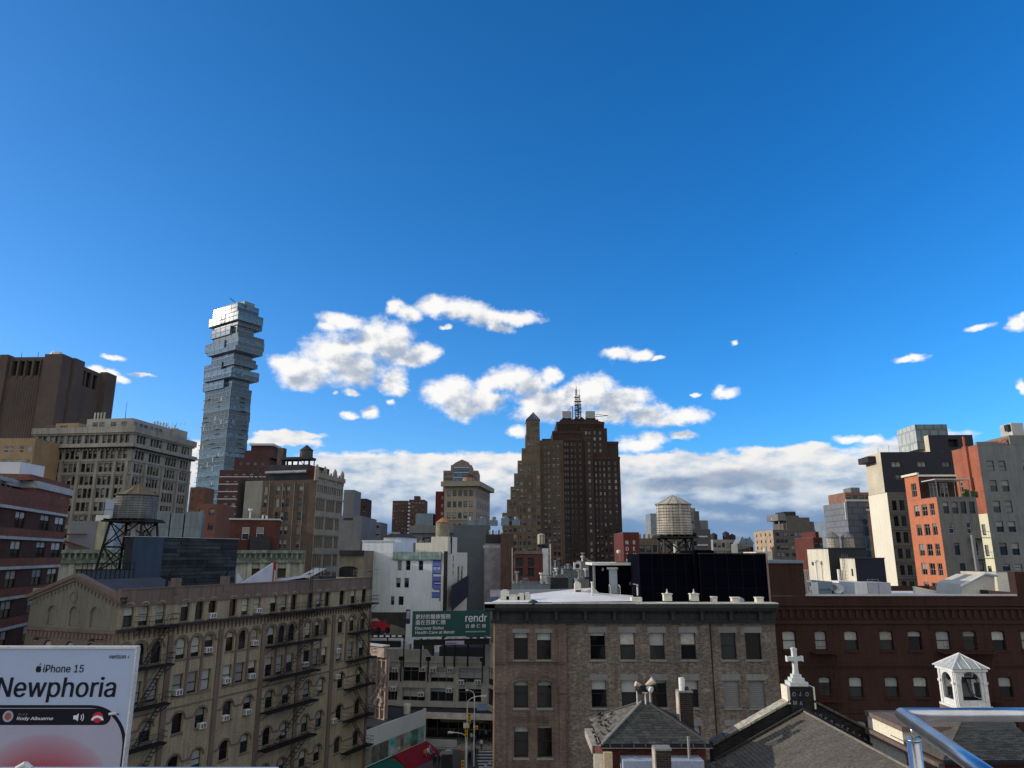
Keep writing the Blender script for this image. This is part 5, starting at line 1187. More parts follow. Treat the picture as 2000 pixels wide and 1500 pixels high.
mb.tube((0,0,1),(6,0,1),.025,4); mb.tube((0,0,.5),(6,0,.5),.02,4); mb.build('rails', FR_GREY, e)
# ---------------------------------------------------------------- copper cornice building row behind
A, B, zt = AB((100,1074), (596,1076), 112, 122)
m_cop = mat('verdigris_copper', (.15,.195,.165), .8, .4, .8, .3, streak=.3, spots=((.30,.31,.28), .5, 1.2)); m_wst = mat('greenish_white_stone', (.33,.35,.31), .9, .25, .4, .3, streak=.5)
b = Bld('copper_cornice_building', 'pale stone building with green copper cornice behind the roof bulkhead', A, B, 14)
T2 = lambda px, py=1110: b.hit('front', px, py)[0]
xs = [(T2(p), 2.2) for p in (163, 210)]+[(T2(p), 2.0) for p in (502, 524, 553, 574)]
b.wall('front', 0, zt-2, [dict(z=zt-7.5, h=4.6, x=xs, kind='case3', fr='d')], m_wst, rev=.5)
b.fbox('cornice', 'front', 0, b.w, zt-.5, zt, 1.2, m_cop); b.fbox('cornice', 'front', 0, b.w, zt-2, zt-.504, .6, m_cop)
for i in range(46): t = .3+i*b.w/46; b.fbox('bracket', 'front', t, t+.28, zt-1.3, zt-.51, 1.05, m_cop, n0=.6)
for p in (140, 186, 235, 488, 512, 538, 563, 588): t = T2(p); b.fbox('pilaster', 'front', t-.35, t+.35, 0, zt-2.01, .35, m_wst)
b.wall('right', 0, zt, [], m_wst); b.roof(zt, ROOFM, 0); cob = b
# things on it
def onb(bb, px, py, y, z): t = bb.hit('front', px, py)[0]; v = bb.M @ Vector((t, y, 0)); return Vector((v.x, v.y, z))
def roofbox(nm, lb, cat, bb, pl, pr, pt_, y, d, m_, zbase, **kw):
    t0 = bb.hit('front', pl, pt_)[0]; t1 = bb.hit('front', pr, pt_)[0]
    o = bb.M @ Vector((t0, y, 0)); s_ = 1+y/max(30, o.y); ctr = (t1-t0)*s_
    h = P(pl, pt_, o.y).z-zbase
    a = P(pl, pt_, o.y); e = thing(nm, lb, cat, (a.x, a.y, zbase), bb.rz); mb = MB(); mb.box(0, ctr, 0, d, 0, h); mb.build(kw.get('part', 'body'), m_, e); return e, ctr, h
e, w, h = roofbox('brick_penthouse', 'red brick roof penthouse with two windows behind the bulkhead', 'penthouse', b, 450, 546, 1015, 2, 7, br('penthouse_red_brick', (.10,.035,.028), .2), zt)
mb = MB(); mb.box(-.2, w+.2, -.2, 7.2, h+.003, h+.25); mb.build('roof_edge', m_slab, e)
for x, ww in ((w*.33, 1.1), (w*.62, 1.1)): o = put('window', win_meshes(ww, 2.0, 'sash', 'w', .5, 0, True)[0], e, (x, -.12, h*.35), 0)
mb = MB(); mb.cyl(w*.38, 1, h+.25, h+1.6, .12, n=8); mb.cyl(w*.38, 1, h+1.6, h+1.9, .35, n=10); mb.build('roof_cowl', FR_WHITE, e)
mb = MB(); mb.box(w*.62, w*.66, 1, 1.6, h+.25, h+.9); mb.box(w*.7, w*.74, 1, 1.6, h+.25, h+.8); mb.build('roof_vent', FR_WHITE, e)
mb = MB()
for x in (.5, 2.2, 4.5): mb.box(x+w*.1, x+w*.1+.12, -.4, -.2, 0, 2.6)
mb.box(w*.45, w*.85, -1.6, -.2, 0, 2.2); mb.build('dark_shed', m_dk, e)
for i, (pl, pr, pt_, lb) in enumerate(((307,333,998,'blue grey boxy cooling unit with rail, leftmost behind the water tank'),(335,360,1002,'blue grey boxy cooling unit, middle of the rooftop row'),(363,396,999,'widest blue grey cooling unit, right end of the rooftop row'))):
    e, w, h = roofbox('cooling_unit', lb, 'cooling unit', b, pl, pr, pt_, 3, 3, mat('blue_grey_unit_%d' % i, (.17,.215,.235), .6, .15, .5, .2, streak=.3), zt+1.2); e['group'] = 'rooftop cooling units'
    mb = MB(); [mb.box(w*q-.04, w*q+.04, -.06, -.001, .1, h-.1) for q in (.33, .66)]; mb.box(0, w, -.06, -.002, h*.5-.04, h*.5+.04); mb.build('panel_seam', m_zinc, e)
    mb = MB(); mb.box(-.2, w+.2, -.3, 3.2, -1.0, -.75); [mb.box(w*q-.06, w*q+.06, -.2, 0, -1.2, -.76) for q in (.05, .5, .95)]
    for k in range(int(w/.4)): mb.tube((k*.4, -.35, -.75), (k*.4, -.35, .3), .03, 4)
    mb.tube((0, -.35, .3), (w, -.35, .3), .03, 4); mb.build('support_frame', m_dk, e)
e, w, h = roofbox('grey_roof_shed', 'grey roof shed with cream side and rooftop unit left of the tank', 'roof hut', b, 140, 190, 1017, 3, 5, mat('grey_shed_wall', (.15,.165,.18), .8, .1, .3, .2), zt)
mb = MB(); mb.box(w+.003, w+1.2, .2, 5, 0, h+.1); mb.build('side_wall', mat('cream_shed_wall', (.36,.34,.24)), e); mb = MB(); mb.box(w*.85, w*1.4, 1, 2.4, h, h+1); mb.build('ac_unit', FR_WHITE, e)
mb = MB()
for k in range(5): mb.tube((-4+k*.5, -1, 3.4-k*.35), (1+k*.6, -1, .2), .08, 4)
mb.box(-2, w*.7, -.8, -.5, h*.5, h*.5+.25); mb.build('loose_beams', mat('rusty_steel', (.10,.05,.045), .9), e)
e, w, h = roofbox('tall_blue_duct', 'tall pale blue ribbed duct box behind the wooden tank', 'duct', b, 207, 232, 975, 4, 4, mat('pale_blue_duct', (.30,.36,.42), .6, .12, .5, .2, ridges=('Y', .8)), zt)
mb = MB(); [mb.box(-.03, w+.03, -.05, 4.05, h*q-.05, h*q+.05) for q in (.2,.4,.6,.8)]; mb.build('duct_flange', m_zinc, e)
# ---------------------------------------------------------------- white building with purple lettering
m_wb = mat('white_painted_brick', (.60,.66,.71), .85, .10, .15, .35, brick=(.22, .075, (.50,.56,.62), .06), streak=.22)
m_wc = mat('cream_white_render', (.58,.57,.50), .85, .12, .2, .2, streak=.25)
A, B, zt = AB((707,1080), (872,1081), 137, 133)
b = Bld('white_loft_building', 'white painted loft building with purple block letters down its wall', A, B, dep(A, B, 'right', 910, 1077)+1)
hx = lambda px, py=1120: b.hit('front', px, py)[0]; hz = lambda py, px=800: b.hit('front', px, py)[1]
zt = hz(1081)
def cell(l, r, t, bt): return dict(z=hz(bt), h=hz(t)-hz(bt), x=[(( hx(l)+hx(r))/2, hx(r)-hx(l))])
rs = [dict(z=hz(1114), h=hz(1095)-hz(1114), x=[((hx(l)+hx(r))/2, hx(r)-hx(l)) for l, r in ((776,784),(792,801),(817,826))], fr='g'),
      dict(z=hz(1148), h=hz(1129)-hz(1148), x=[((hx(l)+hx(r))/2, hx(r)-hx(l)) for l, r in ((774,783),(790,799))], fr='g'),
      dict(z=hz(1182), h=hz(1165)-hz(1182), x=[((hx(l)+hx(r))/2, hx(r)-hx(l)) for l, r in ((765,772),(780,790))], kind='case2', fr='d')]
tl = hx(766); tc_ = hx(862)
b.wall('front', 0, zt, rs, m_wb, t1=tc_, rev=.3); b.wall('front', 0, zt, [dict(z=hz(y+22), h=hz(y)-hz(y+22), x=[((tc_+b.w)/2-.1, .9)]) for y in (1097,1131,1166)], m_wc, t0=tc_+.003, off=.02)
zl = hz(1058); block(b, 0, tl, 0.003, 10, zt+.003, zl, m_wb)
mb = MB(); mb.box(-.1, tl+.1, -.1, .3, zl+.003, zl+.3); mb.build('coping', m_slab, b.e)
b.fbox('old_cornice', 'front', tl+.1, tc_, zt-1.1, zt+.3, .35, mat('peeling_teal_cornice', (.22,.31,.31), .9, .4, .9, .6, streak=.5))
rt = b.cols('right', 1100, [(894,898),(901,905)])
b.wall('right', 0, zt+.2, [dict(z=b.hit('right', 900, y+18)[1], h=3.4, x=rt, fr='g') for y in (1092, 1124)], m_wc)
b.wall('left', 0, zt, [], m_wb); b.roof(zt, ROOF_PALE, .8); pz = b.hit('front', 874, 1048)[1]
block(b, b.w-3.2, b.w+.05, .5, 6, zt, pz, m_wc); block(b, b.w-6.5, b.w-3.2, 1.2, 6, zt, hz(1060), m_wc)
block(b, 2.5, 6.2, 4, 12, zl, hz(1048), m_wb); mb = MB(); mb.prism([(2.2, hz(1048)), (6.5, hz(1048)), (4.3, hz(1040))], 3.5, 12.4); mb.build('roof', m_dk, b.e)
mb = MB(); mb.box(b.w-.35, b.w+.25, -.35, -.003, 0, zt+.4); mb.build('black_corner_pipe', BLACKM, b.e)
m_pur = mat('purple_spray_paint', (.10,.14,.42), .8, .2, 2, .1); m_pud = mat('dark_blue_spray_outline', (.02,.03,.16), .8)
zy = [(1083,1101,'H'),(1101,1113,'E'),(1113,1128,'L'),(1127,1151,'U'),(1151,1173,'T')]
for i, (y0, y1, ch) in enumerate(zy):
    t = hx(844, y1); z1 = hz(y0, 850); z2 = hz(y1, 850); hgt = z1-z2; wd = hx(861)-hx(845)
    for off, m_, gr in ((0.012, m_pud, .055), (.03, m_pur, .0)):
        me = text_mesh(ch, 1.0, m_, .006, bold=.05+gr)
        xs_ = [v.co.x for v in me.vertices]; zs_ = [v.co.z for v in me.vertices]; x0, x1, a0, a1 = min(xs_), max(xs_), min(zs_), max(zs_)
        for v in me.vertices:      # letters lie on their side, running down the wall
            nx = (v.co.z-a0)/(a1-a0); nz = 1-(v.co.x-x0)/(x1-x0); g_ = .04 if gr else 0
            v.co.x = wd*(nx*(1+2*g_)-g_); v.co.z = hgt*(nz*(1+2*g_)-g_)
        put('painted_letter', me, b.e, (hx(845), -off-.03, z2))
m_gr = mat('green_spray_paint', (.06,.17,.14), .8)
for i, ch in enumerate('SAXVY'): me = text_mesh(ch, 2.0, m_gr, .005, bold=.01, sx=1.0); put('painted_letter', me, b.e, b.pt('right', b.hit('right', 884, 1080)[0], b.hit('right', 885, 1066+i*15)[1], .03), math.pi/2)
wv_ = b.M @ Vector((hx(849, 1090), 4, 0)); rr_ = 13*137/1387
tank('water_tank', 'tall slim wooden tank on black trestle above the white building', (wv_.x, wv_.y), 1.32, P(849,1050,137).z, P(849,1020,137).z, P(849,1010,137).z, mat('straw_tank_wood', (.27,.24,.17), .9, .3, .8, .3, streak=.3), mat('rusty_orange_tank_roof', (.36,.19,.08), .9), staves=20, legs=(1.6, zt-.5), hoops=8, z_legs=True)
mb = MB(); za = hz(1050); zb = zt
for px in (816, 832, 866, 874):
    mb.tube((hx(px), 2, zb), (hx(px), 2, za), .12, 4)
mb.tube((hx(816), 2, za), (hx(874), 2, za), .16, 4); mb.tube((hx(816), 2, zb), (hx(832), 2, za), .08, 4); mb.tube((hx(866), 2, zb), (hx(874), 2, za), .08, 4); mb.tube((hx(832), 2, zb), (hx(816), 2, za), .08, 4); mb.build('trestle', BLACKM, b.e)
sg = thing('dark_sign_board', 'slanting dark blank sign board on the side wall of the white building', 'sign board', b.M @ Vector((b.w+1.2, 1, hz(1180))), b.rz+math.pi/2)
mb = MB(); L_ = 9.0; mb.prism([(-.5, -1), (L_, 1), (L_, 4.8), (-.5, 3.3)], 0, .3); mb.build('board', mat('dark_navy_board', (.022,.028,.045), .6), sg); b.finish()
# ---------------------------------------------------------------- beige building with teal cornice
m_bg = mat('beige_grey_stone', (.26,.245,.20), .9, .2, .3, .3, streak=.3); m_tl = mat('pale_teal_cornice', (.24,.36,.39), .8, .15, .5, .2)
A, B, zt = AB((913,1078), (977,1078), 175, 175)
b = Bld('teal_cornice_building', 'beige four bay building with pale teal cornice right of the white building', A, B, 14)
cs = b.cols('front', 1105, [(918,941),(948,970)])
b.wall('front', 0, zt-1.8, [dict(z=b.hit('front', 945, y1)[1], h=b.hit('front', 945, y0)[1]-b.hit('front', 945, y1)[1], x=cs, kind='case3', blinds=(0, 0, .3)) for y0, y1 in ((1097,1112),(1123,1138),(1149,1164),(1174,1189),(1199,1214))], m_bg, rev=.4)
b.fbox('cornice', 'front', -.2, b.w+.2, zt-.7, zt, 1.0, m_tl); b.fbox('frieze', 'front', 0, b.w, zt-1.8, zt-.704, .25, m_tl)
for i in range(14): t = .2+i*b.w/14; b.fbox(None, 'front', t, t+.3, zt-1.15, zt-.71, .7, m_tl)
b.flush('dentil_course'); b.wall('right', 0, zt, [], m_bg); b.wall('left', 0, zt, [], m_bg); b.roof(zt, ROOFM, 0)
for x in (2.2, 5.6): mb = MB(); mb.box(x, x+1.5, .6, 2, zt, zt+1.3); mb.cyl(x+.7, 1.2, zt+1.3, zt+1.9, .4, .2, 10); mb.build('roof_vent', FR_WHITE, b.e)
# brown party wall with ghost letters, pale shed
b = blockpx('brown_party_wall', 'tall brown brick party wall with white drainpipe in the middle distance', 978, 1003, 1042, 150, br('party_wall_brick', (.10,.065,.05), .25, streak=.4), D=16)
b.fbox('downpipe', 'front', b.w*.86, b.w*.93, 8, b.hit('front', 1002, 1070)[1], .12, FR_WHITE)
b = blockpx('graffiti_roof_hut', 'grey roof hut covered in white graffiti letters above teal cornice building', 946, 978, 1062, 156, mat('pale_grey_hut', (.26,.26,.28), .9, .3), D=6)
me = text_mesh('WILLIAM', 1.15, FR_WHITE, .01, bold=.03); put('graffiti_letters', me, b.e, (-.3, -.05, b.zt-.9))
block(b, .3, b.w, .3, 4, b.zt, b.zt+2.0, m_dk)
for i in range(6): mb = MB(); mb.cyl(.5+i*.65, 1, b.zt+2.0, b.zt+2.9, .16, n=8); mb.build('chimney_pot', FR_WHITE if i % 2 else m_dk, b.e)
# red brick house with green shutters
m_rh = br('red_house_brick', (.12,.042,.036), .25, streak=.3)
A, B, zt = AB((1005,1082), (1059,1082), 118, 118)
b = Bld('red_brick_house', 'dull red brick house with dark green shutters behind the pale roof', A, B, 10)
cs = b.cols('front', 1100, [(1008,1021),(1031,1043)])
b.wall('front', 6, zt, [dict(z=b.hit('front', 1020, y1)[1], h=1.35, x=cs, kind='louver') for y0, y1 in ((1091,1106),(1112,1126))], m_rh); b.wall('right', 6, zt, [], m_wc); b.wall('left', 6, zt, [], m_rh)
b.roof(zt, ROOFM, .3); b.fbox('coping', 'front', 0, b.w, zt, zt+.5, .15, m_trim, n0=-.3); b.fbox('pipe', 'front', b.w+1.2, b.w+1.4, 10, b.hit('front', 1072, 1062)[1], .2, FR_WHITE)
b.fbox('white_strip_wall', 'front', b.w+.1, b.w+1.0, 10, zt+.9, 0, mat('white_strip', (.5,.52,.52)), n0=-1)
c = P(1057, 1060, 125); tank('water_tank', 'small cream box-like tank on spindly legs above the red house', (c.x, c.y), .62, P(1057,1063,125).z, P(1057,1044,125).z, P(1057,1042,125).z, mat('cream_tank', (.42,.38,.28)), m_slab, staves=12, legs=(.8, P(1057,1082,125).z), hoops=3)
# clutter of low roofs between
rr = random.Random(11)
mm = [m_zinc, mat('dusty_green_roof', (.12,.15,.15), .8), m_dk, m_grey, FR_GREY]
for i, (l, r, t, Y, lb) in enumerate(((1062,1120,1108,120,'grey flat roof with dark parapet behind the pale roof'),(1100,1160,1112,112,'greenish flat roof hut beside the white box unit'),(1075,1110,1128,100,'dark roof heap with pipes behind the pale roof'),(1128,1162,1133,95,'low green roof with glass skylight left of the black penthouse'),(1135,1160,1097,110,'teal grey raised roof box below brown tower'),(1000,1075,1141,96,'dark low roof terrace with railings and planters'))):
    A, B, zt = AB((l,t), (r,t), Y, Y); b = simple('low_roof_building', lb, A, B, 8, zt, mm[i % 5], par=.25)
    for k in range(6):
        x = rr.uniform(.3, b.w-1); h = rr.uniform(.3, 1.1); mb = MB()
        if k % 3 == 0: mb.cyl(x, 1.5, zt, zt+h*1.3, .16, n=8); mb.cyl(x, 1.5, zt+h*1.3, zt+h*1.3+.18, .3, n=8); mb.build('roof_vent', FR_WHITE if k == 0 else FR_GREY, b.e)
        elif k % 3 == 1: mb.box(x, x+rr.uniform(.5, 1.4), rr.uniform(.3, 2), 3, zt, zt+h*.7); mb.build('roof_unit', mm[(i+k) % 5], b.e)
        else:
            mb.tube((x, .5, zt), (x, .5, zt+1.2), .03, 4); mb.tube((x, .5, zt+1.1), (x+1.6, .5, zt+1.1), .025, 4); mb.tube((x+1.6, .5, zt), (x+1.6, .5, zt+1.2), .03, 4); mb.tube((x, .5, zt+.1), (x+1.6, .5, zt+1.1), .02, 4); mb.build('pipe_frame', BLACKM, b.e)
c = P(1128, 1112, 105); e = thing('white_box_unit', 'white square fan unit on a low frame in the roof clutter', 'fan unit', (c.x, c.y, c.z)); mb = MB(); mb.box(-.5, .5, 0, .9, 0, .95); mb.build('housing', FR_WHITE, e); mb = MB(); mb.cyl(0, 0, 0, .04, .3, n=16); o = mb.build('fan', BLACKM, e, loc=(0, -.01, .47)); o.rotation_euler = (math.pi/2, 0, 0)
mb = MB(); mb.box(-.6, .6, 0, .1, -.7, -.62); [mb.box(q-.03, q+.03, 0, .06, -1.0, 0) for q in (-.5, -.2, .2, .5)]; mb.build('stand', FR_GREY, e)
# ---------------------------------------------------------------- grey commercial building + billboards + street
m_cm = mat('grey_concrete_front', (.40,.385,.34), .9, .18, .4, .25, streak=.35)
A = P(752, 1290, 121); B = P(946, 1302, 119)
b = Bld('corner_commercial_building', 'low grey concrete commercial building on the street corner with wide windows', A, B, 16, far=False, fr='g')
hx = lambda px, py=1318: b.hit('front', px, py)[0]; hz = lambda py, px=850: b.hit('front', px, py)[1]
ztl, ztr = hz(1268, 790), hz(1283, 900); zc = hz(1293)
cc = [((hx(l)+hx(r))/2, hx(r)-hx(l)) for l, r in ((758,777),(787,831),(841,886),(896,940))]
zg = hz(1381)
b.wall('front', zg, zc, [dict(z=hz(1332), h=hz(1304)-hz(1332), x=cc, kind='case3', blinds=(0, .4, .7)), dict(z=hz(1370), h=hz(1344)-hz(1370), x=cc, kind='case3', blinds=(0, .3, .7))], m_cm, rev=.4)
mb = MB(); t1 = hx(833, 1275); t2 = hx(842, 1280)
mb.prism([(0, zc+.002), (b.w, zc+.002), (b.w, ztr), (t2, ztr), (t1, ztl), (0, ztl)], -.04, .4); mb.build('parapet', m_cm, b.e)
b.fbox('string_course', 'front', 0, b.w, zc-.12, zc+.12, .16, m_cm)
for px in (783, 836, 942): t = hx(px); b.fbox('downpipe', 'front', t-.08, t+.08, hz(1332), hz(1290), .2, BLACKM); b.fbox('pipe_head', 'front', t-.35, t+.35, hz(1290), hz(1283), .3, BLACKM)
rr = random.Random(4)
for px, py in ((773,1309),(826,1308),(847,1309),(880,1309),(901,1333),(934,1333),(823,1357),(878,1349),(769,1346)): ac(b, 'front', hx(px, py), hz(py+3, px), 1.5)
# splayed right wing
C = P(975, 1296, 114); Bw = b.M @ Vector((b.w, 0, 0))
w_ = Bld('splayed_corner_wing', 'narrow splayed end of the grey commercial building by the brick corner', Bw, C, 6, far=False)
cw = [((w_.w*.5), w_.w*.5)]
w_.wall('front', zg, zc, [dict(z=hz(1332), h=2.6, x=cw, kind='case3'), dict(z=hz(1370), h=2.4, x=cw, kind='case3')], m_cm, rev=.3); w_.fbox('parapet', 'front', 0, w_.w, zc+.004, zc+3.1, 0, m_cm, n0=-.4); w_.wall('right', zg, zc, [], m_cm)
b.wall('left', 0, zc, [], m_cm); b.wall('right', 0, zc, [], m_cm); b.roof(zc-.2, ROOFM, 0)
# ground floor shop with canopy
m_shop = glassmat('dark_shop_glass', .004, .03)
b.wall('front', 0, zg, [], m_dk, off=-1.5); mb = MB(); mb.box(0, b.w+6, 1.3, 1.35, .3, zg-.8); mb.build('shop_window', m_shop, b.e)
for i in range(12): b.fbox('shop_mullion', 'front', i*1.7, i*1.7+.06, .3, zg-.8, -1.2, FR_GREY, n0=-1.3)
for z in (1.4, 2.8, 4.0): b.fbox('shop_transom', 'front', 0, b.w+6, z, z+.05, -1.19, FR_GREY, n0=-1.29)
mb = MB(); mb.box(hx(795), b.w+7, -3.4, -.05, zg-.9, zg-.1); mb.build('canopy', m_dk, b.e)
mb = MB(); mb.box(hx(795), b.w+7, -3.5, -3.403, zg-.95, zg-.05); mb.build('canopy_fascia', mat('pale_corrugated_fascia', (.52,.47,.42), .8, .3, .9, .4, ridges=('X', 1.2)), b.e)
b.fbox('lower_sign_band', 'front', hx(860), b.w+6, zg-2.3, zg-1.2, -1.0, mat('taupe_sign_band', (.2,.17,.13)), n0=-1.2)
for i, (x, s) in enumerate(((8.5, 'U'),)): me = text_mesh(s, 1.6, FR_GREY, .01); put('shop_letter', me, b.e, (hx(878), .9, zg-4.0))
me = text_mesh('LUCKY', .8, mat('red_neon_like_paint', (.35,.03,.04)), .01); 
b.fbox('red_shop_sign', 'front', hx(945), hx(965), zg-2.2, zg-1.4, -.9, mat('dull_red_sign', (.16,.02,.03)), n0=-1.0)
# low wall of glass barrier in front
mb = MB(); mb.box(hx(836), hx(905), -4.4, -4.2, .15, 1.15); mb.build('pavement_barrier', mat('pale_barrier', (.36,.36,.36), .5, .2), b.e)
mb = MB(); mb.box(-2, b.w+10, -5.2, 3, 0.004, .13); o = mb.build('pavement', paving, None); o['kind'] = 'structure'; o.matrix_world = b.M
com = b
# green health billboard
A = P(806, 1194, 115); B = P(957, 1194, 117)
g_ = Bld('health_billboard', 'dark green health care billboard with white lettering above commercial roof', A, B, .5, cat='billboard')
m_grn = mat('dark_green_poster', (.012,.075,.07), .6, .1, .1, .02, fine=.03, col2=(.02,.06,.058)); zt = A.z; zb = g_.hit('front', 880, 1243)[1]; W_ = g_.w
mb = MB(); mb.box(0, W_, 0, .3, zb, zt); mb.build('panel', m_grn, g_.e)
for body, px, py, h, k in (('更好的醫療服務', 811.5, 1208.5, 8.8, 880), ('盡在百康仁德', 811.5, 1219.5, 8.8, 870), ('Discover Better', 811, 1230, 5.8, 867), ('Health Care at Rendr', 811, 1238.5, 5.8, 888), ('rendr', 909, 1214.5, 15.0, 951), ('百 康 仁 德', 909, 1226, 6.8, 949), ('www.rendrcare.com', 909, 1235, 3.0, 948)):
    cjk = ord(body[0]) > 1000
    letters(body, px, py, h, m_white, b=g_, bold=.007, pr=k, n=-.03)
mb = MB(); mb.box(.3, W_-.2, -.9, .2, zb-1.15, zb-.35); mb.build('catwalk', BLACKM, g_.e)
mb = MB(); 
for i in range(11): mb.box(.5+i*1.1, 1.1+i*1.1, -1.0, -.7, zb-.25, zb-.12)
mb.build('lamp_row', FR_WHITE, g_.e, kind=None)
mb = MB(); mb.box(W_*.42, W_*.66, -.95, -.902, zb-1.1, zb-.55); mb.build('name_plate', mat('lilac_plate', (.40,.36,.50)), g_.e); me = text_mesh('OUTFRONT', .42, m_ink, .004, bold=.008); put('name_lettering', me, g_.e, (W_*.43, -.97, zb-1.0))
mb = MB()
for x in (W_*.12, W_*.42, W_*.55, W_*.72, W_*.93): mb.tube((x, .2, zc-.2), (x, .2, zb-.2), .14, 5); mb.tube((x, 1.6, zc-.2), (x, .2, zb-.4), .07, 4)
mb.build('support_posts', BLACKM, g_.e)
e = thing('roof_shed', 'low black sheet roof shed under the green billboard', 'roof hut', com.M @ Vector((hx(850), 2.5, zc-.2)), com.rz); mb = MB(); mb.box(0, hx(940)-hx(850), 0, 3, 0, hz(1268, 900)-zc+.2); mb.build('shed', m_dk, e)
# red car billboard
A = P(716, 1196, 117); B = P(793, 1195, 117)
g_ = Bld('car_billboard', 'dark billboard showing a red car on a road, behind factory corner', A, B, .4, cat='billboard'); zb = g_.hit('front', 760, 1246)[1]; zt = A.z; W_ = g_.w; hX = lambda px, py: g_.hit('front', px, py)
mb = MB(); mb.box(0, W_, 0, .3, zb, zt); mb.build('panel', mat('dark_print_background', (.03,.028,.026), .7, .5, .9, .05, spots=((.10,.085,.05), .58, .8)), g_.e)
mb = MB(); mb.poly([(a, -.01, c) for a, c in (hX(748, 1240), hX(791, 1240), hX(791, 1228), hX(764, 1219))]); mb.build('printed_road', mat('grey_print_road', (.13,.13,.10), .7), g_.e)
mb = MB(); mb.poly([(a, -.02, c) for a, c in (hX(716, 1226), hX(716, 1213), hX(722, 1208), hX(736, 1206), hX(744, 1213), hX(757, 1217), hX(762, 1222), hX(762, 1231), hX(755, 1233), hX(728, 1230))][::-1]); mb.build('printed_car_body', mat('red_print_paint', (.28,.015,.025), .5), g_.e)
mb = MB(); mb.poly([(a, -.03, c) for a, c in (hX(724, 1213), hX(726, 1209), hX(736, 1207.5), hX(743, 1213.5))][::-1]); mb.build('printed_windscreen', mat('grey_print', (.2,.2,.22)), g_.e)
for px, py in ((739, 1231), (757, 1231)): t, z = hX(px, py); mb = MB(); mb.poly([(t+.42*math.cos(q*.52), -.035, z+.5*math.sin(q*.52)) for q in range(12)]); mb.build('printed_wheel', m_ink, g_.e)
mb = MB(); mb.box(-1, W_*.9, -.8, .1, zb-1.3, zb-.4); mb.build('catwalk', BLACKM, g_.e); mb = MB()
for i in range(6): mb.box(.3+i*.95, .9+i*.95, -.05, -.02, zb+.15, zb+.4)
mb.build('printed_caption', m_white, g_.e, kind=None)
mb = MB(); [mb.tube((x, .3, zc-.4), (x, .3, zb), .12, 5) for x in (.5, 3.4, 6.0)]; mb.build('support_posts', BLACKM, g_.e)
# small blue Chinese sign at the corner of white building
t = com.M @ Vector((0, 3, 0)); c = P(797, 1203, 119); e = thing('small_hanging_sign', 'small dark blue vertical shop sign between the two roof billboards', 'sign', (c.x, c.y, c.z-1.2)); mb = MB(); mb.box(-.35, .35, -.05, .05, 0, 2.2); mb.build('board', mat('navy_board', (.03,.05,.11)), e); me = text_mesh('畫\n館', .62, m_white, .004); put('lettering', me, e, (-.3, -.07, 1.45))
# roof clutter
for i, (l, r, t, lb) in enumerate(((798,812,1256,'dark tank-like box on the commercial roof left of the shed'),(770,790,1262,'pale low box on the commercial roof'),(818,836,1258,'greenish heap of roof equipment behind parapet'))):
    c = com.M @ Vector((hx(l, 1262), 3, zc-.2)); e = thing('roof_box', lb, 'roof unit', c, com.rz); mb = MB(); w = hx(r)-hx(l); mb.box(0, w, 0, 1.5, 0, hz(t, l)-zc+.2); mb.box(w*.2, w*.5, .2, 1, hz(t, l)-zc+.2, hz(t, l)-zc+.6); mb.build('body', [m_dk, m_slab, mat('olive_equipment', (.05,.06,.035))][i], e)
# ---------------------------------------------------------------- sunlit steel frame at the end of the factory
c = P(722, 1258, 109); m_rs = mat('sunlit_rusty_steel', (.42,.34,.29), .8, .35, .8, .3, spots=((.20,.08,.05), .56, .9)); c2 = P(760, 1258, 109)
e = thing('billboard_back_frame', 'sunlit rusty steel back frame of a tall sign beside the factory corner', 'steel frame', (c.x, c.y, 0), R(-38)); W_ = (c2.x-c.x)*1.3; ztp = c.z; zbt = P(740, 1400, 109).z
for i in range(5): x = W_*i/4; mb = MB(); mb.box(x-.1, x+.1, -.1, .1, 0, ztp-.1); mb.build('upright', m_rs, e)
for i, (f0, f1) in enumerate(((.0,.3),(.25,.62),(.55,.95),(.1,.45))): mb = MB(); zA = zbt+(ztp-zbt)*f0; zB = zbt+(ztp-zbt)*f1; mb.tube((0 if i % 2 == 0 else W_*.3, -.25, zA), (W_*.62 if i % 2 == 0 else W_, -.25, zB), .09, 4); mb.build('diagonal_brace', FR_WHITE, e)
for i in range(8): z = zbt+(ztp-zbt)*i/7.6; mb = MB(); mb.box(-.1, W_+.1, -.02, .12, z, z+.14); mb.build('cross_beam', m_rs, e)
mb = MB(); mb.box(-.3, W_+.2, -.9, .4, ztp-.05, ztp+.12); mb.build('top_plate', m_slab, e); mb = MB(); mb.box(-.2, W_+.1, -.6, .1, ztp-1.5, ztp-.06); mb.build('top_box', m_rs, e)
mb = MB(); mb.box(.1, W_-.1, .5, .7, zbt, ztp-1.6); mb.build('back_sheet', mat('pale_back_sheet', (.40,.33,.28), .9, .3, .5), e)
rr = random.Random(6)
for i in range(12): x = rr.uniform(0, W_); z = rr.uniform(zbt, ztp-3); mb = MB(); mb.prism([(x-.3, z), (x+.3, z), (x, z+.8)], -.3, .1); mb.build('bracket', m_rs, e)
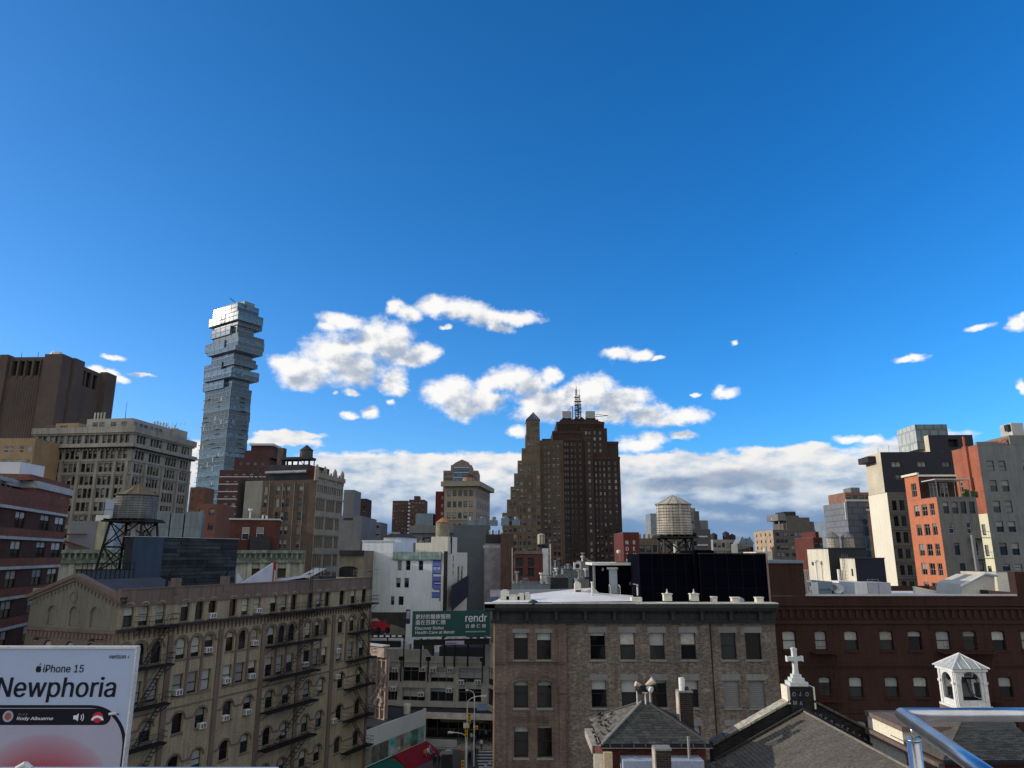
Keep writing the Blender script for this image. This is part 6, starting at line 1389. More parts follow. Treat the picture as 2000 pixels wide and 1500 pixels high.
# ---------------------------------------------------------------- market hall: white panel wall, awnings
A = P(712, 1427, 99.4); B = P(830, 1384, 112.6)
mk = Bld('market_hall', 'low market hall with white fascia panels and photo posters along its side', A, B, 7, far=False)
hm = lambda px, py: mk.hit('front', px, py); ztm = (hm(712, 1427)[1]+hm(830, 1384)[1])/2; zpm = (hm(722, 1462)[1]+hm(826, 1415)[1])/2; zbm = (hm(722, 1496)[1]+hm(828, 1447)[1])/2; Lm = mk.w
m_pn = mat('white_metal_panel', (.56,.60,.58), .45, .06, .3, .06); n_ = 15
for i in range(n_): t = Lm*i/n_; mk.fbox('fascia_panel', 'front', t+.015, t+Lm/n_-.015, zpm, ztm, .08, m_pn, n0=.0)
mk.fbox('panel_backing', 'front', 0, Lm, zbm, ztm-.02, -.004, m_dk, n0=-.2)
pc = [((.05,.22,.26),(.30,.22,.14)), ((.20,.15,.11),(.04,.12,.11)), ((.03,.10,.09),(.16,.12,.10)), ((.02,.42,.50),(.40,.5,.45)), ((.12,.08,.06),(.3,.3,.26)), ((.12,.40,.36),(.4,.28,.2)), ((.10,.36,.32),(.10,.07,.06)), ((.05,.30,.33),(.30,.34,.30))]
for i, (a, c) in enumerate(pc):
    t = Lm*i/8; mk.fbox('poster_panel', 'front', t+.04, t+Lm/8-.04, zbm+.06, zpm-.05, .05, mat('food_poster_print_%d' % i, a, .5, .5, 1.1, .05, col2=c, spots=(c, .5, .9)))
me = text_mesh('ESSEN', 1.15, m_white, .004, bold=.03, sx=.85); put('lettering', me, mk.e, (Lm*.42, -.08, zbm+.25))
mk.fbox('white_rail', 'front', 0, Lm+.1, zbm-.05, zbm+.05, .12, m_pn); mk.fbox('end_post', 'front', Lm, Lm+.2, zbm, ztm+.05, .1, m_pn, n0=-.3)
mk.wall('front', 0, zbm-.05, [], m_dk, off=-.2); mk.wall('right', 0, ztm, [], m_dk); mk.wall('left', 0, ztm, [], m_dk); mb = MB(); mb.poly([(0,.1,ztm-.3),(Lm,.1,ztm-.3),(Lm,9,ztm-.3),(0,9,ztm-.3)]); mb.build('roof', m_dk, mk.e)
mb = MB(); mb.cyl(Lm*.82, 1.4, ztm-.3, ztm+1.0, .5, n=10); mb.build('roof_cowl', mat('cream_cowl', (.6,.58,.45)), mk.e)
def awning(nm, lb, t0, t1, zt_, zb_, d, m_, txt=None, group=None):
    c = mk.M @ Vector((t0, -.3, 0)); e = thing(nm, lb, 'awning', c, mk.rz, group); L_ = t1-t0; n = 5
    for i in range(n):
        a, b_ = i/n, (i+1)/n; mb = MB(); f = lambda k: (k*d, zt_-(zt_-zb_)*(k**1.5))
        (y0, z0), (y1, z1) = f(a), f(b_); mb.poly([(0, -y0, z0), (0, -y1, z1), (L_, -y1, z1), (L_, -y0, z0)]); mb.build('canvas', m_, e)
    mb = MB(); mb.poly([(0,-d,zb_),(0,-d,zb_-.45),(L_,-d,zb_-.45),(L_,-d,zb_)]); mb.poly([(0,0,zt_),(0,0,zb_-.4),(0,-d,zb_-.4),(0,-d*.9,zb_+.15),(0,-d*.5,zt_-(zt_-zb_)*.35)]); mb.poly([(L_,0,zt_),(L_,-d*.5,zt_-(zt_-zb_)*.35),(L_,-d*.9,zb_+.15),(L_,-d,zb_-.4),(L_,0,zb_-.4)]); mb.build('valance', m_, e)
    if txt: me = text_mesh(txt, .75, m_white, .01, bold=.015); o = put('lettering', me, e, (L_*.62, -d*.8, zb_+.35)); o.rotation_euler = (-.55, 0, 0)
    mb = MB(); [mb.tube((x, -d+.1, 0), (x, -d+.1, zb_-.2), .04, 5) for x in (.1, L_-.1)]; mb.build('pole', FR_GREY, e); return e
awning('red_awning', 'red curved shop awning with white lettering beside the crosswalk', Lm*.42, Lm*1.0, zbm+.1, zbm-1.5, 2.6, mat('red_canvas', (.20,.012,.025), .8, .15), 'R. TOWN')
awning('green_awning', 'dark green curved awning nearest along the market hall', -3.0, Lm*.40, zbm-.1, zbm-1.9, 3.4, mat('green_canvas', (.008,.10,.075), .8, .15))
# ---------------------------------------------------------------- street
def sheet(name, px_pts, z, m_, kind='structure'):
    mb = MB(); mb.poly([(lambda q: (q.x, q.y, z))(Pz(x, y, z)) for x, y in px_pts]); return mb.build(name, m_, kind=kind)
mb = MB(); mb.poly([(-22, 60, .004), (14, 60, .004), (14, 116, .004), (-22, 116, .004)]); mb.build('road', asphalt, kind='structure')
m_lp = mat('white_road_paint', (.62,.62,.58), .8, .2, .8, .2, spots=((.2,.2,.2), .6, 1.5))
for i in range(9):
    y0 = 1463+i*6.0
    if y0 > 1506: break
    a = Pz(926+i*1.5, y0, .008); c = Pz(975, y0, .008); w = .42
    mb = MB(); mb.poly([(a.x, a.y, .012), (c.x+3, a.y, .012), (c.x+3, a.y+w, .012), (a.x, a.y+w, .012)]); mb.build('crosswalk_stripe', m_lp, kind='structure')
for pts in (((845,1479),(853,1483),(886,1463),(878,1461)), ((940,1500),(944,1500),(960,1488),(956,1488)), ((958,1500),(966,1500),(974,1490),(968,1490))): sheet('road_line', pts, .012, m_lp)
PEOPLE_M = {}
def cloth(c):
    if c not in PEOPLE_M: PEOPLE_M[c] = mat('cloth_%d' % len(PEOPLE_M), c, .9, .15, 2, .1)
    return PEOPLE_M[c]
skin = mat('skin', (.30,.18,.13), .6, .05); hair = mat('dark_hair', (.02,.015,.012), .8)
def person(px, py, label, top=(.02,.02,.025), leg=(.03,.03,.04), rz=0., stride=.25, h=1.72):
    g = Pz(px, py, .0); s = h/1.75
    e = thing('person', label, 'person', (g.x, g.y, .01), rz, 'people on the crosswalk and pavement')
    V = [(0,0,.95),(0,.01,1.2),(0,0,1.45),(0,-.01,1.54),(0,-.02,1.62),(0,-.01,1.74),
         (.09,0,.92),(.10,-stride*.5,.50),(.10,-stride,.07),(.10,-stride-.14,.04),(-.09,0,.92),(-.10,stride*.25,.50),(-.10,stride,.08),(-.10,stride-.13,.03),
         (.19,0,1.42),(.24,stride*.4,1.15),(.22,stride*.3-.08,.90),(.22,stride*.3-.1,.80),(-.19,0,1.42),(-.24,-stride*.4,1.15),(-.22,-stride*.4-.1,.92),(-.22,-stride*.4-.12,.82)]
    E = [(0,1),(1,2),(2,3),(3,4),(4,5),(0,6),(6,7),(7,8),(8,9),(0,10),(10,11),(11,12),(12,13),(2,14),(14,15),(15,16),(16,17),(2,18),(18,19),(19,20),(20,21)]
    Rr = [.15,.15,.16,.06,.105,.085,.10,.07,.05,.045,.10,.07,.05,.045,.075,.055,.04,.035,.075,.055,.04,.035]
    me = bpy.data.meshes.new('body'); me.from_pydata([tuple(c*s for c in v) for v in V], E, []); o = bpy.data.objects.new('body', me); COL.objects.link(o); md = o.modifiers.new('Skin', 'SKIN'); md.use_smooth_shade = True
    for i, v in enumerate(me.skin_vertices[0].data): v.radius = (Rr[i]*s, Rr[i]*s*.85); v.use_root = (i == 0)
    sb = o.modifiers.new('Sub', 'SUBSURF'); sb.levels = 1; sb.render_levels = 1
    dg = bpy.context.evaluated_depsgraph_get(); dg.update(); m2 = bpy.data.meshes.new_from_object(o.evaluated_get(dg)); bpy.data.objects.remove(o)
    for m_ in (cloth(top), cloth(leg), skin, hair): m2.materials.append(m_)
    for p in m2.polygons:
        z = p.center.z/s; x = abs(p.center.x/s)
        p.material_index = 3 if z > 1.66 or (z > 1.58 and p.center.y > .0) or z < .09 else 2 if z > 1.51 or (x > .17 and z < .87) else 0 if z > .93 or x > .17 else 1
    m2.name = 'body'; put('body', m2, e); return e
ppl = [(928,1459,'person in dark jacket and trousers on the crosswalk beside the far lamp post',(.02,.02,.03),(.02,.02,.02),.4),
 (921,1452,'person in a white top at the far kerb next to the tall pole',(.6,.6,.6),(.05,.05,.08),2.6),
 (940,1466,'person with white shirt and black trousers walking at the right of crosswalk',(.55,.55,.58),(.015,.015,.02),2.9),
 (932,1484,'person in dark grey coat walking along middle of crosswalk',(.06,.06,.07),(.03,.03,.04),.2),
 (927,1481,'person in black walking close behind the grey coat',(.02,.02,.02),(.02,.02,.03),.5),
 (918,1492,'person in black bag-carrying at the near end of crosswalk',(.015,.015,.02),(.02,.02,.03),1.0),
 (914,1496,'person in black hoodie beside the traffic light pole',(.02,.02,.02),(.03,.03,.05),4.0),
 (955,1450,'person in dark clothes by the dark shop front, right',(.03,.03,.04),(.02,.02,.02),0.),
 (962,1452,'person in charcoal coat next to the brick corner by the shop',(.05,.05,.05),(.02,.02,.02),1.5),
 (949,1447,'person in light jacket by the shop windows',(.3,.3,.32),(.03,.03,.04),3.),
 (830,1487,'person in an orange vest under the red awning',(.55,.13,.02),(.03,.03,.05),3.4),
 (836,1483,'person in white shirt at the end of red awning',(.6,.6,.58),(.04,.04,.06),.6),
 (843,1486,'person in blue jacket at the street end of the red awning',(.05,.12,.35),(.02,.02,.03),5.0),
 (839,1476,'person in pink top behind the end of the red awning',(.5,.3,.28),(.03,.03,.04),2.0),
 (850,1500,'person in black coat on the pavement by dark kiosk',(.015,.015,.015),(.02,.02,.02),.3),
 (857,1499,'person in black coat and pale scarf left of kiosk',(.02,.02,.025),(.02,.02,.02),3.),
 (847,1494,'person in navy jacket behind the two black coats',(.02,.03,.07),(.02,.02,.02),1.9)]
for px, py, lb, tp_, lg, rz in ppl: person(px, py, lb, tp_, lg, rz, random.uniform(.12, .3), random.uniform(1.6, 1.82))
# kiosk, poles, signals
c = Pz(872, 1512, 0); e = thing('kiosk', 'dark glass street kiosk at the bottom of the picture', 'kiosk', (c.x, c.y, 0)); mb = MB(); mb.box(-.7,.7,-.6,.6,0,2.5); mb.build('body', m_dk, e); mb = MB(); mb.box(-.55,.55,-.63,-.601,.3,2.3); mb.build('glass', m_shop, e); mb = MB(); mb.box(-.8,.8,-.7,.7,2.503,2.62); mb.build('roof', FR_GREY, e)
def lamp_post(lb, px, pyb, pyt, Y, arm, cat='street lamp'):
    g0 = P(px, pyb, Y); e = thing('street_lamp', lb, cat, (g0.x, Y, 0), 0, 'street lamps at the crossing'); H_ = P(px, pyt, Y).z
    mb = MB(); mb.tube((0,0,0), (0,0,H_*.93), .11, 8, r2=.06); mb.build('post', FR_WHITE, e); mb = MB(); k = 8; pr = (0,0,H_*.93)
    for i in range(1, k+1): a = math.pi/2*i/k; q = (arm*(1-math.cos(a)), 0, H_*.93+H_*.07*math.sin(a)*1.2); mb.tube(pr, q, .05, 6); pr = q
    mb.build('curved_arm', FR_WHITE, e); mb = MB(); mb.box(min(pr[0], pr[0]+arm*.4), max(pr[0], pr[0]+arm*.4), -.15, .15, pr[2]-.08, pr[2]+.1); mb.build('lamp_head', FR_WHITE, e); return e, g0, H_
Yp = 96
e, g0, H_ = lamp_post('tall street lamp with curved arm carrying traffic signs at the crossing', 911, 1500, 1362, Yp, 1.7)
mb = MB(); z = P(905, 1420, Yp).z; mb.box(-.45, .3, -.12, -.05, z-.1, z+.5); mb.build('sign_plate', FR_WHITE, e)
lamp_post('thin pale street lamp just right of the curved one', 926, 1440, 1350, 106, -.9)
lamp_post('short lamp arm reaching left beside the main post', 909, 1500, 1432, Yp+.4, -1.6)
m_yel = mat('traffic_yellow', (.55,.30,.01), .5, .1); m_or = mat('orange_signal_face', (.6,.12,.02), .5, .1)
lens = [mat('red_lens', (.12,.01,.01), .3), mat('amber_lens', (.2,.08,.0), .3), mat('green_lens', (.0,.10,.06), .3)]
for px, py, k, lb in ((917,1403,3,'yellow traffic light hanging highest beside the curved lamp'),(931,1421,1,'small yellow signal right of the lamp posts'),(911,1430,3,'yellow traffic light on the post behind the white sign'),(904,1468,1,'orange pedestrian signal box low on the post'),(904,1492,2,'yellow signal box at the foot of the post')):
    c = P(px, py, Yp-.3); s = 1.0; e = thing('traffic_light', lb, 'traffic light', c, 0, 'traffic signals at the crossing'); hh = .38*k
    mb = MB(); mb.box(-.17, .17, -.15, .15, -hh/2, hh/2); mb.build('housing', m_or if '468' in str(py) or py == 1468 else m_yel, e)
    for i in range(k): mb = MB(); mb.cyl(0, 0, -.02, .02, .12, n=12); o = mb.build('lens', lens[i % 3], e, loc=(0, -.16, hh/2-.19-.38*i)); o.rotation_euler = (math.pi/2, 0, 0)
c = P(941, 1381, 112); e = thing('street_sign', 'small blue sign board hanging on the canopy edge', 'sign', c); mb = MB(); mb.box(-.7,.7,-.05,.05,-.45,.45); mb.build('board', mat('pale_blue_sign', (.2,.28,.42)), e)
c = Pz(905, 1476, 0); e = thing('sidewalk_patch', 'x', 'x') if False else None
# ---------------------------------------------------------------- central grey brick building
m_cb = mat('grey_brown_brick', (.185,.160,.135), .9, .30, .35, .7, brick=(.22, .075, (.235,.22,.195), .5), streak=.35, col2=(.165,.130,.105), spots=((.34,.31,.27), .58, 1.3), fine=.25)
m_cr = mat('reddish_pavilion_brick', (.155,.122,.10), .9, .28, .4, .7, brick=(.22, .075, (.22,.17,.14), .35), streak=.3, col2=(.14,.095,.078), spots=((.28,.24,.20), .62, 1.1))
m_lint = mat('grey_stone_lintel', (.20,.205,.20), .85, .15, .6, .3, streak=.2); m_corn2 = mat('dark_green_grey_cornice', (.036,.040,.039), .7, .25, .6, .2, streak=.3)
YF = 54
A = P(967, 1225, YF); B = P(1502, 1181, YF); 
b = Bld('grey_brick_building', 'weathered grey brown brick building with dark bracketed cornice, centre foreground', (A.x, YF), (B.x+.3, YF), 16, far=False, fr='d')
hx = lambda px, py=1260: b.hit('front', px, py)[0]; hz = lambda py, px=1200: b.hit('front', px, py)[1]
zt = hz(1178); zc0 = hz(1217)
C1_ = [((hx(l)+hx(r))/2, hx(r)-hx(l)) for l, r in ((1004,1031),(1048.5,1076))]; C2_ = [((hx(l)+hx(r))/2, hx(r)-hx(l)) for l, r in ((1153,1182),(1211,1240),(1269,1298),(1330,1359),(1408,1438),(1456,1487))]
tp = hx(1107)
zr = [(hz(1288), hz(1236)), (hz(1382), hz(1329)), (hz(1479), hz(1418))]; zr.append((zr[2][0]-3.65, zr[2][1]-3.65)); zr.append((zr[3][0]-3.65, zr[3][1]-3.65))
BLc = (0, .12, .12, .35, .45, .5)
b.wall('front', 0, zc0, [dict(z=z0, h=z1-z0, x=C1_, arch=.14 if i == 1 else 0, blinds=(.08, .2, .28)) for i, (z0, z1) in enumerate(zr)], m_cr, t1=tp-.001, off=.09, rev=.3, sill=m_lint)
for i, (z0, z1) in enumerate(zr):
    for j, (t, w) in enumerate(C2_): pass
rowsC = []
for i, (z0, z1) in enumerate(zr):
    rowsC.append(dict(z=z0, h=z1-z0, x=C2_ if i != 1 else C2_[:4], blinds=BLc, lh=.42))
# second row: the two last openings are louvred; their own wall strip
z0, z1 = zr[1]
b.wall('front', 0, z0-.4, [r for r in rowsC if r['z']+r['h'] < z0-.4], m_cb, t0=tp, rev=.25, sill=m_lint, lintel=m_lint)
ts = (C2_[3][0]+C2_[4][0])/2
b.wall('front', z0-.4, z1+.6, [dict(z=z0, h=z1-z0, x=C2_[:4], blinds=BLc, lh=.42)], m_cb, t0=tp, t1=ts, rev=.25, sill=m_lint, lintel=m_lint)
b.wall('front', z0-.4, z1+.6, [dict(z=z0, h=z1-z0, x=C2_[4:], kind='louver', fr='g', lh=.42)], m_cb, t0=ts, rev=.2, sill=m_lint, lintel=m_lint)
b.wall('front', z1+.6, zc0, [dict(z=zr[0][0], h=zr[0][1]-zr[0][0], x=C2_, blinds=BLc, lh=.42)], m_cb, t0=tp, rev=.25, sill=m_lint, lintel=m_lint)
# pavilion dressings
tA, tB = hx(997), hx(1083)
for t0, t1 in ((0, tA-.25), (tB+.25, tp)):
    b.fbox('brick_pier', 'front', t0+.03, t1-.03, 0, hz(1342), .16, m_cr, n0=.09); b.fbox('brick_pier', 'front', t0+.03, t1-.03, hz(1296), zc0, .16, m_cr, n0=.09)
    b.fbox('corbelled_panel', 'front', t0+.03, t1-.03, hz(1352), hz(1339), .24, m_cr, n0=.09)
    for k in range(int((t1-t0)/.17)): b.fbox(None, 'front', t0+.05+k*.17, t0+.13+k*.17, hz(1356), hz(1352.5), .2, m_cr, n0=.09)
for k in range(int(tp/.16)): b.fbox(None, 'front', .03+k*.16, .11+k*.16, hz(1296.5), hz(1294), .19, m_cr, n0=.09)
b.flush('dentil_course')
b.fbox('stone_band', 'front', 0, tp, hz(1292.5), hz(1291), .2, m_cr, n0=.09)
for c, w in C1_: b.fbox('flat_lintel', 'front', c-w/2-.12, c+w/2+.12, zr[0][1]+.004, zr[0][1]+.3, .13, m_lint, n0=.09); ring(b, 'front', c, zr[1][1]-.22, w/2+.02, .22, .13, m_cr, k=10)
for zA, zB in ((hz(1410), hz(1393)), (hz(1500), hz(1490))):
    for q in range(18):
        for r_ in range(3): b.fbox(None, 'front', tA+q*.155+(.077 if r_ % 2 else 0), tA+q*.155+.075+(.077 if r_ % 2 else 0), zA+r_*.16, zA+r_*.16+.09, .14, m_cr, n0=.09)
b.flush('basketweave_panel')
t = hx(1389); b.fbox('downpipe_or_shade_line', 'front', t-.03, t+.03, 0, zc0, .08, BLACKM); b.fbox('downpipe_or_shade_line', 'front', hx(1104)-.02, hx(1104)+.02, 0, hz(1384), .2, mat('wall_edge_shadow_gap', (.1,.07,.05)))  # the strip at the pavilion edge is a painted shadow line, not a pipe
b.wall('left', 0, zc0, [], m_cr); b.wall('right', 0, zc0, [], m_cb); b.wall('back', 0, zt, [], m_cb)
mb = MB(); mb.box(-.12, .0, -.1, .35, 2, zc0); mb.build('sunlit_edge_strip', mat('sunlit_edge_colour', (.38,.27,.16), .8), b.e)  # low sunlight on the left edge, put in as a coloured strip
# cornice
e_ = .6; ov = 1.0
def cb(name, z0, z1, n, x0=-.75, x1=None, nn=0, **kw): x1 = b.w+.05 if x1 is None else x1; b.fbox(name, 'front', x0, x1, z0, z1, n, m_corn2, n0=nn, **kw)
cb('cornice_top', hz(1186), zt, .95); cb('cornice_moulding', hz(1190), hz(1186)-.003, .80); cb('cornice_moulding', hz(1193), hz(1190)-.003, .62)
cb('frieze', hz(1211), hz(1193)-.003, .12, -.2); cb('cornice_base', zc0, hz(1211)-.003, .24, -.3); cb('cornice_base', zc0+.1, hz(1211)-.1, .30, -.34)
n_ = 19
for i in range(n_):
    t = .1+i*(b.w-.3)/n_
    if i % 2 == 0: b.fbox('bracket', 'front', t, t+.22, hz(1211)+.02, hz(1193)-.01, .5, m_corn2, n0=.12)
    b.fbox('frieze_panel', 'front', t+.33, t+(b.w-.3)/n_-.12, hz(1208), hz(1198), .17, m_corn2, n0=.12)
for i in range(58): t = .05+i*b.w/58; b.fbox(None, 'front', t, t+.13, hz(1196), hz(1193)-.01, .4, m_corn2, n0=.12)
b.flush('dentil_course')
mb = MB(); mb.box(-.75, 0, -.95, 10, hz(1190), zt-.004); mb.build('cornice_return', m_corn2, b.e)
mb = MB(); mb.lathe(hx(1041, 1170), -.6, [(.42, zt), (.3, zt+.18), (0.05, zt+.28)], 12); mb.build('cornice_crest', m_corn2, b.e)
# roof
m_sil = mat('silver_white_roof', (.66,.66,.64), .55, .12, .35, .15, spots=((.42,.42,.42), .6, .6)); m_crm = mat('cream_coping', (.62,.60,.52), .8, .15, .6, .2, streak=.2)
mb = MB(); xR = b.w; z_ = zt
za = hz(1150, 1140)
p1 = b.hit('front', 975, 1172); 
def rp(px, py, y):   # roof point by picture position at inward distance y
    o = b.Mi @ Vector((0,0,CH)); a, c = ray(px, py); k = (y-o.y)/1.0; return ((a*(YF+y))-b.A.x, y, CH+c*(YF+y))
Q = [rp(957, 1177, -.6), rp(1240, 1172, -.6), rp(1235, 1160, 4.5), rp(1168, 1154, 6.5), rp(1140, 1149, 7), rp(1100, 1150, 9), rp(985, 1166, 5)]
Pa = [Q[0], rp(1078, 1176, -.6), rp(1140, 1156, 5.0), rp(1130, 1149.5, 7.5), rp(1028, 1165, 5.5), rp(985, 1166, 4)]
mb.poly(Pa[:5]+[Pa[5]]); mb.poly([Pa[1], rp(1241, 1174, -.6), rp(1236, 1163, 5.2), rp(1170, 1158, 6.5), Pa[2]]); mb.poly([Pa[2], rp(1170, 1158, 6.5), rp(1160, 1148, 7.5), Pa[3]])
mb.build('sloping_roof', m_sil, b.e)
mb = MB(); mb.poly([(-.1,0,zt-.45),(b.w,0,zt-.45),(b.w,16,zt-.45),(-.1,16,zt-.45)]); mb.build('roof', ROOFM, b.e)
b.fbox('roof_edge', 'front', -.75, hx(1078, 1176), zt+.003, zt+.05, .97, m_crm, n0=-.3); b.fbox('roof_edge', 'front', hx(1078, 1176), hx(1240, 1176), zt+.003, zt+.1, .75, m_crm, n0=-.2)
b.fbox('roof_edge', 'front', hx(1240, 1176)+.01, b.w+.05, zt+.003, zt+.07, .98, m_crm, n0=-.3); b.fbox('kerb_block', 'front', hx(1232, 1176), hx(1252, 1176), zt+.11, zt+.42, .5, m_crm, n0=-.2)
mb = MB(); mb.poly([rp(957,1166,8), rp(1125,1154,10), rp(1125,1150,11), rp(957,1152,11)]); mb.build('rear_roof_strip', m_grey, b.e)
# white lumps
rr = random.Random(2)
for px, py, w, h in ((986,1163,.32,.3),(1002,1168,.5,.14),(1018,1167,.3,.2),(1030,1167,.25,.25),(1128,1148,.25,.35),(1131,1156,.3,.14)):
    q = rp(px, py, 1.6 if py > 1158 else 5.2); mb = MB(); mb.box(q[0]-w, q[0]+w, q[1]-.3, q[1]+.3, q[2]-.3, q[2]+h); mb.box(q[0]-w*.6, q[0]+w*.6, q[1]-.2, q[1]+.2, q[2]+h+.002, q[2]+h+.12); mb.build('white_roof_lump', m_crm, b.e)
# roof things as things of their own
def rt(nm, lb, cat, px, py, y, group=None): q = b.M @ Vector(rp(px, py, y)); return thing(nm, lb, cat, q, b.rz, group)
def hgt(px, p0, p1, y): return P(px, p0, YF+y).z-P(px, p1, YF+y).z
for i, (px, w, top, bot, lb, kap) in enumerate(((1305, 7.5, 1161, 1174, 'white capped chimney box at the foot of the left black bulkhead', 1), (1357.5, 7.5, 1161, 1174, 'white capped chimney box at the seam between the black bulkheads', 1),
   (1396.5, 4.5, 1167, 1176, 'narrow white box on the cornice edge, right of the seam', 0), (1438, 7, 1168, 1177, 'white roof box with grey drum leaning on it', 2), (1485, 6.5, 1168, 1177, 'plain white box nearest the dark red building', 0))):
    s = (YF-.4)/1387/.99; e = rt('roof_chimney_box', lb, 'chimney box', px, bot, -.3, 'white boxes along the cornice'); h = hgt(px, top, bot, -.3); mb = MB(); mb.box(-w*s, w*s, 0, .5, 0, h); mb.build('body', m_crm, e)
    mb = MB(); mb.box(-w*s*1.15, w*s*1.15, -.06, .56, h+.002, h+.06); mb.build('cap', m_crm, e)
    if kap == 1: mb = MB(); mb.cyl(0, .25, h+.06, h+.22, .12, .04, 10); mb.cyl(0, .25, h+.22, h+.36, .035, n=8); mb.build('finial', FR_WHITE, e)
    if kap == 2: mb = MB(); mb.tube((w*s*1.2, -.25, .15), (w*s*1.2, .5, .15), .2, 12); mb.build('drum', mat('lilac_grey_drum', (.28,.28,.36)), e)
# penthouse with white door
m_blk = mat('black_bulkhead_render', (.0018,.0022,.006), .9, .5, .4, .3, spots=((.005,.006,.012), .6, .9), spec=.03); m_pl = mat('grey_green_pilaster', (.20,.21,.19), .85, .12, .5, .2)
Yp_ = 7.5
e = rt('roof_penthouse', 'black walled roof penthouse with pale roof edge, white door and steps', 'penthouse', 1160, 1166, Yp_); s = (YF+Yp_)/1387*1.0; q = b.Mi @ e.location
sx = lambda px, py=1130: (ray(px, py)[0]*(YF+Yp_)-e.location.x); sz = lambda py, px=1200: P(px, py, YF+Yp_).z-e.location.z
mb = MB(); mb.box(sx(1163), sx(1243), .1, 5, 0, sz(1103)); mb.build('black_wall', m_blk, e)
mb = MB(); mb.box(sx(1158, 1104)-.1, sx(1240), -.3, 5.2, sz(1104), sz(1099)); mb.build('roof_slab', m_crm, e)
mb = MB(); mb.box(sx(1159), sx(1163)-.003, 0, .3, 0, sz(1104)-.003); mb.build('side_post', m_pl, e)
mb = MB(); mb.box(sx(1190), sx(1205.5), -.02, .098, .28, sz(1112)); mb.build('door', mat('pale_grey_door', (.36,.42,.47), .5, .1), e)
mb = MB(); mb.box(sx(1186), sx(1207), -.12, .09, sz(1112)+.003, sz(1108)); mb.build('door_hood', FR_WHITE, e)
for k in range(3): mb = MB(); mb.box(sx(1190), sx(1206), -.3-.25*k, -.3-.25*k+.24, 0, .26-.08*k); mb.build('step', FR_GREY, e)
mb = MB()
for px in (1189, 1207.5): x = sx(px); mb.tube((x, -.05, 0), (x, -.05, 1.0), .025, 6); mb.tube((x, -.9, -.1), (x, -.9, .85), .025, 6); mb.tube((x, -.05, 1.0), (x, -.9, .85), .025, 6)
mb.build('handrail', FR_WHITE, e)
for px, py in ((1178, 1112), (1234, 1140)): mb = MB(); x = sx(px); mb.box(x-.08 if py < 1120 else x-.2, x+.06 if py < 1120 else x+.2, -.1, .09, sz(py+3), sz(py-3)); mb.build('wall_light' if py < 1120 else 'meter_box', FR_GREY, e)
mb = MB(); mb.box(sx(1243), sx(1251), -.4, 5, 0, sz(1092)); mb.build('tall_side_wall', m_pl, e)
e = rt('globe_lamp', 'white globe antenna on a short mast above the penthouse roof', 'antenna', 1210, 1099, Yp_+.5); mb = MB(); mb.tube((0,0,0), (0,0,.75), .025, 6); mb.build('mast', FR_GREY, e); mb = MB(); mb.lathe(-.06, 0, [(.01,.72),(.14,.78),(.17,.9),(.14,1.02),(.01,1.07)], 14); mb.build('globe', FR_WHITE, e, smooth=True); mb = MB(); mb.box(-.3, .6, -.2, .2, 0, .12); mb.build('base', m_trim, e)
e = rt('vent_pipe', 'cream vertical vent pipe on the silver roof left of the penthouse', 'vent pipe', 1157, 1165, 2.6, 'pale roof vent pipes'); mb = MB(); mb.cyl(0,0,0,hgt(1157,1138,1165,2.6),.075,n=10); mb.cyl(0,0,hgt(1157,1138,1165,2.6),hgt(1157,1136,1165,2.6),.11,n=10); mb.build('pipe', m_crm, e)
e = rt('vent_pipe', 'white vertical vent pipe at the right side of the penthouse', 'vent pipe', 1246, 1163, 3.5, 'pale roof vent pipes'); mb = MB(); mb.cyl(0,0,0,hgt(1246,1142,1163,3.5),.08,n=10); mb.tube((0,0,hgt(1246,1142,1163,3.5)),(-.35,0,hgt(1246,1142,1163,3.5)+.05),.04,6); mb.build('pipe', FR_WHITE, e)
# black bulkheads
m_nvj = mat('bulkhead_joint', (.006,.007,.012), .8, spec=.1)
def bulk(lb, pl, pr, ptl, Y0, D_):
    A = P(pl, ptl, YF+Y0); B_ = P(pr, ptl, YF+Y0); e = thing('black_bulkhead', lb, 'roof bulkhead', (A.x, YF+Y0, zt-.45), 0, 'black roof bulkheads'); w = B_.x-A.x; h = A.z-zt+.45
    mb = MB(); mb.box(0, w, 0, D_, 0, h); mb.build('wall', m_blk, e); mb = MB(); mb.box(-.05, w, -.06, .3, h+.002, h+.07); mb.build('coping', m_dk, e)
    for q in (.22, .41, .63, .82): mb = MB(); mb.box(w*q-.02, w*q+.02, -.035, -.002, 0, h-.02); mb.build('panel_joint', m_nvj, e)
    for z in (.35, .7): mb = MB(); mb.box(0, w, -.028, -.002, h*z-.015, h*z+.015); mb.build('panel_joint', m_nvj, e)
    return e, w, h
e1, w1, h1 = bulk('left black bulkhead on the cornice roof below the big round tank', 1248, 1357, 1082, 3, 6)
mb = MB(); mb.box(w1-.0, w1+.22, -.5, .2, 0, h1+.25); mb.build('pale_fin', m_pl, e1)
e2, w2, h2 = bulk('right wider black bulkhead beside the dark red wall', 1366, 1495, 1082, 2.2, 6)
mb = MB(); mb.box(-.3, 1.05, .3, .32, 0, h2+.3) ; mb.box(-.35, w2*.24, .35, 5, h2*.2, h2+.28); mb.build('upstand', m_blk, e2)
mb = MB(); mb.box(w2, w2+.12, -.1, .2, 0, h2+.05); mb.build('pale_edge', mat('pinkish_edge_strip', (.34,.25,.23)), e2)
for px, y in ((1236.5, 3.0),): e = rt('roof_pipe_frame', 'thin dark pipe elbow beside the penthouse', 'pipe', px, 1160, y); mb = MB(); mb.tube((0,0,0),(0,0,.5),.03,5); mb.tube((0,0,.5),(.5,0,.6),.03,5); mb.build('pipe', BLACKM, e)
c = P(1316, 1010, 79)
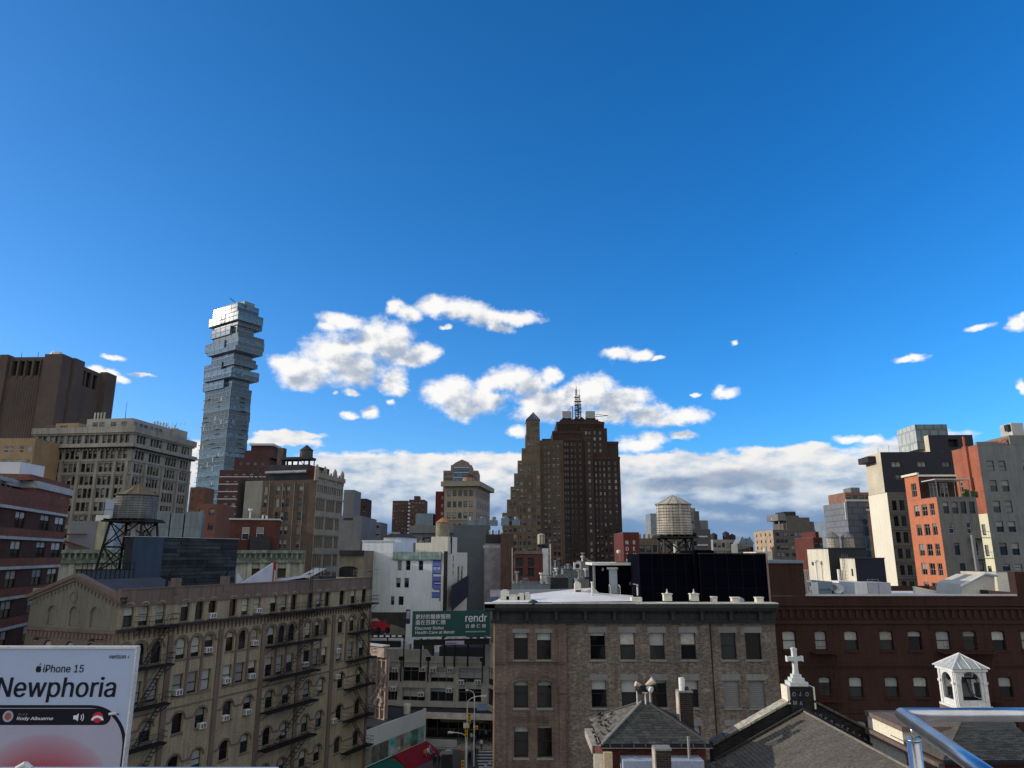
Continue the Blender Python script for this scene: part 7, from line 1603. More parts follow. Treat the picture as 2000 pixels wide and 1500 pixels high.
tank('water_tank', 'biggest weathered round wooden water tank with cone roof, above black bulkheads', (c.x, c.y), 1.90, P(1316,1045,79).z, P(1313,985,79).z, P(1311,967,79).z, mat('sunlit_grey_tank_wood', (.40,.365,.31), .9, .35, .8, .5, streak=.5), mat('pale_tank_roof', (.40,.37,.32), .9, .25, .8, .3, streak=.2), staves=34, legs=(1.75, zt), hoops=12, z_legs=True)
# ---------------------------------------------------------------- dark red brick building
m_dr = mat('dark_red_painted_brick', (.044,.021,.016), .85, .2, .2, .45, brick=(.22, .075, (.04,.016,.013), .12), streak=.35); m_dr2 = mat('dark_red_trim', (.038,.019,.015), .85, .15, .4, .3, streak=.2)
YR = 56
A = P(1500, 1180, YR); B = P(2080, 1170, YR)
b = Bld('dark_red_brick_building', 'long dark red painted brick building with arched sash windows, right side', (A.x+.31, YR), (B.x, YR), 18, far=False, fr='d')
hx = lambda px, py=1250: b.hit('front', px, py)[0]; hz = lambda py, px=1700: b.hit('front', px, py)[1]
zt = hz(1164); zr = [(hz(1270), hz(1232)), (hz(1362), hz(1322)), (hz(1452), hz(1408)), (hz(1452)-3.6, hz(1408)-3.6)]
cw = [((hx(l)+hx(r))/2, hx(r)-hx(l)) for l, r in ((1529,1555),(1592,1615),(1650,1676),(1719,1745),(1774,1801),(1829,1856),(1882,1908),(1938,1964),(1995,2021))]
b.wall('front', 0, zt-.003, [dict(z=z0, h=z1-z0, x=cw, arch=.13, blinds=(.5, .5, .3, .95, .5), fr='d' if i else 'd') for i, (z0, z1) in enumerate(zr)], m_dr, rev=.22, sill=m_dr2)
b.fbox('coping', 'front', hx(1573, 1164), hx(1985, 1164), zt, zt+.12, .1, mat('pale_metal_coping', (.5,.48,.46), .5), n0=-.3)
for y0, y1, n in ((1183,1180,.12),(1190,1187,.18),(1218,1213,.14),(1301,1297,.1),(1304,1302,.07),(1392,1388,.1)): b.fbox('string_course', 'front', 0, b.w, hz(y0), hz(y1), n, m_dr2)
n_ = 40
for i in range(n_): t = .1+i*b.w/n_; b.fbox('corbel', 'front', t, t+.26, hz(1207), hz(1190.5), .11, m_dr2)
for c, w in cw:
    for z0, z1 in zr[:3]: ring(b, 'front', c, z1-.13, w/2-.0, .16, .05, m_dr2, k=8) if False else b.fbox('window_hood', 'front', c-w/2-.08, c+w/2+.08, z1+.01, z1+.1, .05, m_dr2)
zh = b.hit('front', 1530, 1100)[1]; tR = hx(1573, 1150)
b.wall('front', zt+.003, zh, [], m_dr, t1=tR); mb = MB(); mb.box(0, tR, .01, 9, zt, zh-.01); mb.build('raised_block', m_dr, b.e); b.fbox('coping', 'front', -.05, tR+.05, zh+.002, zh+.22, .1, m_zinc, n0=-6)
tR2 = hx(1986, 1150); zh2 = b.hit('front', 1990, 1117)[1]; mb = MB(); mb.box(tR2, b.w, 0.0, .8, zt+.003, zh2); mb.build('raised_block', m_dr, b.e)
b.wall('left', 0, zt, [], m_dr); b.wall('right', 0, zt, [], m_dr); b.wall('back', 0, zt, [], m_dr); mb = MB(); mb.poly([(0,0,zt-.5),(b.w,0,zt-.5),(b.w,18,zt-.5),(0,18,zt-.5)]); mb.build('roof', ROOF_PALE, b.e)
# dark fire escapes on it
m_fe = mat('oxide_red_iron', (.05,.015,.012), .7)
for lb, t0, t1, zz in (('oxide red fire escape with ladder left of the stone cross', hx(1580), hx(1630), (zr[0][0]-.1, zr[1][0]-.1)), ('oxide red fire escape balcony behind the bell cupola', hx(1828), hx(1935), (zr[0][0]-.1, zr[1][0]-.1))):
    e = thing('fire_escape', lb, 'fire escape', b.M @ Vector((t0, 0, zz[1])), b.rz, 'red iron fire escapes'); w = t1-t0
    for z in zz:
        mb = MB(); z0 = z-zz[1]; mb.box(0, w, -.9, 0, z0-.05, z0); mb.build('platform', m_fe, e); mb = MB()
        for h_ in (.45, .9): mb.tube((0,-.9,z0+h_),(w,-.9,z0+h_),.015,4)
        for k in range(int(w/.3)+1): mb.tube((k*.3,-.9,z0),(k*.3,-.9,z0+.9),.008,4)
        mb.build('guard_rail', m_fe, e)
    mb = MB(); 
    for dy in (-.8, -.4): mb.tube((w*.55, dy, 0), (w*.95, dy, zz[0]-zz[1]), .035, 4)
    for k in range(1, 11): mb.tube((w*.55+w*.4*k/11, -.8, (zz[0]-zz[1])*k/11), (w*.55+w*.4*k/11, -.4, (zz[0]-zz[1])*k/11), .012, 4)
    mb.build('stair', m_fe, e)
t = hx(1815); e = thing('wall_cable', 'thin black cable hanging down the dark red facade', 'cable', b.M @ Vector((t, -.1, zt)), 0); mb = MB(); mb.tube((0,0,0),(.15,-.02,-3),.015,4); mb.tube((.15,-.02,-3),(.4,0,-9),.015,4); mb.build('cable', BLACKM, e)
# equipment on the dark red roof
def eq(nm, lb, cat, pl, pr, ptop, pbot, y, d, m_, mside=None, lside=None, group=None):
    Y0 = YR+y; A = P(pl, ptop, Y0); B_ = P(pr, ptop, Y0); z0 = max(zt-.5, P(pl, pbot, Y0).z) if pbot < 1160 else zt-.5
    e = thing(nm, lb, cat, (A.x, Y0, z0), 0, group); w = B_.x-A.x; h = A.z-z0; mb = MB(); mb.box(0, w, 0, d, 0, h); mb.build('body', m_, e); return e, w, h
m_ww = mat('white_enamel_housing', (.66,.66,.62), .5, .15, .5, .1, streak=.15); m_bgm = mat('blue_grey_housing', (.16,.21,.27), .6, .1, .3, .1); m_lav = mat('lavender_grey_panel', (.33,.33,.38), .6, .08, .3, .1)
e, w, h = eq('hvac_unit', 'white and blue grey rooftop unit with overhanging lid near the raised red block', 'hvac unit', 1594, 1623, 1137, 1165, 3, 4, m_bgm); mb = MB(); mb.box(-.06, w+.06, -.1, 4.1, h*.62, h*1.0+.05); mb.build('lid', m_bgm, e); mb = MB(); mb.box(-.55, -.003, -.3, 3.5, 0, h); mb.build('white_side', m_ww, e)
e, w, h = eq('hvac_unit', 'white fronted lavender grey long rooftop unit right of the satellite dish', 'hvac unit', 1691, 1739, 1138, 1165, 3, 5, m_lav)
mb = MB(); mb.box(-1.0, -.003, -.15, 4.5, 0, h*1.02); mb.build('white_side', m_ww, e); mb = MB(); mb.box(w*.5-.02, w*.5+.02, -.02, -.002, 0, h); mb.build('seam', m_zinc, e)
mb = MB(); [mb.tube((x,-.1,h),(x,-.1,h+.25),.02,4) for x in (.1,w*.25,w*.5)]; mb.tube((.1,-.1,h+.25),(w*.5,-.1,h+.25),.02,4); mb.build('rail', FR_GREY, e)
e, w, h = eq('low_roof_unit', 'low dark unit behind the satellite dish', 'roof unit', 1626, 1690, 1150, 1165, 5, 3, m_dk); mb = MB(); mb.box(0, w, -.05, -.002, .05, h*.6); mb.build('front_panel', m_zinc, e)
for i, (px, py, lb, r_) in enumerate(((1638,1152,'white satellite dish on the dark red building roof, facing left',.42),(1629,1150,'smaller dark satellite dish behind the white one',.26))):
    c = P(px, py, YR+2); e = thing('satellite_dish', lb, 'satellite dish', (c.x, c.y, zt-.4), .6, 'satellite dishes'); hh = c.z-zt+.4; mb = MB(); mb.tube((0,0,0),(0,0,hh),.03,6); mb.build('mast', FR_GREY, e)
    mb = MB(); mb.lathe(0, 0, [(.01,0),(r_*.6,.05),(r_,.16)], 16); o = mb.build('dish', FR_WHITE if i == 0 else m_zinc, e, loc=(0,0,hh), smooth=True); o.rotation_euler = (1.0, 0, -1.1); mb = MB(); mb.tube((0,0,hh),(-.3,-.15,hh+.35),.012,4); mb.build('feed_arm', BLACKM, e)
e, w, h = eq('pipe_cluster', 'sunlit white pipes and small boxes beside the raised red block', 'pipes', 1577, 1583, 1145, 1165, 2, .5, m_ww)
mb = MB(); rr = random.Random(8)
for i in range(7): x = rr.uniform(-.6, .5); z = rr.uniform(0, 2.2); mb.box(x, x+rr.uniform(.1, .4), rr.uniform(-.3, 0), .2, z, z+rr.uniform(.1, .4)); mb.tube((x, -.1, 0), (x, -.1, 2.4), .03, 4)
mb.build('pipework', m_ww, e)
# cream and black bulkheads behind
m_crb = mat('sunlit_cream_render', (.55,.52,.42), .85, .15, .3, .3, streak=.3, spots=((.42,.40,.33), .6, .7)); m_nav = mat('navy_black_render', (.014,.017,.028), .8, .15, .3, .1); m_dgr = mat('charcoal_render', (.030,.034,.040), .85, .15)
def corner(nm, lb, pc, pl, pr, pt_, Y0, z0, ml, mf, ang=0.0, D_=None):
    """block seen on its left and front sides; pc = picture x of the near corner"""
    C = P(pc, pt_, Y0); a2 = ang; f = Vector((math.cos(a2), math.sin(a2))); a, _ = ray(pr, pt_)
    k = (a*C.y-C.x)/(f.x-a*f.y); B_ = Vector((C.x, C.y))+f*k
    bb = Bld(nm, lb, C, B_, D_ or dep(C, B_, 'left', pl, pt_)); bb.z1 = C.z; return bb
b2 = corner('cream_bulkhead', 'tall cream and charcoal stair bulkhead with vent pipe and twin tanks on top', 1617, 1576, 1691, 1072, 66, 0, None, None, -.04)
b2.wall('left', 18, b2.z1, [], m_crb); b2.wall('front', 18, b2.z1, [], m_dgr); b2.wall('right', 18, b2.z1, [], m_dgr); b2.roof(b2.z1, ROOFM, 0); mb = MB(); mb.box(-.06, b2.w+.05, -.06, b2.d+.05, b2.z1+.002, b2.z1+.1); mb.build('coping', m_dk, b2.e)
l_ = lambda px, py: b2.hit('left', px, py)
t, z = l_(1588, 1100); b2.fbox('wall_vent', 'left', t-.2, t+.2, z-.2, z+.15, .06, m_dgr)
t, z = l_(1604, 1098); mb = MB(); q = b2.pt('left', t, 0, .5); mb.cyl(q[0], q[1], 22, z, .09, n=8); mb.cyl(q[0], q[1], z, z+.2, .3, .2, 10); mb.build('vent_stack', FR_WHITE, b2.e)
for px in (1643, 1646, 1650, 1654): t = b2.hit('front', px, 1080)[0]; b2.fbox('slot', 'front', t-.04, t+.04, b2.z1-1.3, b2.z1-.5, .02, m_grey)
m_tw = mat('pale_small_tank_wood', (.38,.34,.27), .9, .2, .8, .3, streak=.3)
for i, px in enumerate((1627, 1656)):
    c = P(px, 1060, 69); tank('water_tank', ('left' if i == 0 else 'right')+' of the twin small tanks with pointed roofs on cream bulkhead', (c.x, c.y), .56, b2.z1+.1, P(px,1049,69).z, P(px,1038,69).z, m_tw, m_grey, staves=14, hoops=4, over=1.15, group='twin small rooftop tanks')
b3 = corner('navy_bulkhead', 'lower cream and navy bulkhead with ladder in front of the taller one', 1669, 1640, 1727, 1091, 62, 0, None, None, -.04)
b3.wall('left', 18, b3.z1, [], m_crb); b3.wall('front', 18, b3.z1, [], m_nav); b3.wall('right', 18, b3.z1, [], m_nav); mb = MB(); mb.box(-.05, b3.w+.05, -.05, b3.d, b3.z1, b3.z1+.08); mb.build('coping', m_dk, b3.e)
mb = MB(); q = b3.pt('left', b3.hit('left', 1651, 1100)[0], 0, .15)
for dy in (-.15, .15): mb.tube((q[0], q[1]+dy, 23), (q[0], q[1]+dy, b3.z1+.5), .02, 4)
for k in range(16): mb.tube((q[0], q[1]-.15, 23.3+k*.3), (q[0], q[1]+.15, 23.3+k*.3), .012, 4)
mb.build('ladder', BLACKM, b3.e)
t, z = b3.hit('left', 1665, 1118); b3.fbox('vent_opening', 'left', t-.15, t+.15, z-.3, z+.3, .02, BLACKM)
mb = MB(); q = b3.pt('left', b3.hit('left', 1645, 1120)[0], 0, .3); mb.cyl(q[0], q[1], 22, b3.hit('left', 1645, 1112)[1], .13, n=10); mb.build('white_pipe', m_ww, b3.e)
# ---------------------------------------------------------------- cream tower and charcoal tower
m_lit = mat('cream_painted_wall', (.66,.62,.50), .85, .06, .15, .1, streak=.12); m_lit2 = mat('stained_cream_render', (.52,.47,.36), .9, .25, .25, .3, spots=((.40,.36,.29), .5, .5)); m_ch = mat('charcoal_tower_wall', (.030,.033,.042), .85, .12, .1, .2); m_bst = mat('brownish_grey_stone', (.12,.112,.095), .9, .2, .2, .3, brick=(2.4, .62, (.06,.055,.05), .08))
b = corner('charcoal_tower', 'charcoal rendered tower with pale left flank and silver box on roof', 1719, 1687, 1904, 883, 166, 0, None, None, -.05)
zt = b.z1; hx = lambda px, py=905: b.hit('front', px, py)[0]; hz = lambda py, px=1800: b.hit('front', px, py)[1]
wn = lambda ls: [((hx(l)+hx(r))/2, hx(r)-hx(l)) for l, r in ls]
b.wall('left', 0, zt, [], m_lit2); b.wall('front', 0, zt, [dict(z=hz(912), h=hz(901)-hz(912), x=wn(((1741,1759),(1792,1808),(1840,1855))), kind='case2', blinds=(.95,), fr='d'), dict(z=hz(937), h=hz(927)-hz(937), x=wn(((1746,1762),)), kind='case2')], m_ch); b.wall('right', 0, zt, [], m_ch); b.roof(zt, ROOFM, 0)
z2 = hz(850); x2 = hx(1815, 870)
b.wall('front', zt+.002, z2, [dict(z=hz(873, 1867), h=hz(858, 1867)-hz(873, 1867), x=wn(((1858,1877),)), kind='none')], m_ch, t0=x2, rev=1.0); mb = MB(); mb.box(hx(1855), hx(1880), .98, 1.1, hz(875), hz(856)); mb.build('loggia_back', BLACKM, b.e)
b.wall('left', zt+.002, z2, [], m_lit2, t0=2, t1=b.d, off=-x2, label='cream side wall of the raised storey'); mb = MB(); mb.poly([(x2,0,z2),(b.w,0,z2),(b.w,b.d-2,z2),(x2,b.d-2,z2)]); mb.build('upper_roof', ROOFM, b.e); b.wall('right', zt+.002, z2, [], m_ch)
zs = b.hit('front', 1820, 826)[1]; x3 = hx(1797, 840)
mb = MB(); mb.box(x3, hx(1860, 840), 2, 8, z2-3, zs); mb.build('silver_plant_box', mat('blue_grey_plant_box', (.15,.19,.21), .5, .2, .3, .2, brick=(2, 3, (.1,.12,.13), .06)), b.e)
mb = MB(); mb.box(x3-.06, x3-.003, 2, 11, z2-3, zs); mb.build('plant_box_side', mat('pale_plant_panel', (.40,.44,.42), .5, .15, .3, .1, brick=(2, 3, (.28,.3,.3), .06)), b.e)
for i in range(4): mb = MB(); mb.tube((hx(1722)+i*2.5, 1, zt), (hx(1722)+i*2.5, 1, zt+1+.8*(i % 2)), .04, 4); mb.build('antenna', BLACKM, b.e)
mb = MB(); mb.box(-1.8, -.05, b.d*.3, b.d*.95, zt-2.0, zt-.6); mb.build('window_cleaning_rig', m_dk, b.e)
b = corner('cream_flank_building', 'grey stone building with tall cream painted flank wall and paired windows', 1732, 1695, 1800, 962, 152, 0, None, None, -.05)
zt = b.z1; hz = lambda py, px=1755: b.hit('front', px, py)[1]; hx = lambda px, py=990: b.hit('front', px, py)[0]
cs = wn(((1743,1752),(1757.5,1767),(1790,1797)))
b.wall('left', 0, zt, [], m_lit); b.wall('front', 0, zt, [dict(z=hz(y1, 1755), h=hz(y0, 1755)-hz(y1, 1755), x=cs, kind='sash2', blinds=(0,0,.1)) for y0, y1 in ((977,997),(1008,1028),(1039,1060),(1071,1091),(1104,1123),(1135,1155))], m_bst, rev=.3); b.wall('right', 0, zt, [], m_bst); b.roof(zt, ROOFM, .4)
for y in (1002, 1033, 1065, 1097, 1129): b.fbox('string_course', 'front', 0, b.w, hz(y+2), hz(y), .12, m_bst)
# ---------------------------------------------------------------- orange corner building
m_or2 = br('bright_orange_brick', (.48,.165,.085), .12, v=.1, streak=.1); m_or3 = br('orange_red_brick', (.33,.11,.065), .2, streak=.15); m_gy = mat('mid_grey_painted_brick', (.165,.165,.155), .85, .15, .2, .35, brick=(.22, .075, (.14,.14,.13), .1), streak=.3); m_dbr = br('dark_terrace_brick', (.07,.035,.028), .2)
b = corner('orange_corner_building', 'bright orange brick corner building with white lintels, grey front and roof terrace', 1829, 1771, 1906, 971, 112, 0, None, None, -.02)
zt = b.z1; D = b.d; L_ = lambda px, py: b.hit('left', px, py)
cl = b.cols('left', 1000, [(1783,1793),(1798,1808),(1812,1825)]) if False else None
zrow = [(985,1008),(1023,1046),(1062,1086),(1100,1124),(1139,1160)]
colp = [(1786,1796),(1801,1812),(1817,1826)]
lw = b.cols('left', 1000, colp)
rowsL = []
for i, (y0, y1) in enumerate(zrow):
    px = 1806+i*8; z1_ = L_(px, y0)[1]; z0_ = L_(px, y1)[1]; rowsL.append(dict(z=z0_, h=z1_-z0_, x=lw, kind='case2' if i == 1 else 'sash2', fr='g', blinds=(.2, .5, 0), lh=.62))
b.wall('left', 0, zt, rowsL, m_or2, rev=.18, lintel=m_lit, sill=m_lit)
hx = lambda px, py=990: b.hit('front', px, py)[0]; hz = lambda py, px=1850: b.hit('front', px, py)[1]
fw = lambda ls: [((hx(l)+hx(r))/2, hx(r)-hx(l)) for l, r in ls]
rf = [dict(z=hz(1003), h=hz(980)-hz(1003), x=fw(((1842,1853),(1859,1871),(1876,1887),(1893,1904))), fr='d'), dict(z=hz(1042), h=hz(1021)-hz(1042), x=fw(((1848,1857),(1883,1891))), fr='w'), dict(z=hz(1084), h=hz(1060)-hz(1084), x=fw(((1853,1863),(1890,1898))), fr='d'), dict(z=hz(1125), h=hz(1100)-hz(1125), x=fw(((1858,1869),(1896,1904))), fr='d')]
b.wall('front', 0, zt, rf, m_gy, rev=.2); b.wall('right', 0, zt, [], m_gy); b.roof(zt, ROOFM, .3)
t9 = L_(1797, 975)[0]
zu = L_(1780, 930)[1]; t8 = L_(1797, 960)[0] if L_(1797, 960)[0] < D else D*.5
b.wall('left', zt+.002, zu, [dict(z=L_(1785, 977)[1] if False else zt+.5, h=2.2, x=[(lw[0][0], lw[0][1])], kind='sash2', fr='g', lh=.5)], m_or2, t1=t8, lintel=m_lit)
zu2 = zu-.3
b.wall('front', zt+.002, zu2, [dict(z=zt+.3, h=2.3, x=[(2.2, 1.3), (3.9, 1.3), (6.3, 1.3)], kind='case2', fr='w')], m_dbr, off=-(D-t8), t0=0, t1=b.w+.0, rev=.1)
mb = MB(); mb.box(-.35, 0, D-t8-.3, D+.3, zu, zu+.35); mb.box(0.002, b.w, D-t8-.3, D, zu2+.01, zu2+.3); mb.build('cornice', m_lit, b.e)
mb = MB(); mb.box(.2, b.w-.4, .1, D-t8-.35, zt+2.75, zt+2.87); mb.build('pergola_roof', FR_WHITE, b.e)
mb = MB(); [mb.tube((x, .3, zt), (x, .3, zt+2.75), .05, 5) for x in (.4, 3.2, b.w-.6)]; mb.build('pergola_post', FR_GREY, b.e)
rr = random.Random(12); mb = MB()
for i in range(8): x = rr.uniform(4.5, 7.5); mb.box(x, x+.4, .8, 1.2, zt, zt+rr.uniform(.3, 1.4))
mb.build('terrace_planters', mat('planter_green', (.06,.08,.04)), b.e, kind='stuff')
# small fire escape balconies on the grey side
e = thing('fire_escape', 'grey balcony fire escape between orange building and cream strip', 'fire escape', b.M @ Vector((hx(1884), 0, hz(1130)))); 
for y in (1050, 1090):
    z = hz(y, 1895)-hz(1130); mb = MB(); mb.box(0, 3.2, -1.1, 0, z-.1, z); mb.build('platform', FR_GREY, e); mb = MB(); mb.tube((0,-1.1,z+.9),(3.2,-1.1,z+.9),.03,4); [mb.tube((k*.4,-1.1,z),(k*.4,-1.1,z+.9),.02,4) for k in range(9)]; mb.build('guard_rail', FR_GREY, e)
mb = MB(); mb.box(-.3, .1, -1.2, -.8, 0, hz(1045)-hz(1130)); mb.build('drop_ladder', FR_GREY, e)
# right-hand grey building with orange flank
b = corner('grey_brick_tower', 'tall grey painted brick tower with orange brick flank at the right edge', 1908, 1857, 2070, 869, 120, 0, None, None, -.02)
zt = b.z1; D = b.d; hx = lambda px, py=900: b.hit('front', px, py)[0]; hz = lambda py, px=1940: b.hit('front', px, py)[1]; L_ = lambda px, py: b.hit('left', px, py)
fw = lambda ls: [((hx(l)+hx(r))/2, hx(r)-hx(l)) for l, r in ls]
m_gt = mat('blue_grey_painted_brick', (.185,.195,.195), .85, .15, .2, .35, brick=(.22, .075, (.16,.17,.17), .08), streak=.3)
c3 = fw(((1926,1940),(1949,1963),(1996,2008),(2018,2032)))
b.wall('front', 0, zt, [dict(z=hz(y1), h=hz(y0)-hz(y1), x=c3, fr='d', blinds=(.3, .5, .5, .95)) for y0, y1 in ((900,920),(938,960),(978,1001),(1018,1039),(1060,1084),(1102,1115))], m_gt, rev=.2, sill=m_gy)
zm = L_(1895, 1000)[1] if False else zt-12
t0_ = b.cols('left', 930, [(1865,1870),(1875,1882)])
b.wall('left', zt-11.5, zt, [dict(z=zt-7.5, h=2.2, x=[(D*.1+.6, .9), (D*.3, .9), (D*.62, 1.0)], fr='w')], m_or3); b.wall('left', 0, zt-11.503, [dict(z=zt-15-k*3.4, h=1.8, x=[(D-1.6, 1.0)], fr='d') for k in range(4)], mat('pale_yellow_painted_flank', (.60,.57,.40), .85, .1, .3, .2)); b.wall('right', 0, zt, [], m_gt); b.roof(zt, ROOFM, .4)
mb = MB(); mb.box(-.4, 0, D*.35, D*.5, zt-11, zt+.2); mb.cyl(-.2, D*.42, zt+.2, zt+1.9, .22, n=8); mb.build('chimney_breast', m_or3, b.e)
mb = MB(); mb.box(0, 3.6, .002, .5, zt+.002, zt+.55); mb.build('parapet_step', m_gt, b.e)
tb = hx(1972, 860); zb = hz(852, 1985)
mb = MB(); mb.box(tb, b.w, 0.002, 8, zt, hz(850, 1985)); mb.build('raised_rear', m_gt, b.e); mb = MB(); mb.box(tb-.06, tb-.002, .3, 7, zt, hz(850, 1985)-.3); mb.build('raised_orange_side', m_or3, b.e)
zz = hz(850, 1985); mb = MB(); x = hx(1987, 840); mb.box(x-.2, x, 1, 4, zz, hz(824, 1990)); mb.box(x, x+1.8, 1, 1.2, zz, hz(824, 1990)); mb.build('equipment_screen', mat('pale_metal_post', (.42,.42,.4), .5), b.e); mb = MB(); mb.box(x-.7, x-.22, 1.2, 2.2, zz+1, zz+2.1); mb.build('fan_unit', m_dk, b.e)
mb = MB(); mb.tube((tb-1, .5, zt), (tb+.5, .5, zt+1.4), .12, 5); mb.tube((tb-2.2, .4, zt+.1), (tb-.4, .4, zt+1.1), .1, 5); mb.box(tb-3, tb-.5, .3, 1, zt, zt+.4); mb.build('roof_debris', FR_GREY, b.e)
b.finish()
# white building corner at the edge, small sheds behind the red roof
b = corner('cream_gabled_shed', 'cream gabled roof shed with white side block on the roof, right', 1945, 1876, 1986, 1118, 72, 0, None, None, -.02)
zt = b.z1
A = P(1876, 1142, 66); B_ = P(1921, 1120, 66); C = P(1945, 1128, 66); e = b.e; Y_ = 66
mb = MB(); gx = lambda px, py: (P(px, py, Y_).x, P(px, py, Y_).z)
pts = [gx(1878, 1175), gx(1945, 1175), gx(1942, 1124), gx(1921, 1123), gx(1880, 1141)]
o = thing('gabled_roof_hut', 'pale gabled hut with white eaves on the dark red building roof', 'roof hut', (0, 0, 0)); mb.prism(pts, Y_, Y_+4); mb.build('wall', mat('pale_stone_hut', (.44,.43,.38), .85, .15, .5, .2), o)
mb = MB(); a = Vector((P(1874,1145,Y_).x, Y_-.15, P(1874,1145,Y_).z)); c_ = Vector((P(1921,1120,Y_).x, Y_-.15, P(1921,1120,Y_).z)); d_ = Vector((P(1946,1124,Y_).x, Y_-.15, P(1946,1124,Y_).z)); mb.tube(a, c_, .13, 4); mb.tube(c_, d_, .13, 4); mb.build('eaves', FR_WHITE, o)
b.wall('front', 18, P(1945,1118,72).z, [], m_lit); b.wall('left', 18, P(1945,1118,72).z, [], m_lit2); b.roof(P(1945,1118,72).z, ROOFM, 0)
b.fbox('door', 'front', .5, 1.3, 23.5, 25.6, .05, FR_WHITE)
e = thing('cream_sloping_wall', 'long sunlit cream wall sloping down behind the dark red parapet', 'wall', (P(1786,1148,70).x, 70, 22)); w = P(1872,1164,70).x-P(1786,1148,70).x; mb = MB(); mb.prism([(0,0),(w,0),(w,P(1872,1163,70).z-22),(0,P(1786,1145,70).z-22)],0,.3); mb.build('wall', m_lit, e)
# ---------------------------------------------------------------- church roofs and close things
m_sh = mat('charcoal_shingle', (.046,.049,.046), .9, .15, 2, .5, objrand=.35, fine=.25); m_shL = mat('sunlit_shingle', (.12,.112,.092), .9, .15, 2, .5, objrand=.3, fine=.25)  # left slope takes a lighter copy, sunlight put into its colour
m_flash = mat('dull_lead_flashing', (.22,.22,.20), .6, .2, 1, .2)
def shingled(parent, p0, p1, p2, p3, m_, rowh, wid, limit=300, name='shingle', th=.012):
    """courses of overlapping shingles on the quad p0 p1 (eave, left to right), p2 p3 (top right, top left)"""
    p0, p1, p2, p3 = map(Vector, (p0, p1, p2, p3)); up = ((p3+p2)/2-(p0+p1)/2); nrow = max(1, int(up.length/rowh)); nrm = (p1-p0).cross(up).normalized(); cnt = 0; rest = MB(); cache = {}
    base = MB(); base.poly([p0-nrm*.03, p1-nrm*.03, p2-nrm*.03, p3-nrm*.03]); base.build('roof_deck', m_sh, parent)
    for r in range(nrow):
        a = p0+(p3-p0)*r/nrow; c = p1+(p2-p1)*r/nrow; a2 = p0+(p3-p0)*(r+1.12)/nrow; c2 = p1+(p2-p1)*(r+1.12)/nrow
        L_ = (c-a).length; d = (p1-p0).normalized(); n = max(1, int(L_/wid)); off = (wid*.5 if r % 2 else 0); x = -off
        uph = up.normalized()*(up.length/nrow*1.12)
        # walk along the course, clipping at both hips
        while x < L_:
            x0 = max(0, x); x1 = min(L_, x+wid*.96); x += wid
            if x1-x0 < .02: continue
            l = random.uniform(.6, 1.5)*th
            A = a+d*x0; B = a+d*x1
            # top edge clipped to the quad
            s0 = (a2-a).dot(d); s1 = (c2-a).dot(d); t0 = min(max(x0, s0), x1); t1 = max(min(x1, s1), x0)
            C_ = a+uph+d*t1 if t1 >= s0 else a2; D_ = a+uph+d*t0
            mb = rest if cnt >= limit else MB(); mb.poly([A+nrm*l, B+nrm*l, C_+nrm*.002, D_+nrm*.002]); mb.poly([A, B, B+nrm*l, A+nrm*l]); mb.poly([A-nrm*.0, A+nrm*l, D_+nrm*.002, D_]); mb.poly([B+nrm*l, B, C_, C_+nrm*.002])
            if cnt < limit: mb.build(name, m_, parent)
            cnt += 1
    if rest.f: rest.build(name, m_, parent, kind='stuff')
# hip roofed tower
Yh = 29.8
e = thing('hip_roofed_tower', 'church stair tower with charcoal shingled hip roof, pigeons on its left slope', 'tower', (0, 0, 0))
E0 = P(1176, 1453, Yh); E1 = P(1386, 1453, Yh); zE = E0.z; side = E1.x-E0.x; hs = side
ap_ = P(1257, 1371, Yh+side*.52); zA = ap_.z; cx = (E0.x+E1.x)/2; cy = Yh+side/2
cx = ap_.x+.10; apx = Vector((ap_.x, ap_.y, zA)); T1 = Vector((ap_.x-.12, ap_.y-.1, zA)); T2 = Vector((ap_.x+.12, ap_.y-.1, zA))
F0 = Vector((E0.x, Yh, zE)); F1 = Vector((E1.x, Yh, zE)); B0 = Vector((E0.x-.05, Yh+side*1.05, zE)); B1 = Vector((E1.x, Yh+side*1.05, zE))
shingled(e, F0, F1, T2, T1, m_sh, .135, .30)
shingled(e, B0, F0, T1, T1+Vector((0,.2,0)), m_shL, .135, .30, limit=200)
mb = MB(); mb.poly([F1, B1, T2+Vector((0,.2,0)), T2]); mb.poly([B1, B0, T1+Vector((0,.2,0)), T2+Vector((0,.2,0))]); mb.build('rear_roof_plane', m_sh, e)
for a, c, m_ in ((F0, T1, m_flash), (F1, T2, m_sh), (B0, T1, m_sh)): mb = MB(); mb.tube(a+Vector((0,0,.02)), c+Vector((0,0,.03)), .055, 6); mb.build('hip_ridge', m_, e)
mb = MB(); mb.box(F0.x-.02, F1.x+.08, Yh-.10, Yh+.02, zE-.12, zE-.02); mb.build('gutter', BLACKM, e)
mb = MB(); mb.tube((F0.x-.02, Yh-.1, zE-.13), (F1.x+.08, Yh-.1, zE-.13), .015, 4); mb.build('gutter_edge', m_flash, e)
for i in range(9): x = F0.x+.3+i*(side-.5)/8; mb = MB(); mb.box(x-.008, x+.008, Yh-.11, Yh-.05, zE-.12, zE-.01); mb.build('gutter_strap', m_flash, e)
m_hb = br('church_dark_red_brick', (.10,.030,.024), .3, k=1, streak=.2); m_dkb = mat('sooty_chimney_brick', (.035,.026,.022), .9, .25, 1, .8, brick=(.22, .075, (.09,.08,.07), .3))
mb = MB(); mb.box(F0.x+.15, F1.x-.1, Yh+.25, B0.y-.2, 0, zE-.1); mb.build('wall', m_hb, e)
m_wl = mat('pale_blue_painted_wall', (.28,.33,.43), .8, .1, .5, .1); z6 = P(1260, 1478, Yh).z
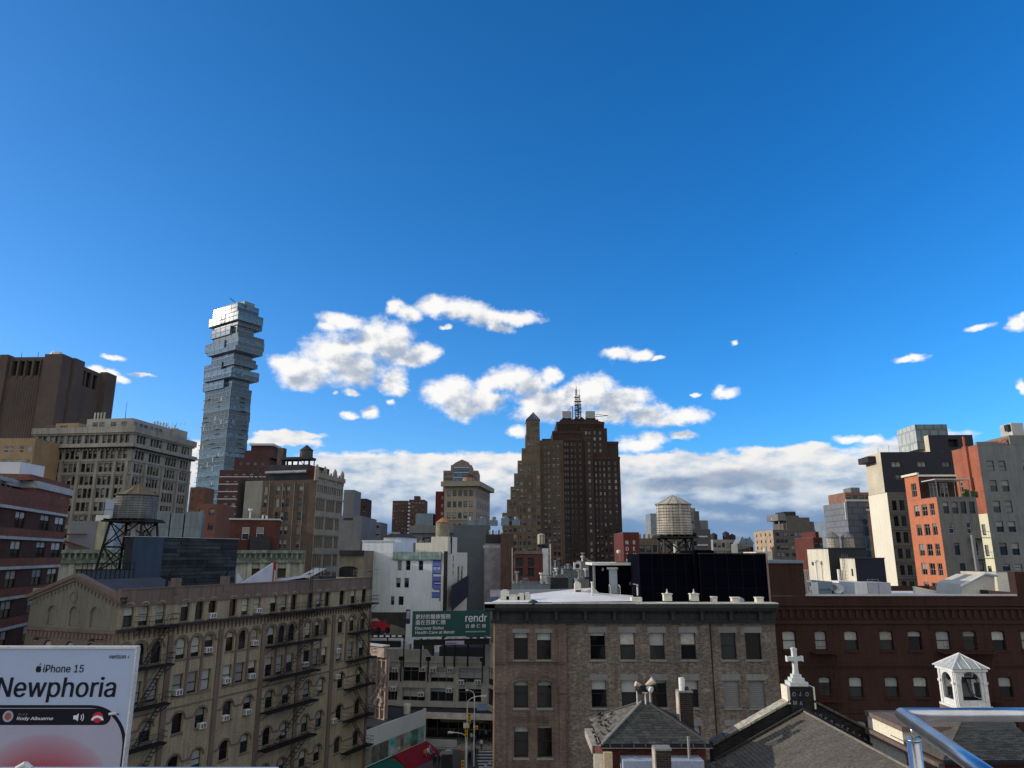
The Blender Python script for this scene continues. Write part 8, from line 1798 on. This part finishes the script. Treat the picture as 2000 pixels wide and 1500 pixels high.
mb = MB(); mb.box(F0.x+.7, F1.x-.4, Yh-.6, Yh+.24, 0, z6); mb.build('lower_wall', m_wl, e)
# white gutter board on left and sunlit end
mb = MB(); z7 = zE-.05; mb.poly([(F0.x-.42, B0.y-1.6, z7), (F0.x-.08, B0.y-1.6, z7), (F0.x-.03, Yh-.05, z7), (F0.x-.36, Yh-.05, z7)]); mb.box(F0.x-.40, F0.x-.34, Yh, B0.y-1.6, z7-.3, z7-.003); mb.build('eaves_gutter', mat('weathered_eaves_board', (.30,.28,.23), .9, .3, 2, .2, spots=((.04,.04,.04), .6, 3)), e)
mb = MB(); mb.box(F0.x-.33, F0.x+.02, Yh-.03, Yh+.1, 0, zE-.35); mb.build('corner_post', m_lit, e)
mb = MB(); mb.box(F0.x+.03, F0.x+.35, Yh-.25, Yh-.05, 0, zE-.25); mb.build('tan_panel', mat('sandy_panel', (.45,.36,.24), .8, .1), e)
mb = MB(); mb.tube((P(1344,1438,Yh-.3).x, Yh-.3, P(1344,1438,Yh-.3).z), (P(1344,1438,Yh-.3).x, Yh-.3, zE-1.5), .05, 8); mb.build('downpipe', m_flash, e)
# flood light frame at the peak
e = thing('floodlight_mast', 'white tube frame with four horn floodlights on the hip roof peak', 'floodlight', apx)
mb = MB(); fw_ = .16
for a, c in (((-.26,0,-.1),(-.26,0,.42)),((.05,-.2,-.15),(.05,-.2,.38)),((-.26,0,.42),(.05,-.2,.38)),((.3,.1,-.2),(.3,.1,.36)),((.05,-.2,.38),(.3,.1,.36))): mb.tube(a, c, .03, 8)
mb.build('frame', FR_WHITE, e)
m_beige = mat('beige_lamp_housing', (.45,.36,.28), .6)
for i, (p, q, r0, r1, m_) in enumerate((((-.05,0,.62),(-.32,-.05,.72),.05,.12,m_beige),((.1,0,.62),(.45,-.1,.86),.05,.17,m_beige),((.12,0,.58),(.32,-.2,.5),.05,.14,FR_WHITE),((-.02,-.05,.55),(-.2,-.2,.42),.05,.12,BLACKM),((.2,.1,.6),(.55,.2,.55),.06,.16,BLACKM))):
    mb = MB(); mb.tube(p, q, r0, 8, r2=r1); mb.build('lamp_horn', m_, e)
mb = MB(); mb.box(-.14, .2, -.08, .1, .4, .66); mb.build('junction_box', BLACKM, e)
# pigeons
m_pg = mat('dark_pigeon_feathers', (.025,.027,.035), .7, .3, 4, .1); m_pw = mat('white_pigeon_feathers', (.6,.6,.6), .7)
def pigeon(i, loc, rz, m_, lb):
    e = thing('pigeon', lb, 'pigeon', loc, rz, 'pigeons sitting on the hip roof'); e.scale = (.72, .72, .72); mb = MB()
    prof = [(-.17,.012,.085),(-.12,.03,.09),(-.04,.062,.10),(.05,.066,.115),(.11,.045,.15),(.135,.028,.19),(.15,.034,.215),(.175,.02,.215),(.205,.004,.205)]; n = 8; base = len(mb.v)
    for x, r, z in prof:
        for k in range(n): a = 2*math.pi*k/n; mb.v.append((x, r*math.cos(a), z+r*math.sin(a)*.9))
    for j in range(len(prof)-1):
        for k in range(n): k2 = (k+1) % n; mb.f.append((base+j*n+k, base+j*n+k2, base+(j+1)*n+k2, base+(j+1)*n+k)); mb.m.append(0)
    mb.build('body', m_, e, smooth=True)
    for s in (-1, 1): w = MB(); w.poly([(.06,s*.066,.14),(-.02,s*.072,.09),(-.16,s*.03,.07),(-.19,s*.012,.085),(-.06,s*.05,.15)]); w.build('wing', m_, e); l = MB(); l.tube((.0,s*.025,.05),(.01,s*.025,0),.006,4); l.build('leg', m_beige, e)
    t = MB(); t.poly([(-.14,-.02,.08),(-.14,.02,.08),(-.26,.03,.06),(-.26,-.03,.06)]); t.build('tail', m_, e)
pos = [(1172,1397,0),(1171,1407,0),(1182,1411,0),(1194,1399,0),(1189,1417,0),(1172,1415,0),(1175,1421,0),(1184,1423,0),(1188,1432,0),(1155,1416,1),(1159,1436,1),(1163,1444,1),(1165,1452,1),(1168,1458,1),(1177,1438,0),(1189,1405,2),(1169,1400,0),(1176,1402,0)]
nrmL = (F0-B0).cross(T1-B0).normalized()
ORD = ['first','second','third','fourth','fifth','sixth','seventh','eighth','ninth','tenth','eleventh','twelfth','thirteenth']
wh = ['at the peak side','near the eaves','on the middle of the slope','close to the ridge','furthest down']
for i, (px, py, k) in enumerate(pos):
    a, c = ray(px, py); d = Vector((a, 1, c)); o = Vector((0,0,CH))
    if k == 1: t_ = (z7-CH)/c; q = o+d*t_
    else: t_ = (B0-o).dot(nrmL)/d.dot(nrmL); q = o+d*t_
    pigeon(i, q+Vector((0,0,.02)), random.uniform(0, 6.3), m_pw if k == 2 else m_pg, 'white pigeon among the dark ones on the left roof slope' if k == 2 else 'dark grey pigeon on the eaves gutter of the hip roof, %s from the top' % ORD[[p[2] for p in pos[:i]].count(1)] if k == 1 else 'dark grey pigeon on the left shingle slope, %s from the ridge' % ORD[sorted([p for p in pos if p[2] == 0], key=lambda p: p[1]).index(pos[i])])
# chimneys
def chimney(lb, pl, pr, ptop, Y0, zb, pot=False):
    a = P(pl, ptop, Y0); c = P(pr, ptop, Y0); e = thing('brick_chimney', lb, 'chimney', (a.x, Y0, zb), 0, 'dark brick chimneys of the church'); w = c.x-a.x; h = a.z-zb
    mb = MB(); mb.box(0, w, 0, w, 0, h); mb.build('shaft', m_dkb, e); mb = MB(); mb.box(-.03, w+.03, -.03, w+.03, h+.002, h+.06); mb.build('cap', m_flash, e)
    mb = MB(); mb.box(-.05, -.003, 0, w, 0, h); mb.build('pale_side', mat('pale_mottled_brick', (.40,.34,.28), .9, .4, 2, .4), e)  # left side in a paler mottled brick colour
    if pot: mb = MB(); mb.cyl(w*.28, w*.4, h+.06, h+.56, .115, n=14); mb.cyl(w*.42, w*.62, h+.06, h+.5, .1, n=14); mb.build('flue_pipe', m_ww, e); mb = MB(); mb.cyl(w*.7, w*.5, h+.06, h+.2, .1, .06, 10); mb.build('flue_pot', m_dk, e)
    return e
chimney('tall dark brick chimney with white flue pipes right of the hip roof', 1327, 1352, 1353, 32.2, 15, True)
chimney('short dark brick chimney in front of the hip roof tower', 1281, 1310, 1466, 27.5, 12)
# ---------------------------------------------------------------- church gable with cross
Yg = 33.0
e = thing('church_roof', 'grey shingled church roof behind stepped parapet with grafitti-scrawled back', 'church roof', (0,0,0))
R0 = P(1567, 1389, Yg); zR = R0.z; xR = R0.x; L0 = P(1405, 1481, Yg); sl = (zR-L0.z)/(xR-L0.x); half = xR-L0.x+.9
m_cs = mat('worn_brown_shingle', (.135,.122,.10), .9, .25, 1.5, .6, objrand=.4, fine=.35)
yn = Yg-9.5
def roofpt(x, y, s=1): return Vector((xR+s*x, y, zR-sl*x))
shingled(e, roofpt(half, Yg, -1), roofpt(half, yn, -1), roofpt(0, yn), roofpt(0, Yg), m_cs, .16, .26, limit=290, th=.022)
mb = MB(); mb.poly([roofpt(0, yn, 1), roofpt(half+2.2, yn, 1), roofpt(half+2.2, Yg, 1), roofpt(0, Yg, 1)]); mb.build('right_slope', m_cs, e)
mb = MB(); mb.tube(roofpt(0, yn)+Vector((0,0,.02)), roofpt(0, Yg)+Vector((0,0,.02)), .05, 6); mb.build('ridge_cap', m_cs, e)
m_pbk = mat('black_parapet_brick', (.020,.018,.020), .9, .3, 1.5, .8, brick=(.22, .075, (.045,.043,.042), .4), streak=.2)
m_cop3 = mat('speckled_stone_coping', (.42,.39,.31), .9, .3, 2.5, .4, spots=((.14,.13,.11), .5, 6)); m_gravelD = mat('shaded_speckled_coping', (.09,.085,.08), .9, .4, 3, .5)
top = .62; hl = xR-P(1392, 1468, Yg).x; hr = 4.6
# left and right rising walls (dark brick, back side towards the viewer) with copings
for s_, hh, mc in ((-1, hl, m_cop3), (1, hr, m_gravelD)):
    mb = MB(); p = [(xR, zR-.5), (xR+s_*hh, zR-sl*hh-.5), (xR+s_*hh, zR-sl*hh+top), (xR, zR+top)]
    mb.prism(p if s_ > 0 else p[::-1], Yg, Yg+.5); mb.build('parapet_wall', m_pbk, e)
    a, c = (xR+s_*hh, zR-sl*hh+top+.003), (xR, zR+top+.003)
    mb = MB(); q0 = Vector((a[0], Yg-.10, a[1])); q1 = Vector((c[0], Yg-.10, c[1])); w = Vector((0, .68, 0)); u = Vector((0, 0, .1))
    n_ = 7
    for i in range(n_):
        r0 = q0+(q1-q0)*(i/n_+.004); r1 = q0+(q1-q0)*((i+1)/n_-.004); mb = MB(); P8 = [r0, r1, r1+w, r0+w]; mb.poly([v+u for v in P8]); mb.poly([r0, r1, r1+u, r0+u]); mb.poly([r1+w, r0+w, r0+w+u, r1+w+u]); mb.poly([r0+w, r0, r0+u, r0+w+u]); mb.poly([r1, r1+w, r1+w+u, r1+u]); mb.build('coping_stone', mc if i > 1 or s_ > 0 else m_gravelD, e)  # two lowest left stones take the dark copy as a painted cast shadow
    mb = MB(); r0 = Vector((xR+s_*hh, Yg-.16, zR-sl*hh+.12)); r1 = Vector((xR, Yg-.16, zR+.12)); mb.tube(r0, r1, .045, 5); mb.build('flashing_strip', m_dk, e)
mb = MB(); mb.box(xR-.50, xR+.50, Yg-.12, Yg+.62, zR-.55, zR+.98); mb.build('apex_block', m_pbk, e)
mb = MB(); mb.box(xR-.62, xR-.501, Yg-.1, Yg+.62, zR+.30, zR+1.0); mb.box(xR+.501, xR+.58, Yg-.1, Yg+.6, zR+.1, zR+.98); mb.build('apex_side_stone', m_lit, e)
# scrawled graffiti along the right wall
m_sp = mat('pale_lilac_paint', (.30,.30,.42), .8)
rr = random.Random(21)
for i, ch in enumerate('SOKRWEFRTYZPY'):
    me = text_mesh(ch, .34, m_sp, .003, bold=-.004, sx=.75); x = xR+.42+i*.225; o = put('graffiti_letter', me, e, (x, Yg-.02-.012*(i % 2), zR-sl*(i*.225+.42)+.06+rr.uniform(-.05, .05))); o.rotation_euler = (0, math.atan(sl)*1.0, 0)
for i, ch in enumerate('OJOMA'): me = text_mesh(ch, .32, m_sp, .003, bold=-.006, sx=.9); o = put('graffiti_letter', me, e, (xR-.42+(i % 3)*.28, Yg-.135, zR+.62-(i//3)*.36+.02*(i % 2)))
mb = MB(); mb.box(xR-hl-.5, xR-hl+.35, Yg-1.2, Yg+.6, 0, zR-sl*hl-.35); mb.build('eaves_pier', m_pl, e); mb = MB(); mb.box(xR-hl-.7, xR-hl+.5, Yg-1.4, Yg+.7, zR-sl*hl-.34, zR-sl*hl-.1); mb.build('eaves_pier_cap', m_gravelD, e)
mb = MB(); mb.box(xR-half+.5, xR-half+.8, yn, Yg-1.3, 0, zR-sl*half); mb.build('side_wall', m_dk, e)
# stone cross
m_cr3 = mat('pale_stone_cross', (.50,.53,.52), .7, .12, 3, .15, spots=((.36,.38,.36), .62, 5))
c = thing('stone_cross', 'pale stone cross with flared arms on stepped plinth at the gable peak', 'cross', (xR-.05, Yg+.25, zR+1.0)); zt_ = P(1553, 1265, Yg+.25).z-c.location.z; k = zt_/2.25
for w, h0, h1 in ((.52,0,.24),(.37,.243,.46),(.25,.463,.66)): mb = MB(); mb.box(-w*k*1.1, w*k*1.1, -w*.6, w*.6, h0*k, h1*k); mb.build('plinth_step', m_cr3, c)
mb = MB(); q = .66*k; T_ = zt_; ca = T_-.66*k; sh_ = .125*k; fl = .165*k; L_ = .52*k
pts = [(-fl, q), (fl, q), (sh_, q+.25*k), (sh_, ca-.13*k), (L_*.7, ca-.12*k), (L_, ca-.17*k), (L_, ca+.17*k), (L_*.7, ca+.12*k), (sh_, ca+.13*k), (sh_, T_-.2*k), (fl, T_-.04*k), (fl*.5, T_), (-fl*.5, T_), (-fl, T_-.04*k), (-sh_, T_-.2*k), (-sh_, ca+.13*k), (-L_*.7, ca+.12*k), (-L_, ca+.17*k), (-L_, ca-.17*k), (-L_*.7, ca-.12*k), (-sh_, ca-.13*k), (-sh_, q+.25*k)]
mb.prism(pts, -.11, .11); mb.build('cross', m_cr3, c)
# ---------------------------------------------------------------- bell cupola
Yc = 31.0; A = P(1872, 1385, Yc); B = P(1937, 1386, Yc); w = B.x-A.x; zb = A.z; zt = P(1872, 1306, Yc).z; hc = zt-zb
m_cu = mat('white_painted_timber', (.60,.61,.59), .6, .08, 1, .1, streak=.1); m_gal = mat('grey_standing_seam_zinc', (.36,.38,.38), .45, .15, 1, .1)
cu = thing('bell_cupola', 'white timber bell cupola with arched openings and zinc pyramid roof', 'cupola', (A.x, Yc, zb), R(2))
dl = w*.8
def archwall(p, q, name):      # wall from p to q (local xy) with arched opening
    p = Vector((*p, 0)); q = Vector((*q, 0)); d = (q-p); L_ = d.length; d.normalize(); n = Vector((d.y, -d.x, 0)); Z = Vector((0,0,1)); ow = L_*.30; z0 = hc*.20; zs = hc*.66; mb = MB(); k = 12; c_ = L_/2
    arc = [(c_-ow*math.cos(math.pi*i/k), zs+ow*math.sin(math.pi*i/k)) for i in range(k+1)]
    V = lambda x, z, o=0: p+d*x+Z*z+n*o
    for o in (0, -.08):
        g_ = lambda pts: mb.poly([V(x, z, o) for x, z in pts])
        g_([(0,0),(L_,0),(L_,z0),(0,z0)]); g_([(0,z0),(c_-ow,z0),(c_-ow,zs),(0,zs)]); g_([(c_+ow,z0),(L_,z0),(L_,zs),(c_+ow,zs)])
        g_([(0,zs)]+arc[:k//2+1]+[(c_,hc),(0,hc)]); g_([(L_,zs),(L_,hc),(c_,hc)]+arc[k//2:])
    for i in range(k): mb.poly([V(*arc[i]), V(*arc[i+1]), V(*arc[i+1], -.08), V(*arc[i], -.08)])
    mb.poly([V(c_-ow,z0), V(c_+ow,z0), V(c_+ow,z0,-.08), V(c_-ow,z0,-.08)]); mb.poly([V(c_-ow,z0),V(c_-ow,z0,-.08),V(c_-ow,zs,-.08),V(c_-ow,zs)]); mb.poly([V(c_+ow,z0),V(c_+ow,zs),V(c_+ow,zs,-.08),V(c_+ow,z0,-.08)])
    mb.build(name, m_cu, cu)
    for x0 in (.04, L_-.16):
        mb = MB(); f = [V(x0,0.02,.0), V(x0+.12,0.02,.0), V(x0+.12,hc-.02,.0), V(x0,hc-.02,.0)]; g2 = [v+n*.035 for v in f]; mb.poly(g2); [mb.poly([f[i], f[(i+1)%4], g2[(i+1)%4], g2[i]]) for i in range(4)]; mb.build('corner_pilaster', m_cu, cu)
        mb = MB(); f = [V(x0-.02,hc*.60,.036), V(x0+.14,hc*.60,.036), V(x0+.14,hc*.66,.036), V(x0-.02,hc*.66,.036)]; g2 = [v+n*.03 for v in f]; mb.poly(g2); [mb.poly([f[i], f[(i+1)%4], g2[(i+1)%4], g2[i]]) for i in range(4)]; mb.build('pilaster_capital', m_cu, cu)
    mb = MB(); f = [V(-.05,0,.0), V(L_+.05,0,.0), V(L_+.05,.08,.0), V(-.05,.08,.0)]; g2 = [v+n*.07 for v in f]; mb.poly(g2); [mb.poly([f[i], f[(i+1)%4], g2[(i+1)%4], g2[i]]) for i in range(4)]; mb.build('base_moulding', m_cu, cu)
    mb = MB(); f = [V(-.05,hc-.12,.0), V(L_+.05,hc-.12,.0), V(L_+.05,hc,.0), V(-.05,hc,.0)]; g2 = [v+n*.07 for v in f]; mb.poly(g2); [mb.poly([f[i], f[(i+1)%4], g2[(i+1)%4], g2[i]]) for i in range(4)]; mb.build('eaves_moulding', m_cu, cu)
archwall((0,0),(w,0),'front_wall'); archwall((0,dl),(0,0),'side_wall'); archwall((w,0),(w,dl),'side_wall'); archwall((w,dl),(0,dl),'back_wall')
mb = MB(); mb.poly([(0,0,hc*.19),(w,0,hc*.19),(w,dl,hc*.19),(0,dl,hc*.19)]); mb.build('floor', m_dk, cu)
za = P(1877, 1276, Yc+dl*.5).z-zb; o_ = .12; q = [(-o_,-o_,hc+.0),(w+o_,-o_,hc),(w+o_,dl+o_,hc),(-o_,dl+o_,hc)]; apx_ = Vector((w*.5, dl*.5, za))
for i in range(4): mb = MB(); mb.poly([q[i], q[(i+1)%4], apx_]); mb.build('roof_plane', m_gal, cu)
for i in range(4):
    a = Vector(q[i]); c_ = Vector(q[(i+1)%4]); mb = MB(); mb.tube(a, apx_, .03, 6); mb.build('hip_roll', m_cu, cu)
    for k in range(1, 4):
        f = a.lerp(c_, k/4); tt = 1-abs(k/4-.5)*2; mb = MB(); tgt = (a if k < 2 else c_ if k > 2 else (a+c_)/2).lerp(apx_, .52 if k != 2 else .97); mb.tube(f, tgt, .017, 5); mb.build('standing_seam', m_cu, cu)
mb = MB(); mb.poly([(x,y,hc-.002) for x,y,_ in q][::-1]); mb.build('soffit', m_cu, cu)
# bell and wheel
m_br = mat('dark_bronze', (.05,.045,.04), .45, .2, 3, .1, metal=.7)
mb = MB(); cx_, cy_ = w*.5, dl*.5; mb.lathe(cx_, cy_, [(.02,hc*.70),(.16,hc*.68),(.22,hc*.58),(.26,hc*.45),(.36,hc*.30),(.38,hc*.28)], 20); mb.build('bell', m_br, cu, smooth=True)
mb = MB(); k = 20
for i in range(k):
    a0, a1 = 2*math.pi*i/k, 2*math.pi*(i+1)/k; r_ = .40; c0 = Vector((cx_+.12+.10*math.cos(a0), cy_-.34+.1*math.sin(a0), hc*.55)); f = lambda a: Vector((cx_+.10+r_*.55*math.cos(a), cy_-.32-r_*.4*math.cos(a), hc*.57+r_*math.sin(a))); mb.tube(f(a0), f(a1), .018, 5)
    if i % 4 == 0: mb.tube(f(a0), Vector((cx_+.10, cy_-.32, hc*.57)), .012, 4)
mb.build('bell_wheel', BLACKM, cu); mb = MB(); mb.tube((.05,cy_,hc*.70),(w-.05,cy_,hc*.70),.04,6); mb.box(cx_-.4,cx_+.35,cy_-.25,cy_+.25,hc*.2,hc*.25); mb.build('headstock', BLACKM, cu)
# roof under the cupola
e = thing('cupola_roof', 'shingled hip roof and brick tower below the bell cupola, behind the steel rail', 'tower', (0,0,0))
Ye = 27.5; G0 = P(1868, 1478, Ye); G1 = P(2060, 1478, Ye); zE = G0.z-.12; T0 = Vector((A.x+.0, Yc-.3, zb-.25)); T1_ = Vector((A.x+w+.3, Yc-.3, zb-.25))
shingled(e, Vector((G0.x-.5, Ye, zE)), Vector((G1.x, Ye, zE)), T1_, T0, m_sh, .135, .26, limit=250)
mb = MB(); mb.box(G0.x-.5, G1.x, Ye-.1, Ye, zE-.12, zE-.02); mb.build('gutter', BLACKM, e); mb = MB(); mb.poly([(G0.x-.5,Ye,zE),T0,(T0.x,T0.y+1.8,T0.z),(G0.x-.5,Ye+3.6,zE)][::-1]); mb.build('side_roof', m_cs, e)
mb = MB(); mb.box(A.x-.08, A.x+w+.08, Yc-.05, Yc+dl+.1, zb-1.2, zb-.003); mb.build('cupola_base', mat('mottled_brown_base', (.20,.13,.11), .9, .4, 2, .3), e)
m_orb = mat('sunlit_orange_brick', (.42,.17,.08), .9, .3, 1, .8, brick=(.22, .075, (.5,.45,.36), .35))
mb = MB(); mb.box(G0.x-.35, G1.x-.2, Ye+.3, Yc+2, 0, zE-.13); mb.build('wall', m_hb, e); mb = MB(); mb.box(G0.x-.40, G0.x-.353, Ye+.3, Yc+2, 0, zE-.14); mb.build('side_brick_wall', m_orb, e)
mb = MB(); mb.box(G0.x-.62, G0.x-.40, Ye+.1, Yc+2, zE-.35, zE-.12); mb.build('side_eaves_board', m_trim, e)
e = thing('cream_church_wall', 'sunlit cream wall with dark roof edge seen between the rail and cupola', 'wall', (0,0,0)); a = P(1772, 1470, 30); mb = MB(); mb.box(a.x, a.x+.9, 30.2, 33, 0, P(1772,1432,30).z); mb.build('wall', m_lit, e); mb = MB(); mb.box(a.x+.903, a.x+1.7, 30.0, 33, 0, P(1800,1438,30).z); mb.build('grey_return', m_pl, e); mb = MB(); mb.box(a.x-.1, a.x+1.8, 30.0, 33, P(1772,1432,30).z+.05, P(1772,1426,30).z+.12); mb.build('coping', m_trim, e)
# ---------------------------------------------------------------- own terrace rails
def rail(nm, lb, pts, r, m_, posts=()):
    e = thing(nm, lb, 'railing', pts[0]); o = pts[0]
    for a, c in zip(pts[:-1], pts[1:]): mb = MB(); mb.tube(a-o, c-o, r, 20); mb.build('tube', m_, e, smooth=False)
    for p in e.children: p.data.polygons.foreach_set('use_smooth', [len(q.vertices) == 4 for q in p.data.polygons])
    return e
K = P(1762, 1396, 2.35)
r_ = .020
far_ = P(2150, 1400, 2.35); far_.z = K.z+.0; nr = P(2110, 1545, 1.34); nr.z = K.z
e = rail('steel_handrail', 'polished steel tube handrail corner at the lower right, with post', [far_, K, nr], r_, STEEL)
mb = MB(); mb.v = []; 
bm_ = MB(); n = 12
for i in range(n+1):
    pass
lt = [(r_*math.sin(math.pi*i/8)*1.0, -r_*math.cos(math.pi*i/8)) for i in range(9)]
mb = MB(); o = K-far_; mb.lathe(o.x, o.y, [(max(.001, a), o.z+c) for a, c in lt], 20); mb.build('corner_ball', STEEL, e, smooth=True)
mb = MB(); pb = o+Vector((.015, -.02, 0)); mb.tube(pb+Vector((0,0,-.02)), pb+Vector((0,0,-.068)), .006, 12); mb.build('post_pin', STEEL, e); mb = MB(); mb.cyl(pb.x, pb.y, pb.z-1.2, pb.z-.068, .0195, n=24); mb.build('post', STEEL, e, smooth=False)
mb = MB(); mb.cyl(pb.x, pb.y, pb.z-.0678, pb.z-.064, .021, n=24); mb.build('post_collar', STEEL, e)
nn = (nr-K).normalized(); mb = MB(); mb.tube(pb+Vector((0,0,-.17)), pb+Vector((0,0,-.17))+nn*1.0, .005, 8); mb.build('wire', STEEL, e)
for p in e.children:
    if p.name.startswith('post'): p.data.polygons.foreach_set('use_smooth', [len(q.vertices) == 4 for q in p.data.polygons])
m_lb = mat('pale_blue_painted_rail', (.30,.38,.48), .45, .05, 1, .02)
a = P(-300, 1498, 1.72); c = P(545, 1498, 1.72); c.z = a.z
e = thing('ledge_rail', 'pale blue painted ledge along the lower left picture edge', 'railing', a); mb = MB(); mb.box(0, c.x-a.x, -.12, 0, -.06, 0.0); mb.build('ledge', m_lb, e)
q = P(46, 1495, 1.7); e = thing('white_clip', 'small white plastic clip sticking up over the ledge, lower left', 'clip', q); mb = MB(); mb.tube((-.014,0,-.006),(.004,0,.004),.005,10); mb.tube((.004,0,.004),(.018,0,-.006),.005,10); mb.build('clip', FR_WHITE, e)
# bird and moon in the sky
for px, py, lb in ((1618,992,'tiny dark bird flying left of the cream tower'),(1556,495,'tiny dark speck of a bird high in the open sky')):
    c = P(px, py, 190); e = thing('flying_bird', lb, 'bird', c, 0, 'birds in the sky'); mb = MB(); mb.poly([(-.35,0,.06),(0,.0,-.02),(0,.2,0)]); mb.poly([(.35,0,.08),(0,.2,0),(0,0,-.02)]); mb.tube((-.0,-.12,0),(.0,.25,0),.05,5); mb.build('body', m_pg, e)
c = P(1508, 1014, 240); e = thing('white_balloon', 'tiny white round balloon in the air beside the grey slab', 'balloon', c); mb = MB(); mb.lathe(0,0,[(.01,-.32),(.2,-.24),(.3,0),(.22,.22),(.01,.32)],10); mb.build('balloon', FR_WHITE, e, smooth=True)
